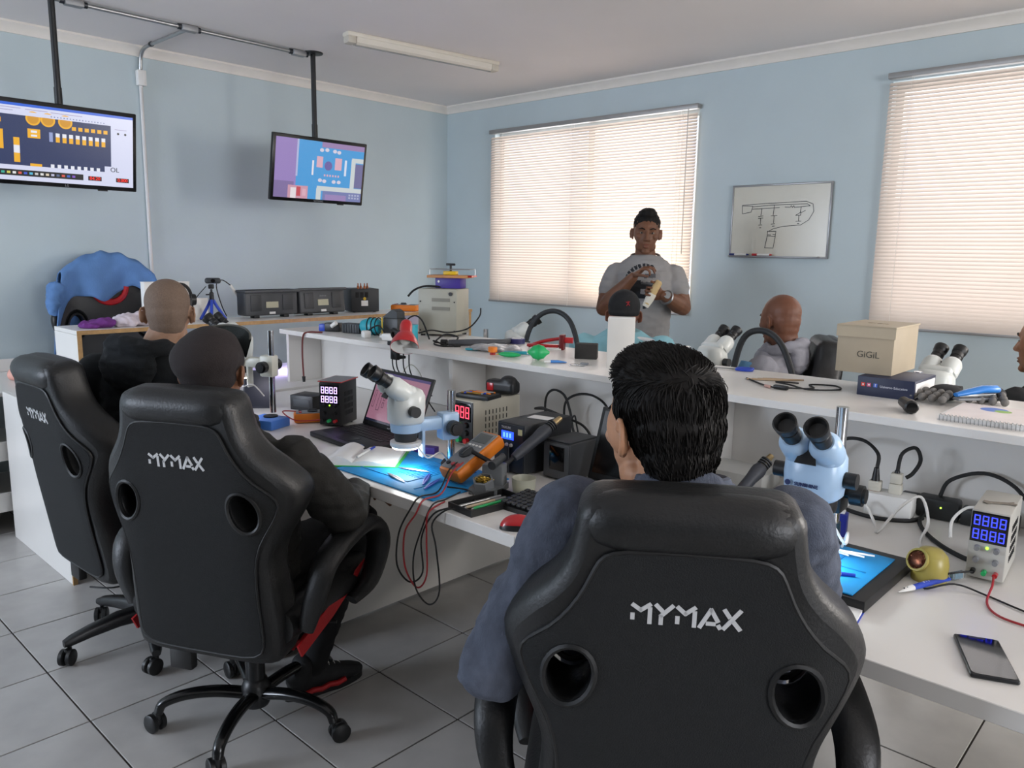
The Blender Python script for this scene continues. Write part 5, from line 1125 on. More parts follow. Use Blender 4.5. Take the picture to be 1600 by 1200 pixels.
# violet curing lamp glowing under the riser at the corner
t = thing('curing_lamp', 'small violet curing lamp glowing under the riser shelf in the corner', 'lamp', (-4.18, 2.62, 0.771), rad(60))
mb = MB(); mb.box((0, 0, 0.005), (0.12, 0.08, 0.01), bev=0.003); mb.build('base', m_wplastic, t); mb = MB(); mb.cable([(0, 0.02, 0.01), (0, 0.03, 0.13), (0, 0.0, 0.19), (0, -0.04, 0.20)], 0.006, 8); mb.build('stem', m_chrome, t)
mb = MB(); mb.box((0, -0.05, 0.20), (0.13, 0.05, 0.018), bev=0.006); hd = mb.build('hood', m_bluep, t); mb = MB(); mb.box((0, -0.05, 0.1895), (0.11, 0.035, 0.003)); mb.build('led_strip', E('8f7bff', 14), hd)
l = bpy.data.lights.new('curing_lamp_light', 'AREA'); l.shape = 'RECTANGLE'; l.size = 0.11; l.size_y = 0.035; l.energy = 2.2; l.color = (0.50, 0.42, 1.0); lo = bpy.data.objects.new('curing_lamp_light', l); col.objects.link(lo); lo.parent = t; lo.location = (0, -0.05, 0.186)
for i, (x, y, h, m, nm, lb) in enumerate(((-4.02, 2.48, 0.13, m_clear, 'clear_bag', 'clear plastic bag standing beside the violet lamp'),)):
    t = thing(nm, lb, 'bag', (x, y, 0.77), rad(30)); mb = MB(); mb.loft([((0, 0, 0.0), 0.05, 0.03), ((0, 0, 0.05), 0.055, 0.034), ((0.01, 0, 0.10), 0.04, 0.02), ((0.0, 0.0, h), 0.05, 0.004)], 16); k = remesh(mb, 'film', M('bag_film', 'e6e8ee', 0.15, var=0, trans=0.75), t, 0.006, 1, wrinkle(0.004, 30, 2))
t = thing('chrome_clamp', 'chrome pole clamp standing in the violet light at the bench corner', 'clamp', (-3.98, 2.66, 0.77)); mb = MB(); mb.cyl((0, 0, 0), (0, 0, 0.01), 0.035, n=20); mb.cyl((0, 0, 0.01), (0, 0, 0.24), 0.009, n=14); mb.build('pole', m_chrome, t); mb = MB(); mb.box((0, 0, 0.16), (0.035, 0.03, 0.03), bev=0.005); mb.build('clamp_block', m_black, t)
cable('red and black wire pair hanging from the shelf near the corner', [(-3.56, 2.34, ZS+0.004), (-3.62, 2.29, ZS+0.003), (-3.645, 2.276, ZS-0.02), (-3.655, 2.275, 0.95), (-3.64, 2.27, 0.83)], 0.0045, M('red_black_wire', '6b2a28', 0.5), plug=1)
cable('black cable curling on the bench below the hanging wires', [(-3.4, 2.2, ZD+0.004), (-3.2, 2.12, ZD+0.004), (-3.0, 2.05, ZD+0.004), (-2.9, 1.98, ZD+0.02), (-2.84, 1.97, ZD+0.05)], 0.003, m_rubber)
cable('red and black leads running to the power supply from the multimeter', [(-2.96, 1.80, ZD+0.046), (-2.93, 1.72, ZD+0.06), (-2.86, 1.74, ZD+0.03), (-2.80, 1.82, ZD+0.03)], 0.0028, M('red_lead', 'a8262b', 0.45))
t = thing('desoldering_pump', 'green and clear syringe lying on the bench behind the hidden microscope', 'syringe', (-3.05, 2.07, ZD+0.07), rad(-60), rx=0); mb = MB(); mb.cyl((0, 0, 0.012), (0.10, 0, 0.004), 0.009, n=14); mb.build('barrel', m_clear, t); mb = MB(); mb.cyl((-0.035, 0, 0.014), (0, 0, 0.012), 0.011, 0.008, n=14); mb.build('plunger', m_green, t)

# beige supply in the next bay with things on top
psu('beige bench power supply with a red lit digit behind the white microscope', (-2.155, 2.03, ZD), 0, (0.14, 0.26, 0.175), m_beige, 'ff3b4e', face='1b1c1e', rows=1)
t = thing('tool_tray', 'black tray of small bits lying on the beige power supply', 'tray', (-2.14, 2.11, ZD+0.1825), rad(12)); mb = MB(); mb.box((0, 0, 0.008), (0.15, 0.10, 0.016), bev=0.003); b = mb.build('tray', m_black, t)
for i in range(8): mb = MB(); mb.cyl((random.uniform(-.06, .06), random.uniform(-.04, .04), 0.018), (random.uniform(-.06, .06), random.uniform(-.04, .04), 0.02), 0.0035, n=6); mb.build('bit', (m_bluep, m_orange, m_steel, m_brass)[i % 4], b)
t = thing('camera_bag', 'small black pouch with a red patch on top of the beige power supply', 'pouch', (-2.13, 2.235, ZD+0.1825), rad(8)); mb = MB(); mb.box((0, 0, 0.03), (0.14, 0.06, 0.055), bev=0.014); mb.ell((0.03, 0, 0.05), (0.04, 0.028, 0.028)); b = remesh(mb, 'pouch', m_black, t, 0.005, 3); mb = MB(); mb.box((-0.04, -0.031, 0.03), (0.03, 0.003, 0.03), bev=0.001); mb.build('patch', m_red, b)
multimeter('orange multimeter propped on its stand at the edge of the large blue mat', (-1.80, 1.66, ZD+0.006), rad(-4), rad(27), s=1.18)
# test leads: from the meter over the bench edge in two hanging loops
cable('black test lead looping down over the bench edge', [(-1.80, 1.71, ZD+0.075), (-1.78, 1.63, ZD+0.06), (-1.745, 1.55, ZD+0.012), (-1.74, 1.47, ZD+0.012), (-1.745, 1.438, ZD-0.02), (-1.79, 1.43, 0.656), (-1.80, 1.43, 0.551), (-1.74, 1.43, 0.514), (-1.68, 1.43, 0.563), (-1.685, 1.43, 0.667), (-1.64, 1.436, ZD-0.01), (-1.61, 1.48, ZD+0.008), (-1.60, 1.56, ZD+0.006), (-1.68, 1.62, ZD+0.012), (-1.76, 1.60, ZD+0.012)], 0.0027, m_rubber, 'test_lead')
cable('red test lead looping down over the bench edge', [(-1.775, 1.705, ZD+0.078), (-1.755, 1.62, ZD+0.06), (-1.72, 1.54, ZD+0.012), (-1.715, 1.465, ZD+0.01), (-1.72, 1.437, ZD-0.03), (-1.755, 1.424, 0.667), (-1.755, 1.424, 0.563), (-1.70, 1.424, 0.511), (-1.655, 1.424, 0.563), (-1.655, 1.424, 0.679), (-1.66, 1.436, ZD-0.01), (-1.66, 1.50, ZD+0.01)], 0.0027, M('red_lead'), 'test_lead')
cable('thin black lead hanging lowest in front of the bench gable', [(-1.70, 1.60, ZD+0.008), (-1.68, 1.52, ZD+0.007), (-1.665, 1.455, ZD+0.008), (-1.668, 1.42, ZD-0.05), (-1.70, 1.412, 0.609), (-1.69, 1.412, 0.516), (-1.63, 1.412, 0.484), (-1.585, 1.412, 0.540), (-1.60, 1.412, 0.667), (-1.625, 1.42, ZD-0.03), (-1.60, 1.455, ZD+0.01), (-1.57, 1.49, ZD+0.006)], 0.0025, m_rubber, 'test_lead')
tweezers('bent steel tweezers lying on the large blue mat near the lamp glow', (-2.05, 1.64, ZD+0.006), rad(20)); tweezers('straight steel tweezers lying nearer the bench edge on the blue mat', (-2.02, 1.57, ZD+0.006), rad(-12))
for i, (x, y, a, lb) in enumerate(((-1.84, 1.57, 40, 'blue handled tweezers at the right edge of the large blue mat'), (-1.80, 1.54, 25, 'second pair of blue handled tweezers beside the test leads'))): tweezers(lb, (x, y, ZD+0.006), rad(a+90), 0.13, m_bluep)
t = thing('tape_box', 'purple and yellow carton behind the ring-lit microscope', 'carton', (-2.17, 1.86, ZD), rad(20)); mb = MB(); mb.box((0, 0, 0.0125), (0.10, 0.035, 0.025), bev=0.001); mb.build('carton', m_purple, t); mb = MB(); mb.cyl((-0.051, 0, 0.0125), (-0.049, 0, 0.0125), 0.011, n=18); mb.build('yellow_end', m_yellow, t)
pen('orange handled screwdriver standing beside the microscope pole', (-1.925, 1.83, ZD+0.006), (-1.92, 1.845, ZD+0.085), 0.0065, m_steel, m_orange, 'screwdriver', 'screwdriver')

# hot air station, soldering station and tools by the second laptop
t = thing('rework_station', 'dark hot air station with a blue display between the meter and the second laptop', 'rework station', (-1.755, 1.885, ZD))
mb = MB(); mb.box((0, 0.125, 0.09), (0.125, 0.25, 0.17), bev=0.005); b = mb.build('case', M('station_dark', '24272b', 0.45, var=0.03), t)
mb = MB(); mb.box((0, -0.001, 0.09), (0.116, 0.004, 0.16), bev=0.001); mb.build('front_panel', M('station_panel', '1a2230', 0.4), t)
flat('display', [(rc(-0.028, -0.014, 0.028, 0.014), E('1c3cff', 3.0))]+[(rc(-0.02+i*0.014, -0.008, -0.012+i*0.014, 0.008), E('3f66ff', 4.0)) for i in range(3)], t, front(-0.012, -0.0035, 0.132))
for i in range(3): mb = MB(); mb.cyl((-0.034+i*0.02, -0.003, 0.10), (-0.034+i*0.02, -0.009, 0.10), 0.006, n=12); mb.build('button', m_wplastic, t)
mb = MB(); mb.cyl((-0.02, -0.003, 0.058), (-0.02, -0.022, 0.058), 0.014, 0.012, n=18); mb.build('knob', m_grey, t)
mb = MB(); mb.box((0.045, -0.0035, 0.150), (0.018, 0.002, 0.02)); mb.build('sticker', M('sticker_cream', 'd9d6a8', 0.5), t)
text_mesh('YAXUN', 0.012, m_logo, 'brand_text', t, front(-0.02, -0.0035, 0.158))
for i in range(2): mb = MB(); mb.cyl((0.03, 0.05+i*0.13, 0.0), (0.03, 0.05+i*0.13, 0.006), 0.01, n=10); mb.cyl((-0.03, 0.05+i*0.13, 0), (-0.03, 0.05+i*0.13, 0.006), 0.01, n=10); mb.build('foot', m_black, t)
p = thing('folded_note', 'small white note lying on the dark hot air station', 'note', (-1.74, 2.02, ZD+0.176), rad(10)); mb = MB(); mb.box((0, 0, 0.001), (0.08, 0.05, 0.002)); mb.build('sheet', m_paper, p, smooth=False)
hotgun('grey hot air handle leaning across the hot air station', (-1.665, 1.80, ZD+0.085), (-1.635, 2.00, ZD+0.195))
cable('thick black hose from the leaning hot air handle', [(-1.665, 1.80, ZD+0.085), (-1.68, 1.75, ZD+0.07), (-1.76, 1.72, ZD+0.10), (-1.80, 1.76, ZD+0.085), (-1.78, 1.83, ZD+0.04), (-1.775, 1.878, ZD+0.03)], 0.0075, m_rubber)
t = thing('soldering_station', 'dark grey soldering station with a recessed window next to the second laptop', 'soldering station', (-1.595, 1.935, ZD)); mb = MB(); mb.box((0, 0.08, 0.066), (0.115, 0.16, 0.125), bev=0.006); b = mb.build('case', M('station_grey', '3b3d40', 0.45, var=0.03), t)
mb = MB(); mb.box((0, -0.001, 0.066), (0.105, 0.005, 0.115), bev=0.002); mb.build('front_panel', M('station_bezel', '55585b', 0.45), t); mb = MB(); mb.box((0.005, -0.004, 0.076), (0.062, 0.004, 0.08), bev=0.001); mb.build('window', m_blackg, t); mb = MB(); mb.box((0, 0.08, 0.131), (0.10, 0.15, 0.005), bev=0.002); mb.build('top_plate', m_dkgrey, t)
for k in (-1, 1): mb = MB(); mb.box((k*0.04, 0.08, 0.002), (0.012, 0.12, 0.006)); mb.build('foot', m_black, t)
cable('black power cable looping from the back of the hot air station', [(-1.8, 2.135, 0.9), (-1.86, 2.18, 0.93), (-1.95, 2.23, 0.91), (-1.9, 2.24, 0.912), (-1.785, 2.22, 0.9), (-1.71, 2.22, 0.884), (-1.67, 2.22, 0.845), (-1.686, 2.24, 0.78), (-1.72, 2.28, 0.767)], 0.005, m_rubber)
cable('black cable arching in a tall loop behind the hot air handle', [(-1.984, 2.36, 0.766), (-2.004, 2.37, 0.814), (-2.023, 2.375, 0.877), (-2.011, 2.37, 0.937), (-1.965, 2.36, 0.966), (-1.912, 2.36, 0.95), (-1.884, 2.365, 0.885), (-1.872, 2.37, 0.817), (-1.831, 2.36, 0.766)], 0.005, m_rubber)
cable('black cable running to the right behind the foreground head', [(-1.923, 2.4, 0.766), (-1.94, 2.41, 0.805), (-1.952, 2.41, 0.869), (-1.931, 2.4, 0.924), (-1.87, 2.4, 0.956), (-1.792, 2.4, 0.957), (-1.729, 2.4, 0.915), (-1.708, 2.4, 0.8), (-1.66, 2.36, 0.767)], 0.005, m_rubber)
cable('thin black cable in a small hoop beside the tall cable loop', [(-1.879, 2.33, 0.767), (-1.86, 2.335, 0.847), (-1.839, 2.335, 0.884), (-1.825, 2.335, 0.84), (-1.8, 2.33, 0.79), (-1.7, 2.3, 0.767)], 0.0035, m_rubber)
t = thing('iron_stand', 'grey soldering iron holder with a brass wool cup beside the clear cup', 'holder', (-1.665, 1.685, ZD), rad(25)); mb = MB(); mb.prism([(-0.045, -0.05), (0.045, -0.05), (0.05, 0.06), (-0.05, 0.06)], 0, 0.02); mb.box((0.012, 0.03, 0.05), (0.07, 0.05, 0.07), bev=0.006); mb.build('body', M('holder_grey', '6b6e70', 0.5, var=0.04), t)
mb = MB(); mb.lathe([(0.03, 0.0), (0.034, 0.002), (0.034, 0.03), (0.028, 0.032), (0.028, 0.01), (0.002, 0.01)], 6, T((-0.004, -0.022, 0.02), rx=rad(20))); cpm = mb.build('sponge_cup', M('holder_grey'), t)
mb = MB()
for i in range(26): c_ = Vector((-0.004, -0.024, 0.042))+Vector((random.uniform(-.02, .02), random.uniform(-.016, .016), random.uniform(-.006, .008))); mb.tube([c_+Vector((0.008*math.cos(a), 0.007*math.sin(a), 0.003*math.sin(2*a+i))) for a in [2*math.pi*j/9 for j in range(9)]], 0.0012, 4, closed=True)
o = mb.build('brass_wool', M('brass_wool', 'c9a649', 0.3, metal=0.9, var=0.2), cpm); o['kind'] = 'stuff'
mb = MB(); mb.cyl((0.02, -0.02, 0.09), (0.03, 0.06, 0.10), 0.014, 0.011, n=16); mb.build('iron_sleeve', m_dkgrey, t)
t = thing('clear_cup', 'low translucent plastic cup beside the brass wool holder', 'cup', (-1.575, 1.755, ZD)); mb = MB(); mb.lathe([(0.002, 0.0), (0.034, 0.0), (0.039, 0.05), (0.037, 0.05), (0.0325, 0.004), (0.002, 0.004)], 28); mb.build('wall', M('frosted_plastic', 'e8e8d8', 0.35, var=0, trans=0.6), t); mb = MB(); mb.lathe([(0.002, 0.005), (0.032, 0.005), (0.034, 0.018), (0.002, 0.019)], 24); mb.build('flux', M('pale_flux', 'c9c7a0', 0.4), t)
laptop('open black laptop half hidden behind the foreground head', (-1.31, 1.985, ZD), 0, 0.38, 0.25, 0.24, 108)
t = thing('keyboard', 'black keyboard on the bench between the mouse and the second laptop', 'keyboard', (-1.315, 1.655, ZD)); mb = MB(); mb.prism([(-0.062, 0), (0.062, 0), (0.062, 0.026), (-0.062, 0.014)], -0.215, 0.215, Matrix(((0, 0, 1, 0), (1, 0, 0, 0), (0, 1, 0, 0), (0, 0, 0, 1)))); b = mb.build('case', m_black, t, smooth=False)
km = MB(); km.box((0, 0, 0), (0.0165, 0.0165, 0.008), bev=0.003, seg=2); kme = km.mesh('key', M('keycap', '26282a', 0.4, var=0.05))
for r in range(6):
    for i in range(21): link('key', kme, b, T((-0.2+i*0.02, -0.05+r*0.02, 0.018+0.012*(0.012+r*0.02)/0.124+0.003), rx=rad(5.5)))
t = thing('mouse', 'shiny red computer mouse with black sides near the bench edge', 'mouse', (-1.368, 1.505, ZD), rad(-50)); mb = MB(); mb.ell((0, 0, 0.012), (0.031, 0.052, 0.026)); mb.box((0, 0, -0.012), (0.09, 0.13, 0.024)); 
def _half(c, r, z0): 
    m = MB(); R = []
    for i in range(9):
        a = math.pi/2*i/8*0.98; R.append([Vector((r[0]*math.cos(a)*math.cos(u)*(1-0.12*math.cos(u)**2), r[1]*math.cos(a)*math.sin(u), z0+r[2]*math.sin(a))) for u in [2*math.pi*j/28 for j in range(28)]])
    m.rings(R); return m
m_ = _half(None, (0.031, 0.052, 0.036), 0.001); m_.build('underside', m_black, t, ang=60); m_ = _half(None, (0.0298, 0.0512, 0.0375), 0.0035); m_.build('red_shell', m_red, t, ang=60); mb = MB(); mb.cyl((-0.003, 0.03, 0.031), (0.003, 0.03, 0.031), 0.008, n=14); mb.build('wheel', m_black, t)
t = thing('parts_tray', 'open black tray of picks and tweezers at the bench edge', 'tray', (-1.565, 1.585, ZD), rad(-6)); mb = MB(); mb.b2((-0.055, -0.105, 0), (0.055, 0.105, 0.004))
for (lo, hi) in (((-0.055, -0.105, 0.004), (-0.051, 0.105, 0.02)), ((0.051, -0.105, 0.004), (0.055, 0.105, 0.02)), ((-0.051, -0.105, 0.004), (0.051, -0.101, 0.02)), ((-0.051, 0.101, 0.004), (0.051, 0.105, 0.02))): mb.b2(lo, hi)
mb.build('tray', m_black, t, smooth=False)
for i, (m, lb) in enumerate(((m_steel, 'steel pick in the open black tray'), (M('bone_plastic', 'b9a68c', 0.5), 'beige plastic pick in the open black tray'), (m_green, 'green tipped pick in the open black tray'), (m_brass, 'brass rod in the open black tray'))): pen(lb, (-1.60+i*0.022, 1.50+i*0.008, ZD+0.009), (-1.585+i*0.02, 1.66, ZD+0.009), 0.0045, m, m_grey if i < 2 else m, 'pick', 'pick')
t = thing('key_fob', 'small red clip lying under the open notebook at the bench edge', 'clip', (-2.235, 1.475, ZD), rad(30)); mb = MB(); mb.box((0, 0, 0.006), (0.035, 0.016, 0.012), bev=0.005); mb.build('body', m_red, t); mb = MB(); mb.tube([(0.022+0.008*math.cos(a), 0.008*math.sin(a), 0.004) for a in [2*math.pi*j/14 for j in range(14)]], 0.0012, 5, closed=True); mb.build('ring', m_steel, t)
# ---------------------------------------------------------------- on the side bench riser along the screen wall
ZR = 1.1
def cloth_heap(name, label, cat, loc, secs, mat, seed, amp=0.012):
    t = thing(name, label, cat, loc); mb = MB()
    for c, r in secs: mb.ell(c, r)
    def fn(p, n):
        q = p*22+Vector((seed, 0, 0)); v = p+n*amp*(noise.noise(q)+0.6*noise.noise(q*2.2)); v.z = max(v.z, 0.0008); return v
    remesh(mb, 'fabric', mat, t, 0.006, 2, fn); return t
cloth_heap('folded_cloth', 'crumpled purple cloth at the left end of the riser shelf', 'cloth', (-4.17, 1.42, ZR), [((0, 0, 0.015), (0.07, 0.075, 0.022)), ((0.02, 0.04, 0.022), (0.05, 0.05, 0.025))], M('purple_cloth', '6b2f7d', 0.9, var=0.1), 3)
cloth_heap('towel', 'crumpled white and grey towel next to the purple cloth', 'towel', (-4.16, 1.60, ZR), [((0, -0.03, 0.028), (0.075, 0.06, 0.035)), ((0.0, 0.06, 0.035), (0.07, 0.07, 0.04)), ((0.02, 0.12, 0.02), (0.06, 0.05, 0.03))], M('towel_white', 'cfc4cb', 0.95, var=0.12, nscale=30), 8, 0.016)
for i, (y, h, lb) in enumerate(((1.775, 0.215, 'white upright carton behind the shaved head, left of the pair'), (1.905, 0.215, 'white upright carton behind the shaved head, right of the pair'))):
    t = thing('carton', lb, 'carton', (-4.30, y, ZR), 0, 'white cartons on the riser'); mb = MB(); mb.box((0, 0, h/2), (0.05, 0.115, h), bev=0.002); b = mb.build('box', m_wplastic, t); mb = MB(); mb.box((0.0, 0, h+0.001), (0.052, 0.117, 0.003)); mb.build('lid', m_paper, b)
t = thing('pale_panel', 'low pale panel standing behind the blue tripod', 'panel', (-4.345, 2.03, ZR)); mb = MB(); mb.box((0, 0, 0.06), (0.012, 0.13, 0.12), bev=0.002); mb.build('sheet', m_wplastic, t); mb = MB(); mb.box((0.01, 0, 0.003), (0.04, 0.13, 0.006)); mb.build('foot', m_wplastic, t)  # plain white panel, its material is not known
t = thing('headphones', 'black headphones hanging over the right white carton', 'headphones', (-4.24, 1.895, ZR), rad(80)); mb = MB(); mb.tube([(0.055*math.cos(a), 0, 0.13+0.075*math.sin(a)) for a in [math.pi*j/16 for j in range(17)]], 0.009, 8); mb.build('headband', m_black, t)
for s in (-1, 1): mb = MB(); mb.cyl((s*0.05, 0, 0.12), (s*0.075, 0, 0.12), 0.035, 0.03, n=20); mb.build('ear_cup', m_black, t)
for s in (-1, 1): mb = MB(); mb.cyl((s*0.06, 0, 0.0), (s*0.06, 0, 0.10), 0.004, n=8); mb.build('stand_leg', m_black, t)
t = thing('webcam_tripod', 'webcam on a small tripod with blue flexible legs', 'tripod', (-4.22, 2.06, ZR), rad(60))
for i in range(3):
    a = 2*math.pi*i/3+0.5; mb = MB(); mb.cable([(0.008*math.cos(a), 0.008*math.sin(a), 0.115), (0.03*math.cos(a), 0.03*math.sin(a), 0.075), (0.075*math.cos(a), 0.075*math.sin(a), 0.008)], 0.0085, 10); lg = mb.build('leg', m_bluep, t); mb = MB(); mb.ell((0.076*math.cos(a), 0.076*math.sin(a), 0.007), (0.008, 0.008, 0.007)); mb.build('foot', m_black, lg)
mb = MB(); mb.cyl((0, 0, 0.108), (0, 0, 0.145), 0.012, n=14); mb.ell((0, 0, 0.15), (0.012, 0.012, 0.012)); mb.cyl((0, 0, 0.155), (0, 0, 0.175), 0.006, n=10); mb.cyl((-0.03, 0, 0.145), (0, 0, 0.145), 0.004, n=8); mb.build('ball_head', m_black, t)
mb = MB(); mb.box((0, 0.0, 0.19), (0.03, 0.03, 0.025), bev=0.005); mb.build('clamp', m_black, t); mb = MB(); mb.box((0.01, 0, 0.222), (0.085, 0.03, 0.032), bev=0.013, seg=3); cb = mb.build('webcam', m_dkgrey, t); mb = MB(); mb.cyl((0.012, -0.016, 0.222), (0.012, -0.02, 0.222), 0.011, n=16); mb.build('lens', m_blackg, cb)
cable('thin black webcam cable dropping beside the tripod', [(-4.24, 2.04, ZR+0.19), (-4.27, 1.99, ZR+0.12), (-4.30, 1.96, ZR+0.03), (-4.29, 1.93, ZR+0.004)], 0.0025, m_rubber)
t = thing('cable_holder', 'white jointed holder with a looping black cable beside the grey cases', 'holder', (-4.33, 2.27, ZR)); mb = MB(); mb.cyl((0.0, 0.03, 0.0), (0.0, 0.03, 0.09), 0.009, n=12); mb.cyl((0, 0.03, 0.085), (0, -0.04, 0.19), 0.0085, n=12); mb.build('links', m_wplastic, t); mb = MB(); mb.cyl((-0.012, 0.03, 0.09), (0.012, 0.03, 0.09), 0.014, n=14); mb.build('joint', m_steel, t); mb = MB(); mb.cable([(0, -0.04, 0.19), (0, -0.09, 0.22), (0, -0.125, 0.19), (0, -0.10, 0.08), (0, -0.07, 0.01)], 0.003, 6); mb.build('loop_cable', m_rubber, t)
# two grey instrument cases seen from behind and the nozzle station
m_case = M('case_grey', '47494c', 0.5, var=0.05)
def case(label, y, w, h, tilt, logo=None):
    t = thing('instrument_case', label, 'instrument', (-4.20, y, ZR), rad(90), 'grey instrument cases'); X = T((0, 0, 0.014), rx=rad(tilt))
    mb = MB(); mb.box((0, 0.05, h/2), (w, 0.10, h), X, bev=0.012, seg=3); mb.box((0, 0.04, h-0.008), (w+0.012, 0.12, 0.016), X, bev=0.005); b = mb.build('shell', m_case, t)
    for s in (-1, 1): mb = MB(); mb.box((s*w*0.30, -0.002, h*0.5), (w*0.20, 0.006, h*0.62), X, bev=0.003); mb.build('moulded_panel', M('case_grey_dark', '3a3c3f', 0.5), b)
    for s in (-1, 1): mb = MB(); mb.box((s*w*0.28, 0.03, 0.008), (0.035, 0.05, 0.016), bev=0.003); mb.build('foot', m_black, t)
    mb = MB(); mb.box((0, -0.002, h*0.42), (w*0.23, 0.004, h*0.24), X); mb.build('rating_label', M('label_cream', 'bdb9a0', 0.6), b, smooth=False); mb = MB(); mb.box((0, -0.002, h*0.10), (w*0.11, 0.004, h*0.09), X); mb.build('serial_label', m_paper, b, smooth=False)
    if logo: text_mesh(logo, 0.016, M('faint_print', '9a9da0', 0.5), 'brand_text', b, X @ front(0, -0.0035, h*0.68))
    return t
case('left grey instrument case with a cream label on the riser shelf', 2.42, 0.345, 0.15, 0); case('right grey instrument case with sloped lid on the riser shelf', 2.775, 0.33, 0.155, -6, 'Unitron')
t = thing('nozzle_station', 'black box station topped with a row of copper nozzles', 'station', (-4.22, 3.11, ZR), rad(72)); mb = MB(); mb.box((0, 0.10, 0.079), (0.19, 0.19, 0.15), bev=0.004); b = mb.build('case', M('station_black', '25282c', 0.5, var=0.05), t)
for i in range(4): mb = MB(); mb.lathe([(0.002, 0.0), (0.008, 0.0), (0.008, 0.014), (0.004, 0.02), (0.0035, 0.036), (0.002, 0.036)], 12, T((-0.04+i*0.022, 0.03+0.01*(i % 2), 0.154))); mb.build('nozzle', m_copper, t)
for i in range(3): mb = MB(); mb.box((-0.055+i*0.032, 0.0035, 0.115), (0.022, 0.003, 0.035)); mb.build('vent_panel', m_vent, b, smooth=False)
mb = MB(); mb.box((-0.005, 0.003, 0.06), (0.045, 0.003, 0.035)); mb.build('label', m_paper, b, smooth=False); mb = MB(); mb.cyl((-0.005, 0.004, 0.09), (-0.005, 0.001, 0.09), 0.010, n=18); mb.build('warning_mark', m_yellow, b)
for i in range(2):
    for s in (-1, 1): mb = MB(); mb.cyl((s*0.07, 0.03+i*0.14, 0), (s*0.07, 0.03+i*0.14, 0.006), 0.01, n=10); mb.build('foot', m_black, t)
t = multimeter('orange and black multimeter lying on the riser beside the grey metal box', (-4.25, 3.36, ZR), rad(-60))
# jacket draped chair near the wall
jc = chair('black and red gaming chair with a blue jacket thrown over it by the wall', (-4.93, 1.81), -100, tilt=5, base_rot=0.2, arms=False); jc.scale = (1.05, 1.05, 1.25)
def red_on(parent, pts, nrm):
    mb = MB(); V, F = cdt(pts, [], 0.025); mb.add([bend(p[0], p[1], nrm) for p in V]+[bend(p[0], p[1], nrm+0.004) for p in V], F+[tuple(reversed([i+len(V) for i in f])) for f in F]); return mb.build('red_insert', m_redf, parent, ang=60)
bk = [c for c in jc.children if c.name.startswith('backrest')][0]
for s in (-1, 1):
    pts = [(s*0.20, 0.10), (s*0.235, 0.12), (s*0.24, 0.22), (s*0.215, 0.33), (s*0.205, 0.30), (s*0.20, 0.20)]; red_on(bk, pts if s > 0 else pts[::-1], 0.083)
    pts = [(s*0.215, 0.36), (s*0.25, 0.40), (s*0.285, 0.46), (s*0.28, 0.51), (s*0.255, 0.52), (s*0.25, 0.46), (s*0.22, 0.40)]; red_on(bk, pts if s > 0 else pts[::-1], 0.08)
mb = MB(); mb.tube([bend(0.09*math.cos(a), 0.66+0.075*math.sin(a), 0.088) for a in [math.pi+math.pi*j/14 for j in range(15)]], 0.016, 8); o = mb.build('red_trim', m_redf, bk)
# the jacket: shell draped over the top of that backrest
jk = thing('jacket', 'blue jacket draped over the gaming chair by the wall', 'jacket', (-4.93, 1.81, 0), rad(-100)); jk.scale = (1.05, 1.05, 1.25); XB = T((0, -0.2, 0.34), rx=rad(5)); V = []; F = []; nu, nv = 36, 26
for j in range(nv+1):
    s_ = j/nv                                   # 0 = front hem, 1 = rear hem, over the headrest in the middle
    for i in range(nu+1):
        u = -1+2*i/nu; au = abs(u)
        top_w = 0.30; drop_f = 0.17+0.16*au**3+0.05*math.sin(u*5+1); drop_b = 0.40
        if s_ < 0.45: k = s_/0.45; v = 0.815-drop_f*(1-k)-0.10*au**2.2; n_ = 0.115+0.02*math.sin(u*7)*(1-k)
        elif s_ > 0.6: k = (s_-0.6)/0.4; v = 0.815-drop_b*k-0.10*au**2.2; n_ = -0.075-0.02*math.sin(u*8)*k
        else: k = (s_-0.45)/0.15; v = 0.815+0.022*math.sin(math.pi*k)-0.10*au**2.2; n_ = 0.115-0.19*k
        wid = top_w*(0.80+0.22*abs(s_-0.52)*2)
        p = bend(u*wid, v, n_); p += Vector((0, 0.010*noise.noise(Vector((u*4, s_*5, 1))), 0.010*noise.noise(Vector((u*5, s_*6, 9)))))
        V.append(XB @ p)
for j in range(nv):
    for i in range(nu): a = j*(nu+1)+i; F.append((a, a+1, a+nu+2, a+nu+1))
m_jk = M('blue_jacket', '587fb2', 0.8, var=0.1, bump=0.15, bscale=120)
mb = MB(); mb.add(V, F); o = mb.build('shell', m_jk, jk, ang=80); sd = o.modifiers.new('thick', 'SOLIDIFY'); sd.thickness = 0.006
for s, L in ((-1, 0.50), (1, 0.12)):
    mb = MB(); pts = [XB @ bend(s*0.27, 0.66, 0.06), XB @ bend(s*0.30, 0.56, 0.075), XB @ bend(s*0.305, 0.66-L*0.6, 0.07), XB @ bend(s*0.295, 0.66-L, 0.06)]
    mb.loft([(pts[0], 0.05, 0.06), (pts[1], 0.042, 0.05), (pts[2], 0.034, 0.045), (pts[3], 0.03, 0.04)], 14); remesh(mb, 'sleeve', M('navy_lining', '24427c', 0.8) if s < 0 else m_jk, jk, 0.008, 2, wrinkle(0.006, 18, 4))
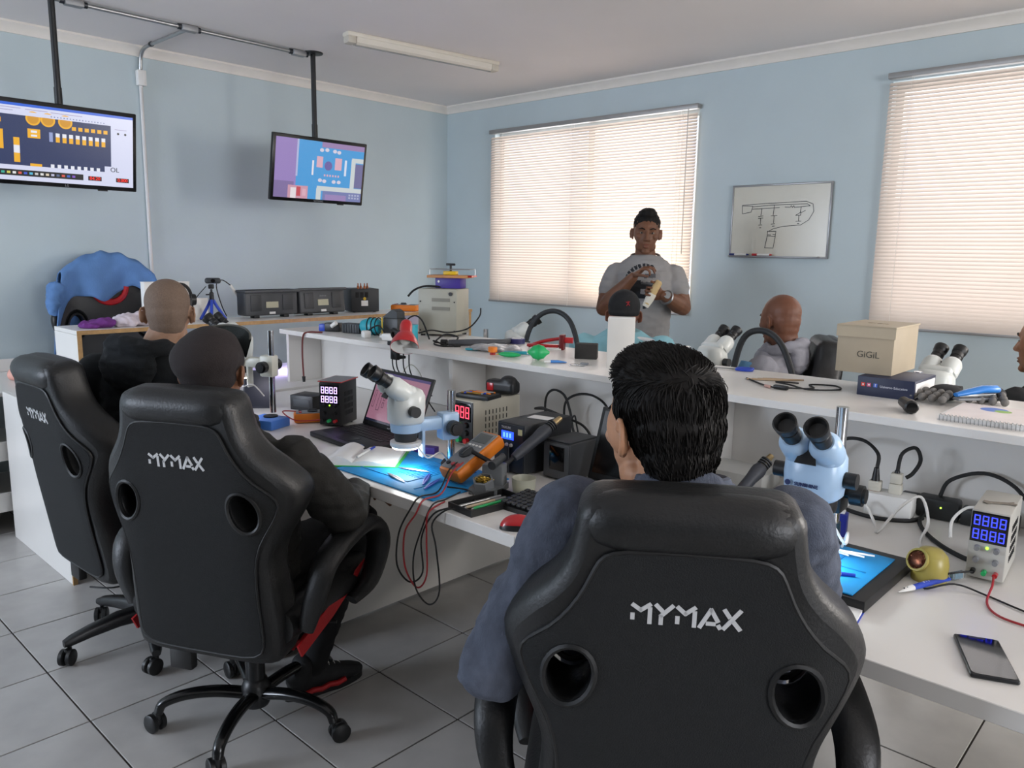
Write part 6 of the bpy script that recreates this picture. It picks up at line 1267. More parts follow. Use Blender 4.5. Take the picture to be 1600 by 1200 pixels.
# small things on the side bench and low shelf
t = thing('green_box', 'green plastic box on the side bench under the riser', 'box', (-3.86, 1.36, 0.77), rad(10)); mb = MB(); mb.box((0, 0, 0.03), (0.10, 0.12, 0.06), bev=0.004); mb.build('tub', M('dark_green_plastic', '3d7a3a', 0.5), t); mb = MB(); mb.box((0, 0, 0.064), (0.105, 0.125, 0.008), bev=0.002); mb.build('lid', m_wplastic, t)
t = thing('tape_dispenser', 'bright magenta dispenser on the side bench next to the green box', 'dispenser', (-3.80, 1.42, 0.77), rad(40)); mb = MB(); mb.ell((0, 0, 0.014), (0.045, 0.02, 0.0139)); mb.build('body', M('magenta_plastic', 'c41fc9', 0.35), t); mb = MB(); mb.box((0.03, 0, 0.004), (0.03, 0.02, 0.008), bev=0.002); mb.build('foot', m_black, t)
t = thing('paper_rack', 'white wire rack with papers under the riser shelf', 'rack', (-4.0, 1.50, 0.77)); mb = MB()
for z in (0.004, 0.07, 0.135): mb.tube([(-0.07, -0.09, z), (0.07, -0.09, z), (0.07, 0.09, z), (-0.07, 0.09, z)], 0.003, 6, closed=True)
for x, y in ((-0.07, -0.09), (0.07, -0.09), (0.07, 0.09), (-0.07, 0.09)): mb.cyl((x, y, 0.002), (x, y, 0.14), 0.003, n=6)
mb.build('frame', m_wplastic, t); mb = MB(); mb.box((0, 0, 0.015), (0.12, 0.16, 0.016)); mb.build('papers', m_paper, t, smooth=False)
t = thing('roll', 'pale pink roll on the low shelf at the left edge', 'roll', (-4.93, 1.28, 0.755), rad(30)); mb = MB(); mb.cyl((-0.06, 0, 0.032), (0.06, 0, 0.032), 0.032, n=22); mb.build('roll', M('pink_paper', 'e0a99a', 0.7), t); mb = MB(); mb.cyl((0.06, 0, 0.032), (0.09, 0, 0.032), 0.018, n=16); mb.build('core', m_black, t)
t = thing('brown_case', 'brown toolbox on the lowest board of the low shelf', 'toolbox', (-4.78, 1.30, 0.15)); mb = MB(); mb.box((0, 0, 0.055), (0.26, 0.2, 0.11), bev=0.006); mb.build('case', M('brown_leatherette', '4a2a22', 0.6), t); mb = MB(); mb.cable([(-0.05, 0, 0.11), (-0.04, 0, 0.135), (0.04, 0, 0.135), (0.05, 0, 0.11)], 0.006, 6); mb.build('handle', m_black, t)
cable('thin black cable lying on the floor tiles by the white end panel', [(-3.60, 1.13, 0.004), (-3.52, 1.20, 0.004), (-3.50, 1.32, 0.004), (-3.36, 1.36, 0.004), (-3.22, 1.50, 0.004), (-3.18, 1.62, 0.004)], 0.0035, m_rubber)

# ---------------------------------------------------------------- on the long shelf, left part
def pile(): pass
t = thing('power_adapter', 'blue capped black power adapter at the left end of the cable pile', 'adapter', (-3.60, 2.44, ZS), rad(30)); mb = MB(); mb.box((0, 0, 0.024), (0.09, 0.05, 0.046), bev=0.006); mb.build('brick', m_black, t); mb = MB(); mb.box((-0.055, 0, 0.02), (0.05, 0.045, 0.038), bev=0.005); mb.build('blue_cap', m_bluep, t); mb = MB(); mb.cyl((0.0, -0.026, 0.03), (0.03, -0.032, 0.05), 0.012, n=12); mb.build('white_plug', m_wplastic, t)
t = thing('power_adapter', 'ribbed black adapter in the middle of the cable pile', 'adapter', (-3.46, 2.47, ZS), rad(15)); mb = MB(); mb.box((0, 0, 0.026), (0.12, 0.06, 0.052), bev=0.008); b = mb.build('brick', m_dkgrey, t)
for i in range(6): mb = MB(); mb.box((-0.045+i*0.018, -0.031, 0.026), (0.006, 0.003, 0.04)); mb.build('rib', m_black, b, smooth=False)
t = thing('solder_spool', 'teal cone-shaped spool wrapped with black cable in the pile', 'spool', (-3.33, 2.49, ZS+0.045), rad(20), ry=rad(90)); mb = MB(); mb.lathe([(0.006, -0.06), (0.030, -0.055), (0.044, -0.01), (0.044, 0.03), (0.030, 0.06), (0.006, 0.062)], 24); mb.build('body', m_teal, t); mb = MB(); mb.tube([(0.046*math.cos(a), 0.046*math.sin(a), -0.02+0.004*a) for a in [2*math.pi*j/20 for j in range(61)]], 0.003, 5); mb.build('wrapped_cable', m_rubber, t)
t = thing('plug', 'white mains plug lying below the teal spool', 'plug', (-3.235, 2.385, ZS), rad(-20), 'white plugs on the shelf'); mb = MB(); mb.box((0, 0, 0.018), (0.055, 0.04, 0.036), bev=0.008); mb.build('body', m_wplastic, t); mb = MB(); mb.cyl((-0.045, 0, 0.018), (-0.027, 0, 0.018), 0.008, n=10); mb.build('boot', m_black, t)
t = thing('plug', 'white mains plug beside the red lamp', 'plug', (-3.06, 2.39, ZS), rad(15), 'white plugs on the shelf'); mb = MB(); mb.box((0, 0, 0.018), (0.06, 0.04, 0.034), bev=0.006); mb.build('body', m_wplastic, t); mb = MB(); mb.cyl((-0.05, 0, 0.018), (-0.03, 0, 0.018), 0.008, n=10); mb.build('boot', m_wplastic, t)
t = thing('device_box', 'black open-framed device standing behind the white plugs', 'device', (-3.17, 2.50, ZS), rad(10)); mb = MB(); mb.box((0, 0.02, 0.05), (0.10, 0.07, 0.10), bev=0.006); mb.build('case', m_black, t); mb = MB(); mb.prism([(-0.05, 0.10), (0.02, 0.145), (0.05, 0.13), (0.05, 0.10)], -0.02, 0.04, Matrix(((1, 0, 0, 0), (0, 0, 1, 0), (0, 1, 0, 0), (0, 0, 0, 1)))); mb.build('hood', m_dkgrey, t); mb = MB(); mb.box((-0.052, -0.018, 0.055), (0.006, 0.004, 0.09)); mb.build('yellow_edge', m_yellow, t, smooth=False)
t = thing('pliers', 'red and orange handled pliers lying over the cable pile', 'pliers', (-3.32, 2.60, ZS+0.004), rad(15))
for s, m in ((-1, m_red), (1, m_orange)): mb = MB(); mb.cable([(0, 0, 0.03), (0.06, s*0.01, 0.05), (0.13, s*0.022, 0.03), (0.17, s*0.02, 0.008)], 0.0075, 8); mb.build('handle', m, t)
mb = MB(); mb.box((-0.025, 0, 0.03), (0.06, 0.02, 0.012), bev=0.004); mb.build('jaws', m_steel, t)
t = thing('sealant_tin', 'small teal tin behind the red lamp shade', 'tin', (-2.985, 2.47, ZS)); mb = MB(); mb.cyl((0, 0, 0), (0, 0, 0.075), 0.035, n=22); mb.build('tin', m_teal, t); mb = MB(); mb.cyl((0, 0, 0.075), (0, 0, 0.08), 0.0365, n=22); mb.build('lid', m_teal, t)
cable('black cable tangle along the back of the pile', [(-3.6, 2.55, ZS+0.004), (-3.5, 2.60, ZS+0.03), (-3.4, 2.58, ZS+0.004), (-3.30, 2.42, ZS+0.005), (-3.22, 2.45, ZS+0.06), (-3.12, 2.45, ZS+0.004), (-3.05, 2.52, ZS+0.11), (-3.0, 2.55, ZS+0.10), (-2.95, 2.56, ZS+0.004)], 0.004, m_rubber)
# red clip-on lamp
lp = thing('desk_lamp', 'red bell-shaped clip-on lamp with black neck at the shelf edge', 'lamp', (-2.87, 2.30, ZS)); Xl = T((0.085, -0.03, 0.035), rx=rad(-26), ry=rad(-28), s=(1.1, 1.1, 1.1))
mb = MB(); mb.lathe([(0.0575, -0.034), (0.060, -0.034), (0.053, -0.005), (0.037, 0.022), (0.027, 0.036), (0.026, 0.072), (0.022, 0.086), (0.012, 0.096), (0.001, 0.098)], 32, Xl, cap=False); mb.build('shade', m_red, lp, ang=60); mb = MB(); mb.lathe([(0.0575, -0.034), (0.050, -0.006), (0.034, 0.02), (0.023, 0.035), (0.018, 0.07), (0.001, 0.072)], 32, Xl, cap=False); mb.build('reflector', m_wplastic, lp, ang=60); mb = MB(); mb.ell((0, 0, 0.012), (0.026, 0.026, 0.034), Xl); mb.build('bulb', M('bulb_white', 'e8e6e0', 0.25), lp)
mb = MB(); mb.cyl(Xl @ Vector((0, -0.03, 0.03)), Xl @ Vector((0, -0.036, 0.03)), 0.006, n=10); mb.build('switch', m_black, lp)
mb = MB(); mb.cable([(0.02, 0.02, 0.0), (-0.02, -0.01, 0.04), (0.0, -0.03, 0.075), (0.05, -0.03, 0.06)], 0.011, 10); mb.build('neck', m_black, lp); mb = MB(); mb.box((0.0, -0.01, 0.012), (0.06, 0.07, 0.02), bev=0.005); mb.box((0.0, -0.02, -0.035), (0.05, 0.02, 0.06), bev=0.004); mb.box((0.0, 0.0, -0.055), (0.05, 0.05, 0.014), bev=0.004); mb.build('clamp', m_black, lp)
for i, (x0, x1, zz, lb) in enumerate(((-2.88, -2.70, 0.80, 'outer left'), (-2.85, -2.66, 0.83, 'inner left'), (-2.80, -2.62, 0.86, 'inner right'), (-2.76, -2.60, 0.79, 'outer right'))):
    cable('black cord hanging below the red lamp, %s of the four' % lb, [(x0, 2.272, ZS-0.03), (x0+0.03, 2.255, 0.96), (x1-0.06, 2.26, 0.88), (x1, 2.29, zz)], 0.003, m_rubber)
cable('pale thin cable arching above the pink laptop screen', [(-3.0, 2.45, ZD+0.004), (-3.02, 2.44, ZD+0.12), (-2.96, 2.44, ZD+0.19), (-2.88, 2.43, ZD+0.17), (-2.82, 2.42, ZD+0.10)], 0.0025, M('cream_cable', 'c9c5b5', 0.6))
# grey metal box with a board and clamp stacked on it
gb = thing('metal_box', 'grey sheet metal control box standing on the shelf before the corner', 'control box', (-3.06, 2.71, ZS), rad(26)); mb = MB(); mb.box((0, 0.09, 0.128), (0.215, 0.18, 0.235), bev=0.003); b = mb.build('case', M('grey_sheet_metal', 'a2a092', 0.5, var=0.03), gb)
for z in (0.19, 0.145): mb = MB(); mb.box((0.02, -0.001, z), (0.10, 0.003, 0.018)); mb.build('vent_panel', M('vent_grey', '7d7b70', 0.6), b, smooth=False)
mb = MB(); mb.cyl((0.075, -0.002, 0.222), (0.075, -0.008, 0.222), 0.010, n=14); mb.build('fuse_cap', m_black, b)
for x, z in ((-0.095, 0.18), (0.095, 0.18), (0.095, 0.03), (-0.095, 0.03)): mb = MB(); mb.cyl((x, -0.001, z), (x, -0.003, z), 0.004, n=8); mb.build('screw', m_black, b)
for x, y in ((-0.09, 0.02), (0.09, 0.02), (-0.09, 0.16), (0.09, 0.16)): mb = MB(); mb.cyl((x, y, 0), (x, y, 0.012), 0.012, n=10); mb.build('foot', m_black, gb)
t = thing('small_box', 'purple carton on top of the grey metal box', 'carton', (-3.10, 2.84, ZS+0.2465), rad(26)); mb = MB(); mb.box((0, 0, 0.027), (0.14, 0.09, 0.054), bev=0.002); mb.build('box', m_purple, t); mb = MB(); mb.cyl((-0.05, -0.0455, 0.035), (-0.05, -0.047, 0.035), 0.006, n=12); mb.build('white_dot', m_wplastic, t)
t = thing('wooden_board', 'flat wooden board balanced on the purple carton', 'board', (-3.10, 2.84, ZS+0.301), rad(30)); mb = MB(); mb.box((0, 0, 0.007), (0.22, 0.14, 0.014), bev=0.001); mb.build('plank', M('board_wood', 'b57f4f', 0.6, var=0.15, nscale=30), t); mb = MB(); mb.box((0.11, 0.0, 0.01), (0.04, 0.10, 0.008)); mb.build('red_end', m_red, t, smooth=False)
t = thing('pcb_holder', 'yellow and black circuit board clamp on the wooden board', 'clamp', (-3.10, 2.84, ZS+0.316), rad(30)); mb = MB(); mb.box((0, 0, 0.01), (0.07, 0.05, 0.02), bev=0.004); mb.build('base', m_yellow, t); mb = MB(); mb.cyl((0, 0, 0.02), (0, 0, 0.05), 0.006, n=10); mb.box((0, 0, 0.055), (0.05, 0.012, 0.012), bev=0.003); mb.build('knob', m_black, t); mb = MB(); mb.tube([(-0.10, -0.05, 0.03), (-0.10, 0.05, 0.03), (0.12, 0.05, 0.03), (0.12, -0.05, 0.03)], 0.002, 5, closed=True); mb.cyl((-0.1, -0.05, 0.0), (-0.1, -0.05, 0.03), 0.002, n=6); mb.cyl((0.12, 0.05, 0), (0.12, 0.05, 0.03), 0.002, n=6); mb.build('wire_frame', m_steel, t)
for i, (z, lb) in enumerate(((ZR+0.09, 'upper yellow box behind the grey metal box'), (ZR, 'lower yellow box behind the grey metal box'))):
    t = thing('yellow_box', lb, 'box', (-4.22, 3.83, z), rad(60)); mb = MB(); mb.box((0, 0, 0.03), (0.10, 0.08, 0.06), bev=0.003); mb.build('box', m_yellow, t); mb = MB(); mb.box((0, 0, 0.0745), (0.08, 0.06, 0.029), bev=0.002); mb.build('tray', m_wplastic if i else m_black, t)
cable('black cable with inline switch drooping before the grey metal box', [(-3.02, 2.55, ZS+0.03), (-2.98, 2.60, ZS+0.045), (-2.92, 2.66, ZS+0.035), (-2.82, 2.70, ZS+0.06), (-2.78, 2.74, ZS+0.12), (-2.79, 2.76, ZS+0.16)], 0.004, m_rubber)
cable('black probe with red tip draped over the grey metal box', [(-3.10, 2.80, ZS+0.25), (-3.18, 2.74, ZS+0.256), (-3.23, 2.70, ZS+0.235), (-3.26, 2.68, ZS+0.20)], 0.006, m_rubber, plug=None)
t = thing('safety_wedge', 'small orange wedge near the end of the riser shelf', 'wedge', (-3.35, 3.02, ZD)); mb = MB(); mb.prism([(-0.05, 0), (0.05, 0), (-0.05, 0.36)], -0.01, 0.01, Matrix(((1, 0, 0, 0), (0, 0, 1, 0), (0, 1, 0, 0), (0, 0, 0, 1)))); mb.build('wedge', M('orange_sheet', 'c4492a', 0.5), t, smooth=False); mb = MB(); mb.box((0, 0, 0.003), (0.12, 0.06, 0.006)); mb.build('foot', m_black, t)
# clutter in the middle of the shelf
cable('coil of black and white cables left of the clear bag', [(-2.83, 2.50, ZS+0.005), (-2.78, 2.44, ZS+0.02), (-2.72, 2.47, ZS+0.006), (-2.74, 2.56, ZS+0.03), (-2.82, 2.55, ZS+0.04), (-2.80, 2.46, ZS+0.006), (-2.70, 2.42, ZS+0.005), (-2.66, 2.46, ZS+0.005)], 0.004, m_rubber, plug=2)
t = thing('heat_gun_hose', 'flat grey hose lying along the shelf behind the clear bag', 'hose', (-2.62, 2.52, ZS)); mb = MB(); mb.loft([((-0.10, -0.04, 0.014), 0.018, 0.014), ((0.0, 0.04, 0.018), 0.02, 0.016), ((0.06, 0.16, 0.016), 0.018, 0.014), ((0.02, 0.26, 0.014), 0.012, 0.012)], 14); mb.build('hose', M('hose_grey', '4b4e53', 0.6, var=0.1, bump=0.2, bscale=100), t); mb = MB(); mb.cyl((-0.105, -0.045, 0.014), (-0.13, -0.06, 0.014), 0.015, n=12); mb.build('fitting', m_black, t)
t = thing('clear_bag', 'clear plastic bag with teal edge in the middle of the shelf', 'bag', (-2.43, 2.50, ZS), rad(20)); mb = MB(); mb.ell((0, 0, 0.012), (0.13, 0.07, 0.016)); o = remesh(mb, 'film', M('bag_film_b', 'd2d2d4', 0.2, var=0.02, trans=0.5), t, 0.006, 1, lambda p, n: Vector((p.x, p.y, max(0.0005, p.z+0.012*noise.noise(p*24))))); mb = MB(); mb.box((-0.10, -0.03, 0.006), (0.06, 0.03, 0.008), bev=0.002); mb.build('teal_edge', m_teal, t)
t = thing('syringe_cap', 'orange cap with a red neck at the shelf edge', 'cap', (-2.35, 2.40, ZS)); mb = MB(); mb.cyl((0, 0, 0.012), (0, 0, 0.034), 0.020, n=18); mb.build('cap', m_orange, t); mb = MB(); mb.cyl((0, 0, 0), (0, 0, 0.012), 0.012, n=14); mb.build('neck', m_red, t)
t = thing('teal_clip', 'teal plastic spudger lying behind the orange cap', 'spudger', (-2.28, 2.47, ZS), rad(40)); mb = MB(); mb.box((0, 0, 0.010), (0.10, 0.02, 0.014), bev=0.004); mb.build('grip', m_teal, t); mb = MB(); mb.box((0.065, 0, 0.004), (0.04, 0.014, 0.003)); mb.build('blade', m_teal, t)
t = thing('green_pod', 'flat green oval pod at the shelf edge left of the green ball', 'pod', (-2.25, 2.40, ZS), rad(22)); mb = MB(); mb.ell((0, 0, 0.011), (0.052, 0.018, 0.0109)); mb.build('body', m_green, t); mb = MB(); mb.cyl((-0.05, 0, 0.01), (-0.064, 0, 0.007), 0.003, 0.001, n=8); mb.build('nozzle', m_yellow, t)
t = thing('rubber_blower', 'green lemon-shaped rubber ball on the shelf', 'ball', (-2.105, 2.42, ZS), rad(38)); mb = MB(); mb.lathe([(0.002, -0.046), (0.006, -0.044), (0.012, -0.034), (0.026, -0.022), (0.033, 0.0), (0.026, 0.022), (0.012, 0.034), (0.006, 0.044), (0.002, 0.046)], 26, T((0, 0, 0.0332), ry=rad(90))); mb.build('ball', m_green, t, ang=80); mb = MB(); mb.tube([(0, 0.0335*math.cos(a), 0.0332+0.0335*math.sin(a)) for a in [2*math.pi*j/24 for j in range(24)]], 0.0006, 4, closed=True); mb.build('seam', m_green, t)
t = thing('tape_roll', 'dark purple roll of tape behind the clear bag', 'tape', (-2.58, 2.80, ZS)); mb = MB(); mb.lathe([(0.022, 0), (0.042, 0), (0.042, 0.024), (0.022, 0.024), (0.022, 0)], 28, cap=False); mb.build('tape', M('dark_purple_tape', '37356e', 0.4), t); mb = MB(); mb.lathe([(0.019, 0.0), (0.0219, 0), (0.0219, 0.025), (0.019, 0.025), (0.019, 0)], 24, cap=False); mb.build('core', m_wplastic, t)
t = thing('pcb_vise', 'red metal board vise on the shelf behind the green ball', 'vise', (-2.33, 2.74, ZS), rad(28)); mb = MB(); mb.box((0.07, 0, 0.035), (0.022, 0.05, 0.07), bev=0.003); mb.build('jaw', M('dark_red_metal', '6e1f22', 0.4, metal=0.3), t); mb = MB(); mb.box((-0.02, 0, 0.016), (0.15, 0.03, 0.014), bev=0.003); mb.cable([(-0.09, 0, 0.01), (-0.02, 0.01, 0.035), (0.06, 0.015, 0.05)], 0.008, 8); mb.build('rails', m_red, t); mb = MB(); mb.box((0.0, -0.022, 0.004), (0.14, 0.02, 0.008), bev=0.002); mb.build('foot', m_wplastic, t); mb = MB(); mb.cyl((0.082, 0, 0.045), (0.12, 0, 0.045), 0.014, n=16); mb.build('knob', m_red, t)
t = thing('glue_tube', 'small blue and white glue tube at the shelf edge', 'tube', (-2.0, 2.42, ZS), rad(48)); mb = MB(); mb.loft([((-0.03, 0, 0.006), 0.006, 0.006), ((0.0, 0, 0.006), 0.010, 0.006), ((0.035, 0, 0.003), 0.013, 0.0015)], 14, ax=(0, 1, 0)); mb.build('tube', M('tube_blue', '4f8fd6', 0.35), t); mb = MB(); mb.cyl((-0.055, 0, 0.005), (-0.03, 0, 0.006), 0.004, 0.006, n=10); mb.build('cap', m_wplastic, t)
t = thing('glass_slide', 'clear glass scraps lying beside the dark foam block', 'glass', (-1.90, 2.42, ZS), rad(20)); mb = MB(); mb.box((0, 0, 0.003), (0.06, 0.03, 0.004), bev=0.001); mb.build('slide', m_clear, t); mb = MB(); mb.box((0.02, 0.03, 0.005), (0.03, 0.02, 0.008), bev=0.002); mb.build('chip', m_grey, t)
t = thing('foam_block', 'dark grey foam block on the shelf below the gooseneck', 'block', (-2.01, 2.62, ZS), rad(33)); mb = MB(); mb.box((0, 0, 0.032), (0.095, 0.06, 0.064), bev=0.004); mb.build('block', M('charcoal_foam', '3c3936', 0.9, var=0.12, bump=0.3, bscale=200), t)
t = thing('white_carton', 'tall white carton standing on the shelf before the snapback cap', 'carton', (-1.765, 2.52, ZS), rad(34)); mb = MB(); mb.box((0, 0, 0.097), (0.105, 0.075, 0.194), bev=0.0015); b = mb.build('box', M('white_card', 'd9d5cd', 0.6, var=0.02), t); mb = MB(); mb.box((0, 0, 0.1945), (0.103, 0.073, 0.002)); mb.build('lid_flap', m_paper, b, smooth=False)
t = thing('scissors', 'blue handled scissors on the shelf before the farther white microscope', 'scissors', (-1.44, 2.79, ZS), rad(20))
for s in (-1, 1): mb = MB(); mb.tube([(0.06+0.03*math.cos(a), s*0.018+0.014*math.sin(a), 0.006) for a in [2*math.pi*j/18 for j in range(18)]], 0.005, 6, closed=True); mb.build('handle', m_bluep, t); mb = MB(); mb.prism([(0.04, s*0.006), (-0.08, -s*0.002), (0.03, -s*0.003)], 0.003+0.002*(s+1)/2, 0.0045+0.002*(s+1)/2); mb.build('blade', m_steel, t, smooth=False)
t = thing('wire_kit', 'black cable with an inline splitter coiled on the shelf', 'cable', (-1.12, 2.56, ZS)); mb = MB(); mb.cable([(-0.16, 0.06, 0.004), (-0.06, -0.03, 0.004), (0.0, -0.07, 0.006), (0.05, -0.06, 0.008), (0.10, 0.02, 0.004), (0.06, 0.09, 0.004), (0.13, 0.13, 0.004), (0.17, 0.06, 0.004), (0.10, -0.02, 0.005), (0.02, 0.02, 0.006), (-0.05, 0.06, 0.004), (0.02, 0.09, 0.004)], 0.003, 6); mb.build('cord', m_rubber, t); mb = MB(); mb.box((0.025, -0.065, 0.008), (0.05, 0.018, 0.014), T(rz=rad(0)), bev=0.004); mb.build('splitter', m_black, t); mb = MB(); mb.cyl((-0.01, -0.07, 0.006), (-0.035, -0.055, 0.005), 0.005, n=10); mb.build('plug', M('rose_plug', 'c9a093', 0.4), t)
for i in range(4): pen(('beige wooden stick, nearest of four on the shelf', 'beige wooden stick, second of four on the shelf', 'beige wooden stick, third of four on the shelf', 'beige wooden stick, farthest of four on the shelf')[i], (-1.27+i*0.012, 2.60+i*0.018, ZS+0.004), (-1.17+i*0.018, 2.67+i*0.02, ZS+0.004), 0.003, M('stick_wood', 'b39a7c', 0.6), None, 'stick', 'wooden_stick')
# cartons, gloves, stapler and notebook at the right
bb = thing('book_box', 'flat navy carton with small coloured icons under the beige carton', 'carton', (-0.80, 2.60, ZS)); mb = MB(); mb.box((0, 0.11, 0.031), (0.172, 0.22, 0.062), bev=0.001); b = mb.build('box', M('navy_card', '1d2540', 0.5, var=0.04), bb)
mb = MB(); mb.box((0.0865, 0.11, 0.031), (0.001, 0.20, 0.045)); mb.build('page_edge', m_paper, b, smooth=False)
for x, c in ((-0.068, 'd8402f'), (-0.05, 'c8527a'), (-0.030, '3f66c4')): flat('icon', [(rc(x-0.006, -0.006, x+0.006, 0.006), M('icon_'+c, c, 0.5, var=0))]+([(rc(x-0.0025, -0.0025, x+0.0025, 0.0025), m_paper)] if c != '3f66c4' else []), b, front(0, -0.0006, 0.036))
text_mesh('f', 0.014, m_paper, 'icon', b, front(-0.030, -0.0012, 0.036)); text_mesh('Universo Educativo', 0.0105, M('print_white', 'c9ccd6', 0.5, var=0), 'lettering', b, front(0.025, -0.001, 0.034))
gg = thing('gift_box', 'beige lidded carton with dark lettering stacked on the navy carton', 'carton', (-0.892, 2.655, ZS+0.063), rad(1)); mb = MB(); mb.box((0, 0.13, 0.076), (0.178, 0.26, 0.152), bev=0.001); b = mb.build('box', M('beige_card', 'ab9d86', 0.6, var=0.03), gg)
mb = MB(); mb.box((0, 0.13, 0.1545), (0.186, 0.268, 0.006), bev=0.001); mb.box((0, -0.0025, 0.136), (0.186, 0.003, 0.036)); mb.build('lid', M('beige_card_lid', 'b3a58d', 0.6, var=0.03), gg, smooth=False)
text_mesh('GiGiL', 0.030, M('carton_ink', '4a4538', 0.5, var=0), 'lettering', b, front(0.012, -0.0006, 0.062)); text_mesh('GiGiL', 0.03, M('carton_ink_faint', '94876f', 0.6, var=0), 'lettering', b, Matrix.Translation((0, 0.12, 0.1578)))
t = thing('torch', 'short black cylinder lying at the shelf edge before the gloves', 'cylinder', (-0.68, 2.42, ZS), rad(-60)); mb = MB(); mb.lathe([(0.004, -0.05), (0.014, -0.05), (0.016, -0.04), (0.016, 0.0), (0.02, 0.02), (0.02, 0.05), (0.016, 0.054), (0.004, 0.054)], 10, T((0, 0, 0.0205), ry=rad(90))); mb.build('body', m_black, t, ang=30); mb = MB(); mb.cyl((0.054, 0, 0.0205), (0.0555, 0, 0.0205), 0.014, n=14); mb.build('lens', m_blackg, t)
m_glv = M('grey_foam', '6f6c68', 0.85, var=0.12, bump=0.25, bscale=150)
for gi, (gx, gy, gr, lb) in enumerate(((-0.65, 2.70, 165, 'grey and black work glove lying nearest the navy carton'), (-0.55, 2.78, 190, 'grey and black work glove lying under the stapler'))):
    t = thing('work_glove', lb, 'glove', (gx, gy, ZS), rad(gr), 'work gloves'); mb = MB(); mb.ell((0, 0, 0.026), (0.05, 0.055, 0.0258)); gb_ = remesh(mb, 'palm', M('glove_black', '1f2022', 0.8), t, 0.005, 2)
    for i in range(4):
        for j in range(3):
            mb = MB(); a = -0.036+i*0.024; mb.ell((a*(1+0.15*j), 0.05+j*0.026, 0.030-0.006*j), (0.0115, 0.0145, 0.0125)); mb.build('finger_pad', m_glv, t)
    for j in range(2): mb = MB(); mb.ell((0.055+j*0.02, 0.005+j*0.018, 0.02), (0.013, 0.015, 0.013)); mb.build('finger_pad', m_glv, t)
t = thing('stapler', 'bright blue stapler lying on the spiral notebook', 'stapler', (-0.565, 2.66, ZS+0.017), rad(52)); mb = MB(); mb.loft([((-0.06, 0, 0.018), 0.010, 0.006), ((-0.03, 0, 0.024), 0.014, 0.009), ((0.03, 0, 0.034), 0.016, 0.012), ((0.075, 0, 0.034), 0.014, 0.012), ((0.085, 0, 0.03), 0.008, 0.008)], 16, ax=(0, 1, 0)); mb.build('top_arm', M('stapler_blue', '2f7fd0', 0.3), t); mb = MB(); mb.box((0.01, 0, 0.005), (0.14, 0.028, 0.008), bev=0.003); mb.build('base', m_grey, t); mb = MB(); mb.box((0.01, 0, 0.016), (0.12, 0.012, 0.008), bev=0.001); mb.build('magazine', m_steel, t)
nb2 = notebook('spiral notebook with a colourful printed cover on the shelf at the right edge', (-0.475, 2.49, ZS), rad(0), 0.21, 0.26, m_paper, True); flat('cover_print', [(rc(-0.10, -0.128, 0.10, 0.128), M('cover_pale', 'e3d9d6', 0.5)), (circ(-0.01, 0.06, 0.035), M('cover_blue', '4f76c8', 0.5)), (circ(0.015, 0.045, 0.022), M('cover_green', '86b53c', 0.5))], nb2, Matrix.Translation((0, 0, 0.0142)))
for x, y, h, rz_, lb, s_ in ((-2.93, 3.0, 0.36, 150, 'white stereo microscope on the far desk near the window corner', 1.0), (-1.72, 3.02, 0.36, 182, 'white stereo microscope on the far desk before the bald man', 1.05), (-0.80, 2.99, 0.36, 185, 'white stereo microscope behind the gloves on the far desk', 1.05)):
    scope(lb, (x, y-0.06, ZD), rad(rz_-10), m_scope, 0.34, 0.065, s_, False, True, 0, col2=m_scope)
def gooseneck(label, pts, r=0.013):
    o = Vector(pts[0]); t = thing('gooseneck_arm', label, 'gooseneck', o, 0, 'black gooseneck arms'); mb = MB(); P = spline([Vector(p)-o for p in pts], 8); mb.tube(P, r, 10); b = mb.build('flex_tube', M('gooseneck_black', '202428', 0.5, bump=0.2, bscale=300), t)
    k = len(P)//5; mb = MB(); mb.tube(P[:k], r*1.7, 12); mb.build('rigid_sleeve', m_dkgrey, t); mb = MB(); mb.cyl((0, 0, -0.01), (0, 0, 0.004), 0.035, n=20); mb.build('base', m_black, t)
gooseneck('black gooseneck arm arching over the shelf beside the corner microscope', [(-2.68, 2.94, ZD+0.01), (-2.66, 2.96, 1.06), (-2.62, 3.0, 1.18), (-2.54, 3.04, 1.215), (-2.45, 3.05, 1.17), (-2.38, 3.03, 1.05), (-2.36, 3.0, 0.95)])
gooseneck('black gooseneck arm arching in front of the bald man', [(-1.53, 2.95, ZD+0.01), (-1.515, 2.97, 1.02), (-1.49, 3.0, 1.17), (-1.42, 3.02, 1.205), (-1.34, 3.02, 1.16), (-1.27, 3.0, 1.03), (-1.25, 2.97, 0.93)])

# ---------------------------------------------------------------- right half of the long bench
bp = thing('microscope_base', 'black slab base under the light blue microscope', 'base', (-0.73, 1.81, ZD)); mb = MB(); mb.box((0, 0, 0.014), (0.45, 0.33, 0.026), bev=0.003); mb.build('slab', m_black, bp)
for x in (-0.2, 0.2): mb = MB(); mb.box((x, 0, 0.001), (0.02, 0.28, 0.002)); mb.build('rubber_strip', m_rubber, bp, smooth=False)
silicone_mat('smaller blue silicone mat on the black slab in the right foreground', (-0.725, 1.795, ZD+0.0275), 0, 0.38, 0.28, 0.004)
scope('light blue stereo microscope with brand lettering in the right foreground', (-0.685, 1.925, ZD+0.0315), rad(4), m_scopeb, 0.325, -0.004, 1.08, True, False, 0.3, (0.8, 0.92, 1.0), ('SUNSHINE', 'SZM45T'), dark_lens=True, col2=m_black, collar=True)
pen('clear pen with a blue tip on the smaller blue mat', (-0.66, 1.705, ZD+0.0355), (-0.565, 1.755, ZD+0.0355), 0.0042, m_wplastic, m_bluep)
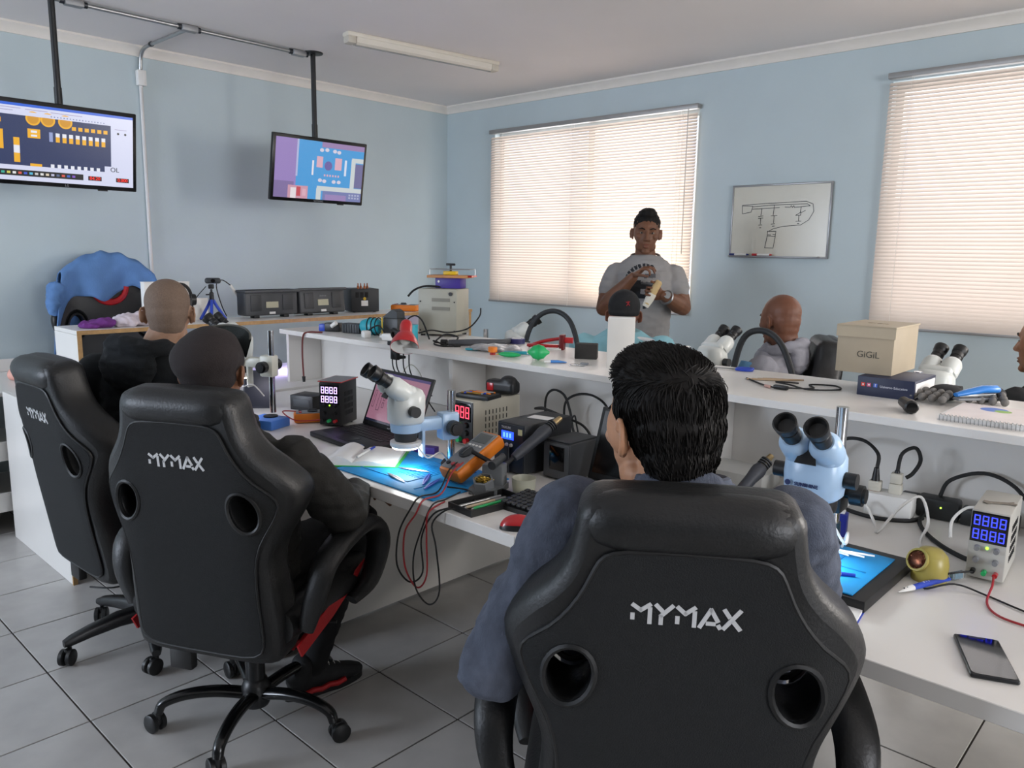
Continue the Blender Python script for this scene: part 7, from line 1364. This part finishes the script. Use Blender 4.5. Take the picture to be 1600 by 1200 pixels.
for i in range(4): pen(('white cotton swab, first of the four on the smaller blue mat', 'white cotton swab, second of the four on the smaller blue mat', 'white cotton swab, third of the four on the smaller blue mat', 'white cotton swab, fourth of the four on the smaller blue mat')[i], (-0.74+0.02*i, 1.885-0.012*i, ZD+0.036+0.003*i), (-0.62+0.018*i, 1.865+0.016*(i % 2), ZD+0.036+0.003*i), 0.0025, m_paper, m_paper, 'swab', 'cotton_swab')
t = thing('sponge_ball', 'gold dome holder with copper wool in its mouth', 'holder', (-0.462, 1.945, ZD), rad(-28)); t.scale = (1.2, 1.2, 1.15); mb = MB(); mb.lathe([(0.002, 0.0), (0.032, 0.0), (0.033, 0.02), (0.0335, 0.034), (0.030, 0.052), (0.020, 0.064), (0.002, 0.068)], 32); mb.build('dome', M('gold_plastic', 'a89a4e', 0.35, var=0.03), t, ang=60)
mb = MB(); Xs = T((-0.004, -0.0285, 0.044), rx=rad(66)); mb.lathe([(0.0195, -0.004), (0.0235, -0.002), (0.0235, 0.003), (0.0195, 0.003), (0.0195, -0.004)], 26, Xs, cap=False); mb.build('rim', M('gold_plastic'), t); mb = MB(); mb.ell((0, 0, -0.002), (0.0198, 0.0198, 0.009), Xs); 
for i in range(40): a = random.uniform(0, 6.28); q = random.uniform(0, 0.015); mb.tube([Xs @ Vector((q*math.cos(a)+0.005*math.cos(u), q*math.sin(a)+0.005*math.sin(u), 0.0035+0.0015*math.sin(2*u+i))) for u in [2*math.pi*j/8 for j in range(8)]], 0.0006, 3, closed=True)
o = mb.build('copper_wool', M('copper_wool', '6e4231', 0.35, metal=0.85, var=0.4, nscale=300), t); o['kind'] = 'stuff'
psu('slim light grey power supply with blue digits in the right foreground', (-0.365, 2.02, ZD), rad(4), (0.078, 0.20, 0.165), M('psu_light', 'c2c0b8', 0.45, var=0.02), '2a35ff', face='bdbdb8', win=(0.88, 0.40, 0.22))
t = thing('bone_token', 'grey bone-shaped sheet on top of the slim power supply', 'token', (-0.365, 2.10, ZD+0.1725), rad(30)); mb = MB(); mb.prism([(-0.03, -0.012), (-0.018, -0.006), (0.018, -0.006), (0.03, -0.014), (0.036, -0.004), (0.030, 0.004), (0.036, 0.014), (0.018, 0.006), (-0.018, 0.006), (-0.03, 0.014), (-0.036, 0.003)], 0, 0.002); mb.build('sheet', M('felt_grey', '8b8378', 0.8), t, smooth=False)
t = thing('toothbrush', 'blue toothbrush with a clear head cover on the bench', 'toothbrush', (-0.485, 1.80, ZD+0.006), math.atan2(0.20, 0.085)); mb = MB(); mb.loft([((0.045, 0, 0.004), 0.007, 0.006), ((0.09, 0, 0.006), 0.0085, 0.0065), ((0.13, 0, 0.005), 0.006, 0.005), ((0.165, 0, 0.005), 0.0045, 0.004)], 12, ax=(0, 1, 0)); mb.build('handle', m_bluep, t); mb = MB(); mb.loft([((0.0, 0, 0.001), 0.0015, 0.001), ((0.02, 0, 0.003), 0.006, 0.004), ((0.046, 0, 0.004), 0.0075, 0.0065)], 12, ax=(0, 1, 0)); hb = mb.build('white_grip', m_wplastic, t)
for x in (0.018, 0.028, 0.08, 0.088, 0.096): mb = MB(); mb.ell((x, 0, 0.0095 if x > 0.05 else 0.006), (0.0018, 0.004 if x > 0.05 else 0.0018, 0.003)); mb.build('grip_dot', m_wplastic if x > 0.05 else m_black, t)
mb = MB(); mb.box((0.19, 0, 0.010), (0.045, 0.014, 0.018), bev=0.004); mb.build('head_cover', m_clear, t); mb = MB(); mb.box((0.19, 0, 0.010), (0.026, 0.009, 0.012), bev=0.001); mb.build('bristles', M('bristle_blue', '8fc3de', 0.7), t)
t = thing('smartphone', 'black smartphone lying face up at the bench edge on the right', 'phone', (-0.273, 1.61, ZD), rad(23.5)); mb = MB(); mb.box((0, 0, 0.0045), (0.079, 0.163, 0.009), bev=0.004, seg=3); b = mb.build('body', M('phone_frame', '1a1c20', 0.3, var=0), t); 
def rrect(w, h, r, n=6): return [(sx*(w/2-r)+r*math.cos(a), sy*(h/2-r)+r*math.sin(a)) for sx, sy, a0 in ((1, 1, 0), (-1, 1, 90), (-1, -1, 180), (1, -1, 270)) for a in [rad(a0+90*k/n) for k in range(n+1)]]
mb = MB(); mb.prism(rrect(0.073, 0.157, 0.010), 0.009, 0.0094); mb.build('screen_glass', M('phone_glass', '08090b', 0.06, var=0), t); mb = MB(); mb.prism(rrect(0.028, 0.007, 0.003), 0.0094, 0.0096, T((0, 0.0735, 0))); mb.build('notch', m_black, t)
notebook('white notebook with a blue cover edge half under the foreground chair', (-0.60, 1.575, ZD), rad(8), 0.20, 0.15, m_bluep, False, 0.008)
cable('black lead running from the slim power supply to the right', [(-0.385, 2.0, ZD+0.026), (-0.41, 1.95, ZD+0.03), (-0.455, 1.93, ZD+0.012), (-0.45, 1.87, ZD+0.004), (-0.40, 1.91, ZD+0.018), (-0.34, 1.93, ZD+0.004), (-0.27, 1.90, ZD+0.004), (-0.2, 1.88, ZD+0.004), (-0.1, 1.88, ZD+0.004)], 0.0022, m_rubber, 'test_lead')
cable('red lead curving from the slim power supply toward the phone', [(-0.342, 1.998, ZD+0.026), (-0.335, 1.955, ZD+0.02), (-0.33, 1.89, ZD+0.004), (-0.30, 1.835, ZD+0.004), (-0.25, 1.82, ZD+0.004), (-0.18, 1.825, ZD+0.004), (-0.1, 1.85, ZD+0.004)], 0.0025, M('red_lead'), 'test_lead')
ps = thing('socket_block', 'white multi-socket block with two plugs on the bench under the shelf', 'socket block', (-0.685, 2.37, ZD), rad(6)); mb = MB(); mb.box((0, 0, 0.034), (0.125, 0.075, 0.066), bev=0.003); mb.build('block', m_wplastic, ps)
for x, y in ((-0.045, 0.0), (0.01, 0.005)):
    mb = MB(); mb.box((x, y, 0.082), (0.034, 0.03, 0.03), bev=0.003); pg = mb.build('adapter_plug', M('adapter_beige', 'c9c5b8', 0.5), ps)
    mb = MB(); mb.cyl((x, y, 0.097), (x, y, 0.135), 0.012, 0.007, n=12); mb.build('plug_boot', m_black, pg)
mb = MB(); mb.box((-0.045, 0, 0.068), (0.03, 0.028, 0.004)); mb.build('copper_pad', m_copper, ps, smooth=False); mb = MB(); mb.box((0.01, 0.005, 0.113), (0.03, 0.03, 0.03), bev=0.003); mb.build('adapter_plug', M('adapter_beige'), ps)
cable('black mains cable arching from the socket block to the microscope pole', [(-0.73, 2.37, ZD+0.135), (-0.735, 2.38, ZD+0.175), (-0.79, 2.41, ZD+0.20), (-0.86, 2.43, ZD+0.185), (-0.92, 2.44, ZD+0.12), (-0.95, 2.44, ZD+0.01)], 0.0055, m_rubber)
cable('black mains cable looping tightly above the socket block', [(-0.675, 2.375, ZD+0.135), (-0.67, 2.385, ZD+0.185), (-0.64, 2.40, ZD+0.205), (-0.625, 2.405, ZD+0.17), (-0.64, 2.40, ZD+0.13), (-0.655, 2.39, ZD+0.115)], 0.0055, m_rubber)
t = thing('power_brick', 'long black power brick with a green pilot light behind the socket block', 'power brick', (-0.52, 2.45, ZD), rad(4)); mb = MB(); mb.box((-0.055, 0, 0.032), (0.11, 0.06, 0.06), bev=0.008); mb.box((0.075, 0, 0.025), (0.14, 0.055, 0.048), bev=0.006); mb.build('brick', M('brick_black', '1a1d1e', 0.45, var=0.05), t); mb = MB(); mb.cyl((-0.045, -0.03, 0.04), (-0.045, -0.032, 0.04), 0.0025, n=8); mb.build('pilot_light', E('9be63a', 4), t); mb = MB(); mb.box((-0.13, 0.005, 0.045), (0.05, 0.03, 0.03), bev=0.005); mb.build('side_plug', m_black, t)
cable('thick black cable sweeping from the power brick to the slim power supply', [(-0.60, 2.41, ZD+0.02), (-0.60, 2.36, ZD+0.006), (-0.56, 2.27, ZD+0.006), (-0.50, 2.19, ZD+0.006), (-0.44, 2.14, ZD+0.006), (-0.41, 2.13, ZD+0.006)], 0.006, m_rubber)
cable('black cable arching over the power brick against the panel', [(-0.58, 2.47, ZD+0.06), (-0.56, 2.48, ZD+0.11), (-0.48, 2.49, ZD+0.145), (-0.40, 2.49, ZD+0.12), (-0.34, 2.47, ZD+0.05), (-0.3, 2.44, ZD+0.006)], 0.0055, m_rubber)
cable('black cable lying in front of the white socket block', [(-0.86, 2.36, ZD+0.006), (-0.78, 2.31, ZD+0.006), (-0.70, 2.295, ZD+0.006), (-0.63, 2.33, ZD+0.006), (-0.60, 2.39, ZD+0.006)], 0.006, m_rubber)
cable('white cable curling in loops on the bench before the socket block', [(-0.80, 2.22, ZD+0.004), (-0.74, 2.28, ZD+0.05), (-0.69, 2.26, ZD+0.004), (-0.655, 2.18, ZD+0.004), (-0.62, 2.24, ZD+0.07), (-0.59, 2.31, ZD+0.09), (-0.56, 2.29, ZD+0.03), (-0.55, 2.19, ZD+0.004), (-0.52, 2.11, ZD+0.004)], 0.004, m_wplastic, plug=None)
cable('white cable hooped beside the slim power supply', [(-0.50, 2.28, ZD+0.004), (-0.51, 2.33, ZD+0.04), (-0.48, 2.36, ZD+0.075), (-0.43, 2.34, ZD+0.07), (-0.41, 2.29, ZD+0.02)], 0.004, m_wplastic)
t = thing('router_box', 'flat white equipment box behind the shoulder in the right bay', 'box', (-1.14, 2.34, ZD), rad(4)); mb = MB(); mb.box((0, 0, 0.03), (0.20, 0.16, 0.056), bev=0.004); mb.build('case', M('pale_metal', 'cfcfca', 0.45, var=0.02), t)
for x in (-0.08, 0.08): mb = MB(); mb.box((x, 0, 0.001), (0.015, 0.12, 0.002)); mb.build('foot', m_black, t, smooth=False)
hotgun('grey hot air handle standing between the shoulder and the blue microscope', (-1.055, 2.13, ZD+0.02), (-1.01, 2.27, ZD+0.135))
cable('black cable bundle behind the blue microscope', [(-1.05, 2.13, ZD+0.02), (-1.08, 2.08, ZD+0.008), (-0.98, 2.18, ZD+0.008), (-0.90, 2.25, ZD+0.01), (-0.84, 2.28, ZD+0.03)], 0.0055, m_rubber)
t = thing('relay_box', 'small black box with a red cap behind the blue microscope', 'box', (-0.945, 2.33, ZD), rad(8)); mb = MB(); mb.box((0, 0, 0.04), (0.05, 0.045, 0.08), bev=0.004); mb.build('case', m_black, t); mb = MB(); mb.cyl((-0.008, 0, 0.08), (-0.008, 0, 0.09), 0.008, n=12); mb.build('cap', M('pink_cap', 'e0b0a0', 0.4), t)
t = thing('navy_bin', 'navy blue card holder behind the microscope lens', 'holder', (-0.745, 2.09, ZD), rad(12)); mb = MB(); mb.box((0, 0, 0.032), (0.075, 0.035, 0.064), bev=0.003); mb.build('case', M('navy_plastic', '1f2a86', 0.4), t); mb = MB(); mb.box((0, 0, 0.066), (0.06, 0.025, 0.006)); mb.build('cards', m_paper, t, smooth=False)
# stools for the trainees whose seats the bench hides
def stool(label, loc):
    t = thing('stool', label, 'stool', (loc[0], loc[1], 0), 0, 'stools behind the bench'); mb = MB(); mb.lathe([(0.002, 0.44), (0.16, 0.44), (0.175, 0.455), (0.17, 0.475), (0.002, 0.48)], 24); mb.build('seat', m_leather, t)
    for i in range(4): a = math.pi/4+i*math.pi/2; mb = MB(); mb.cyl((0.11*math.cos(a), 0.11*math.sin(a), 0.445), (0.19*math.cos(a), 0.19*math.sin(a), 0), 0.012, n=10); mb.build('leg', m_black, t)
stool('black round stool under the person in the snapback cap', (-2.345, 3.365)); stool('black round stool under the person at the right edge', (-0.50, 3.46))
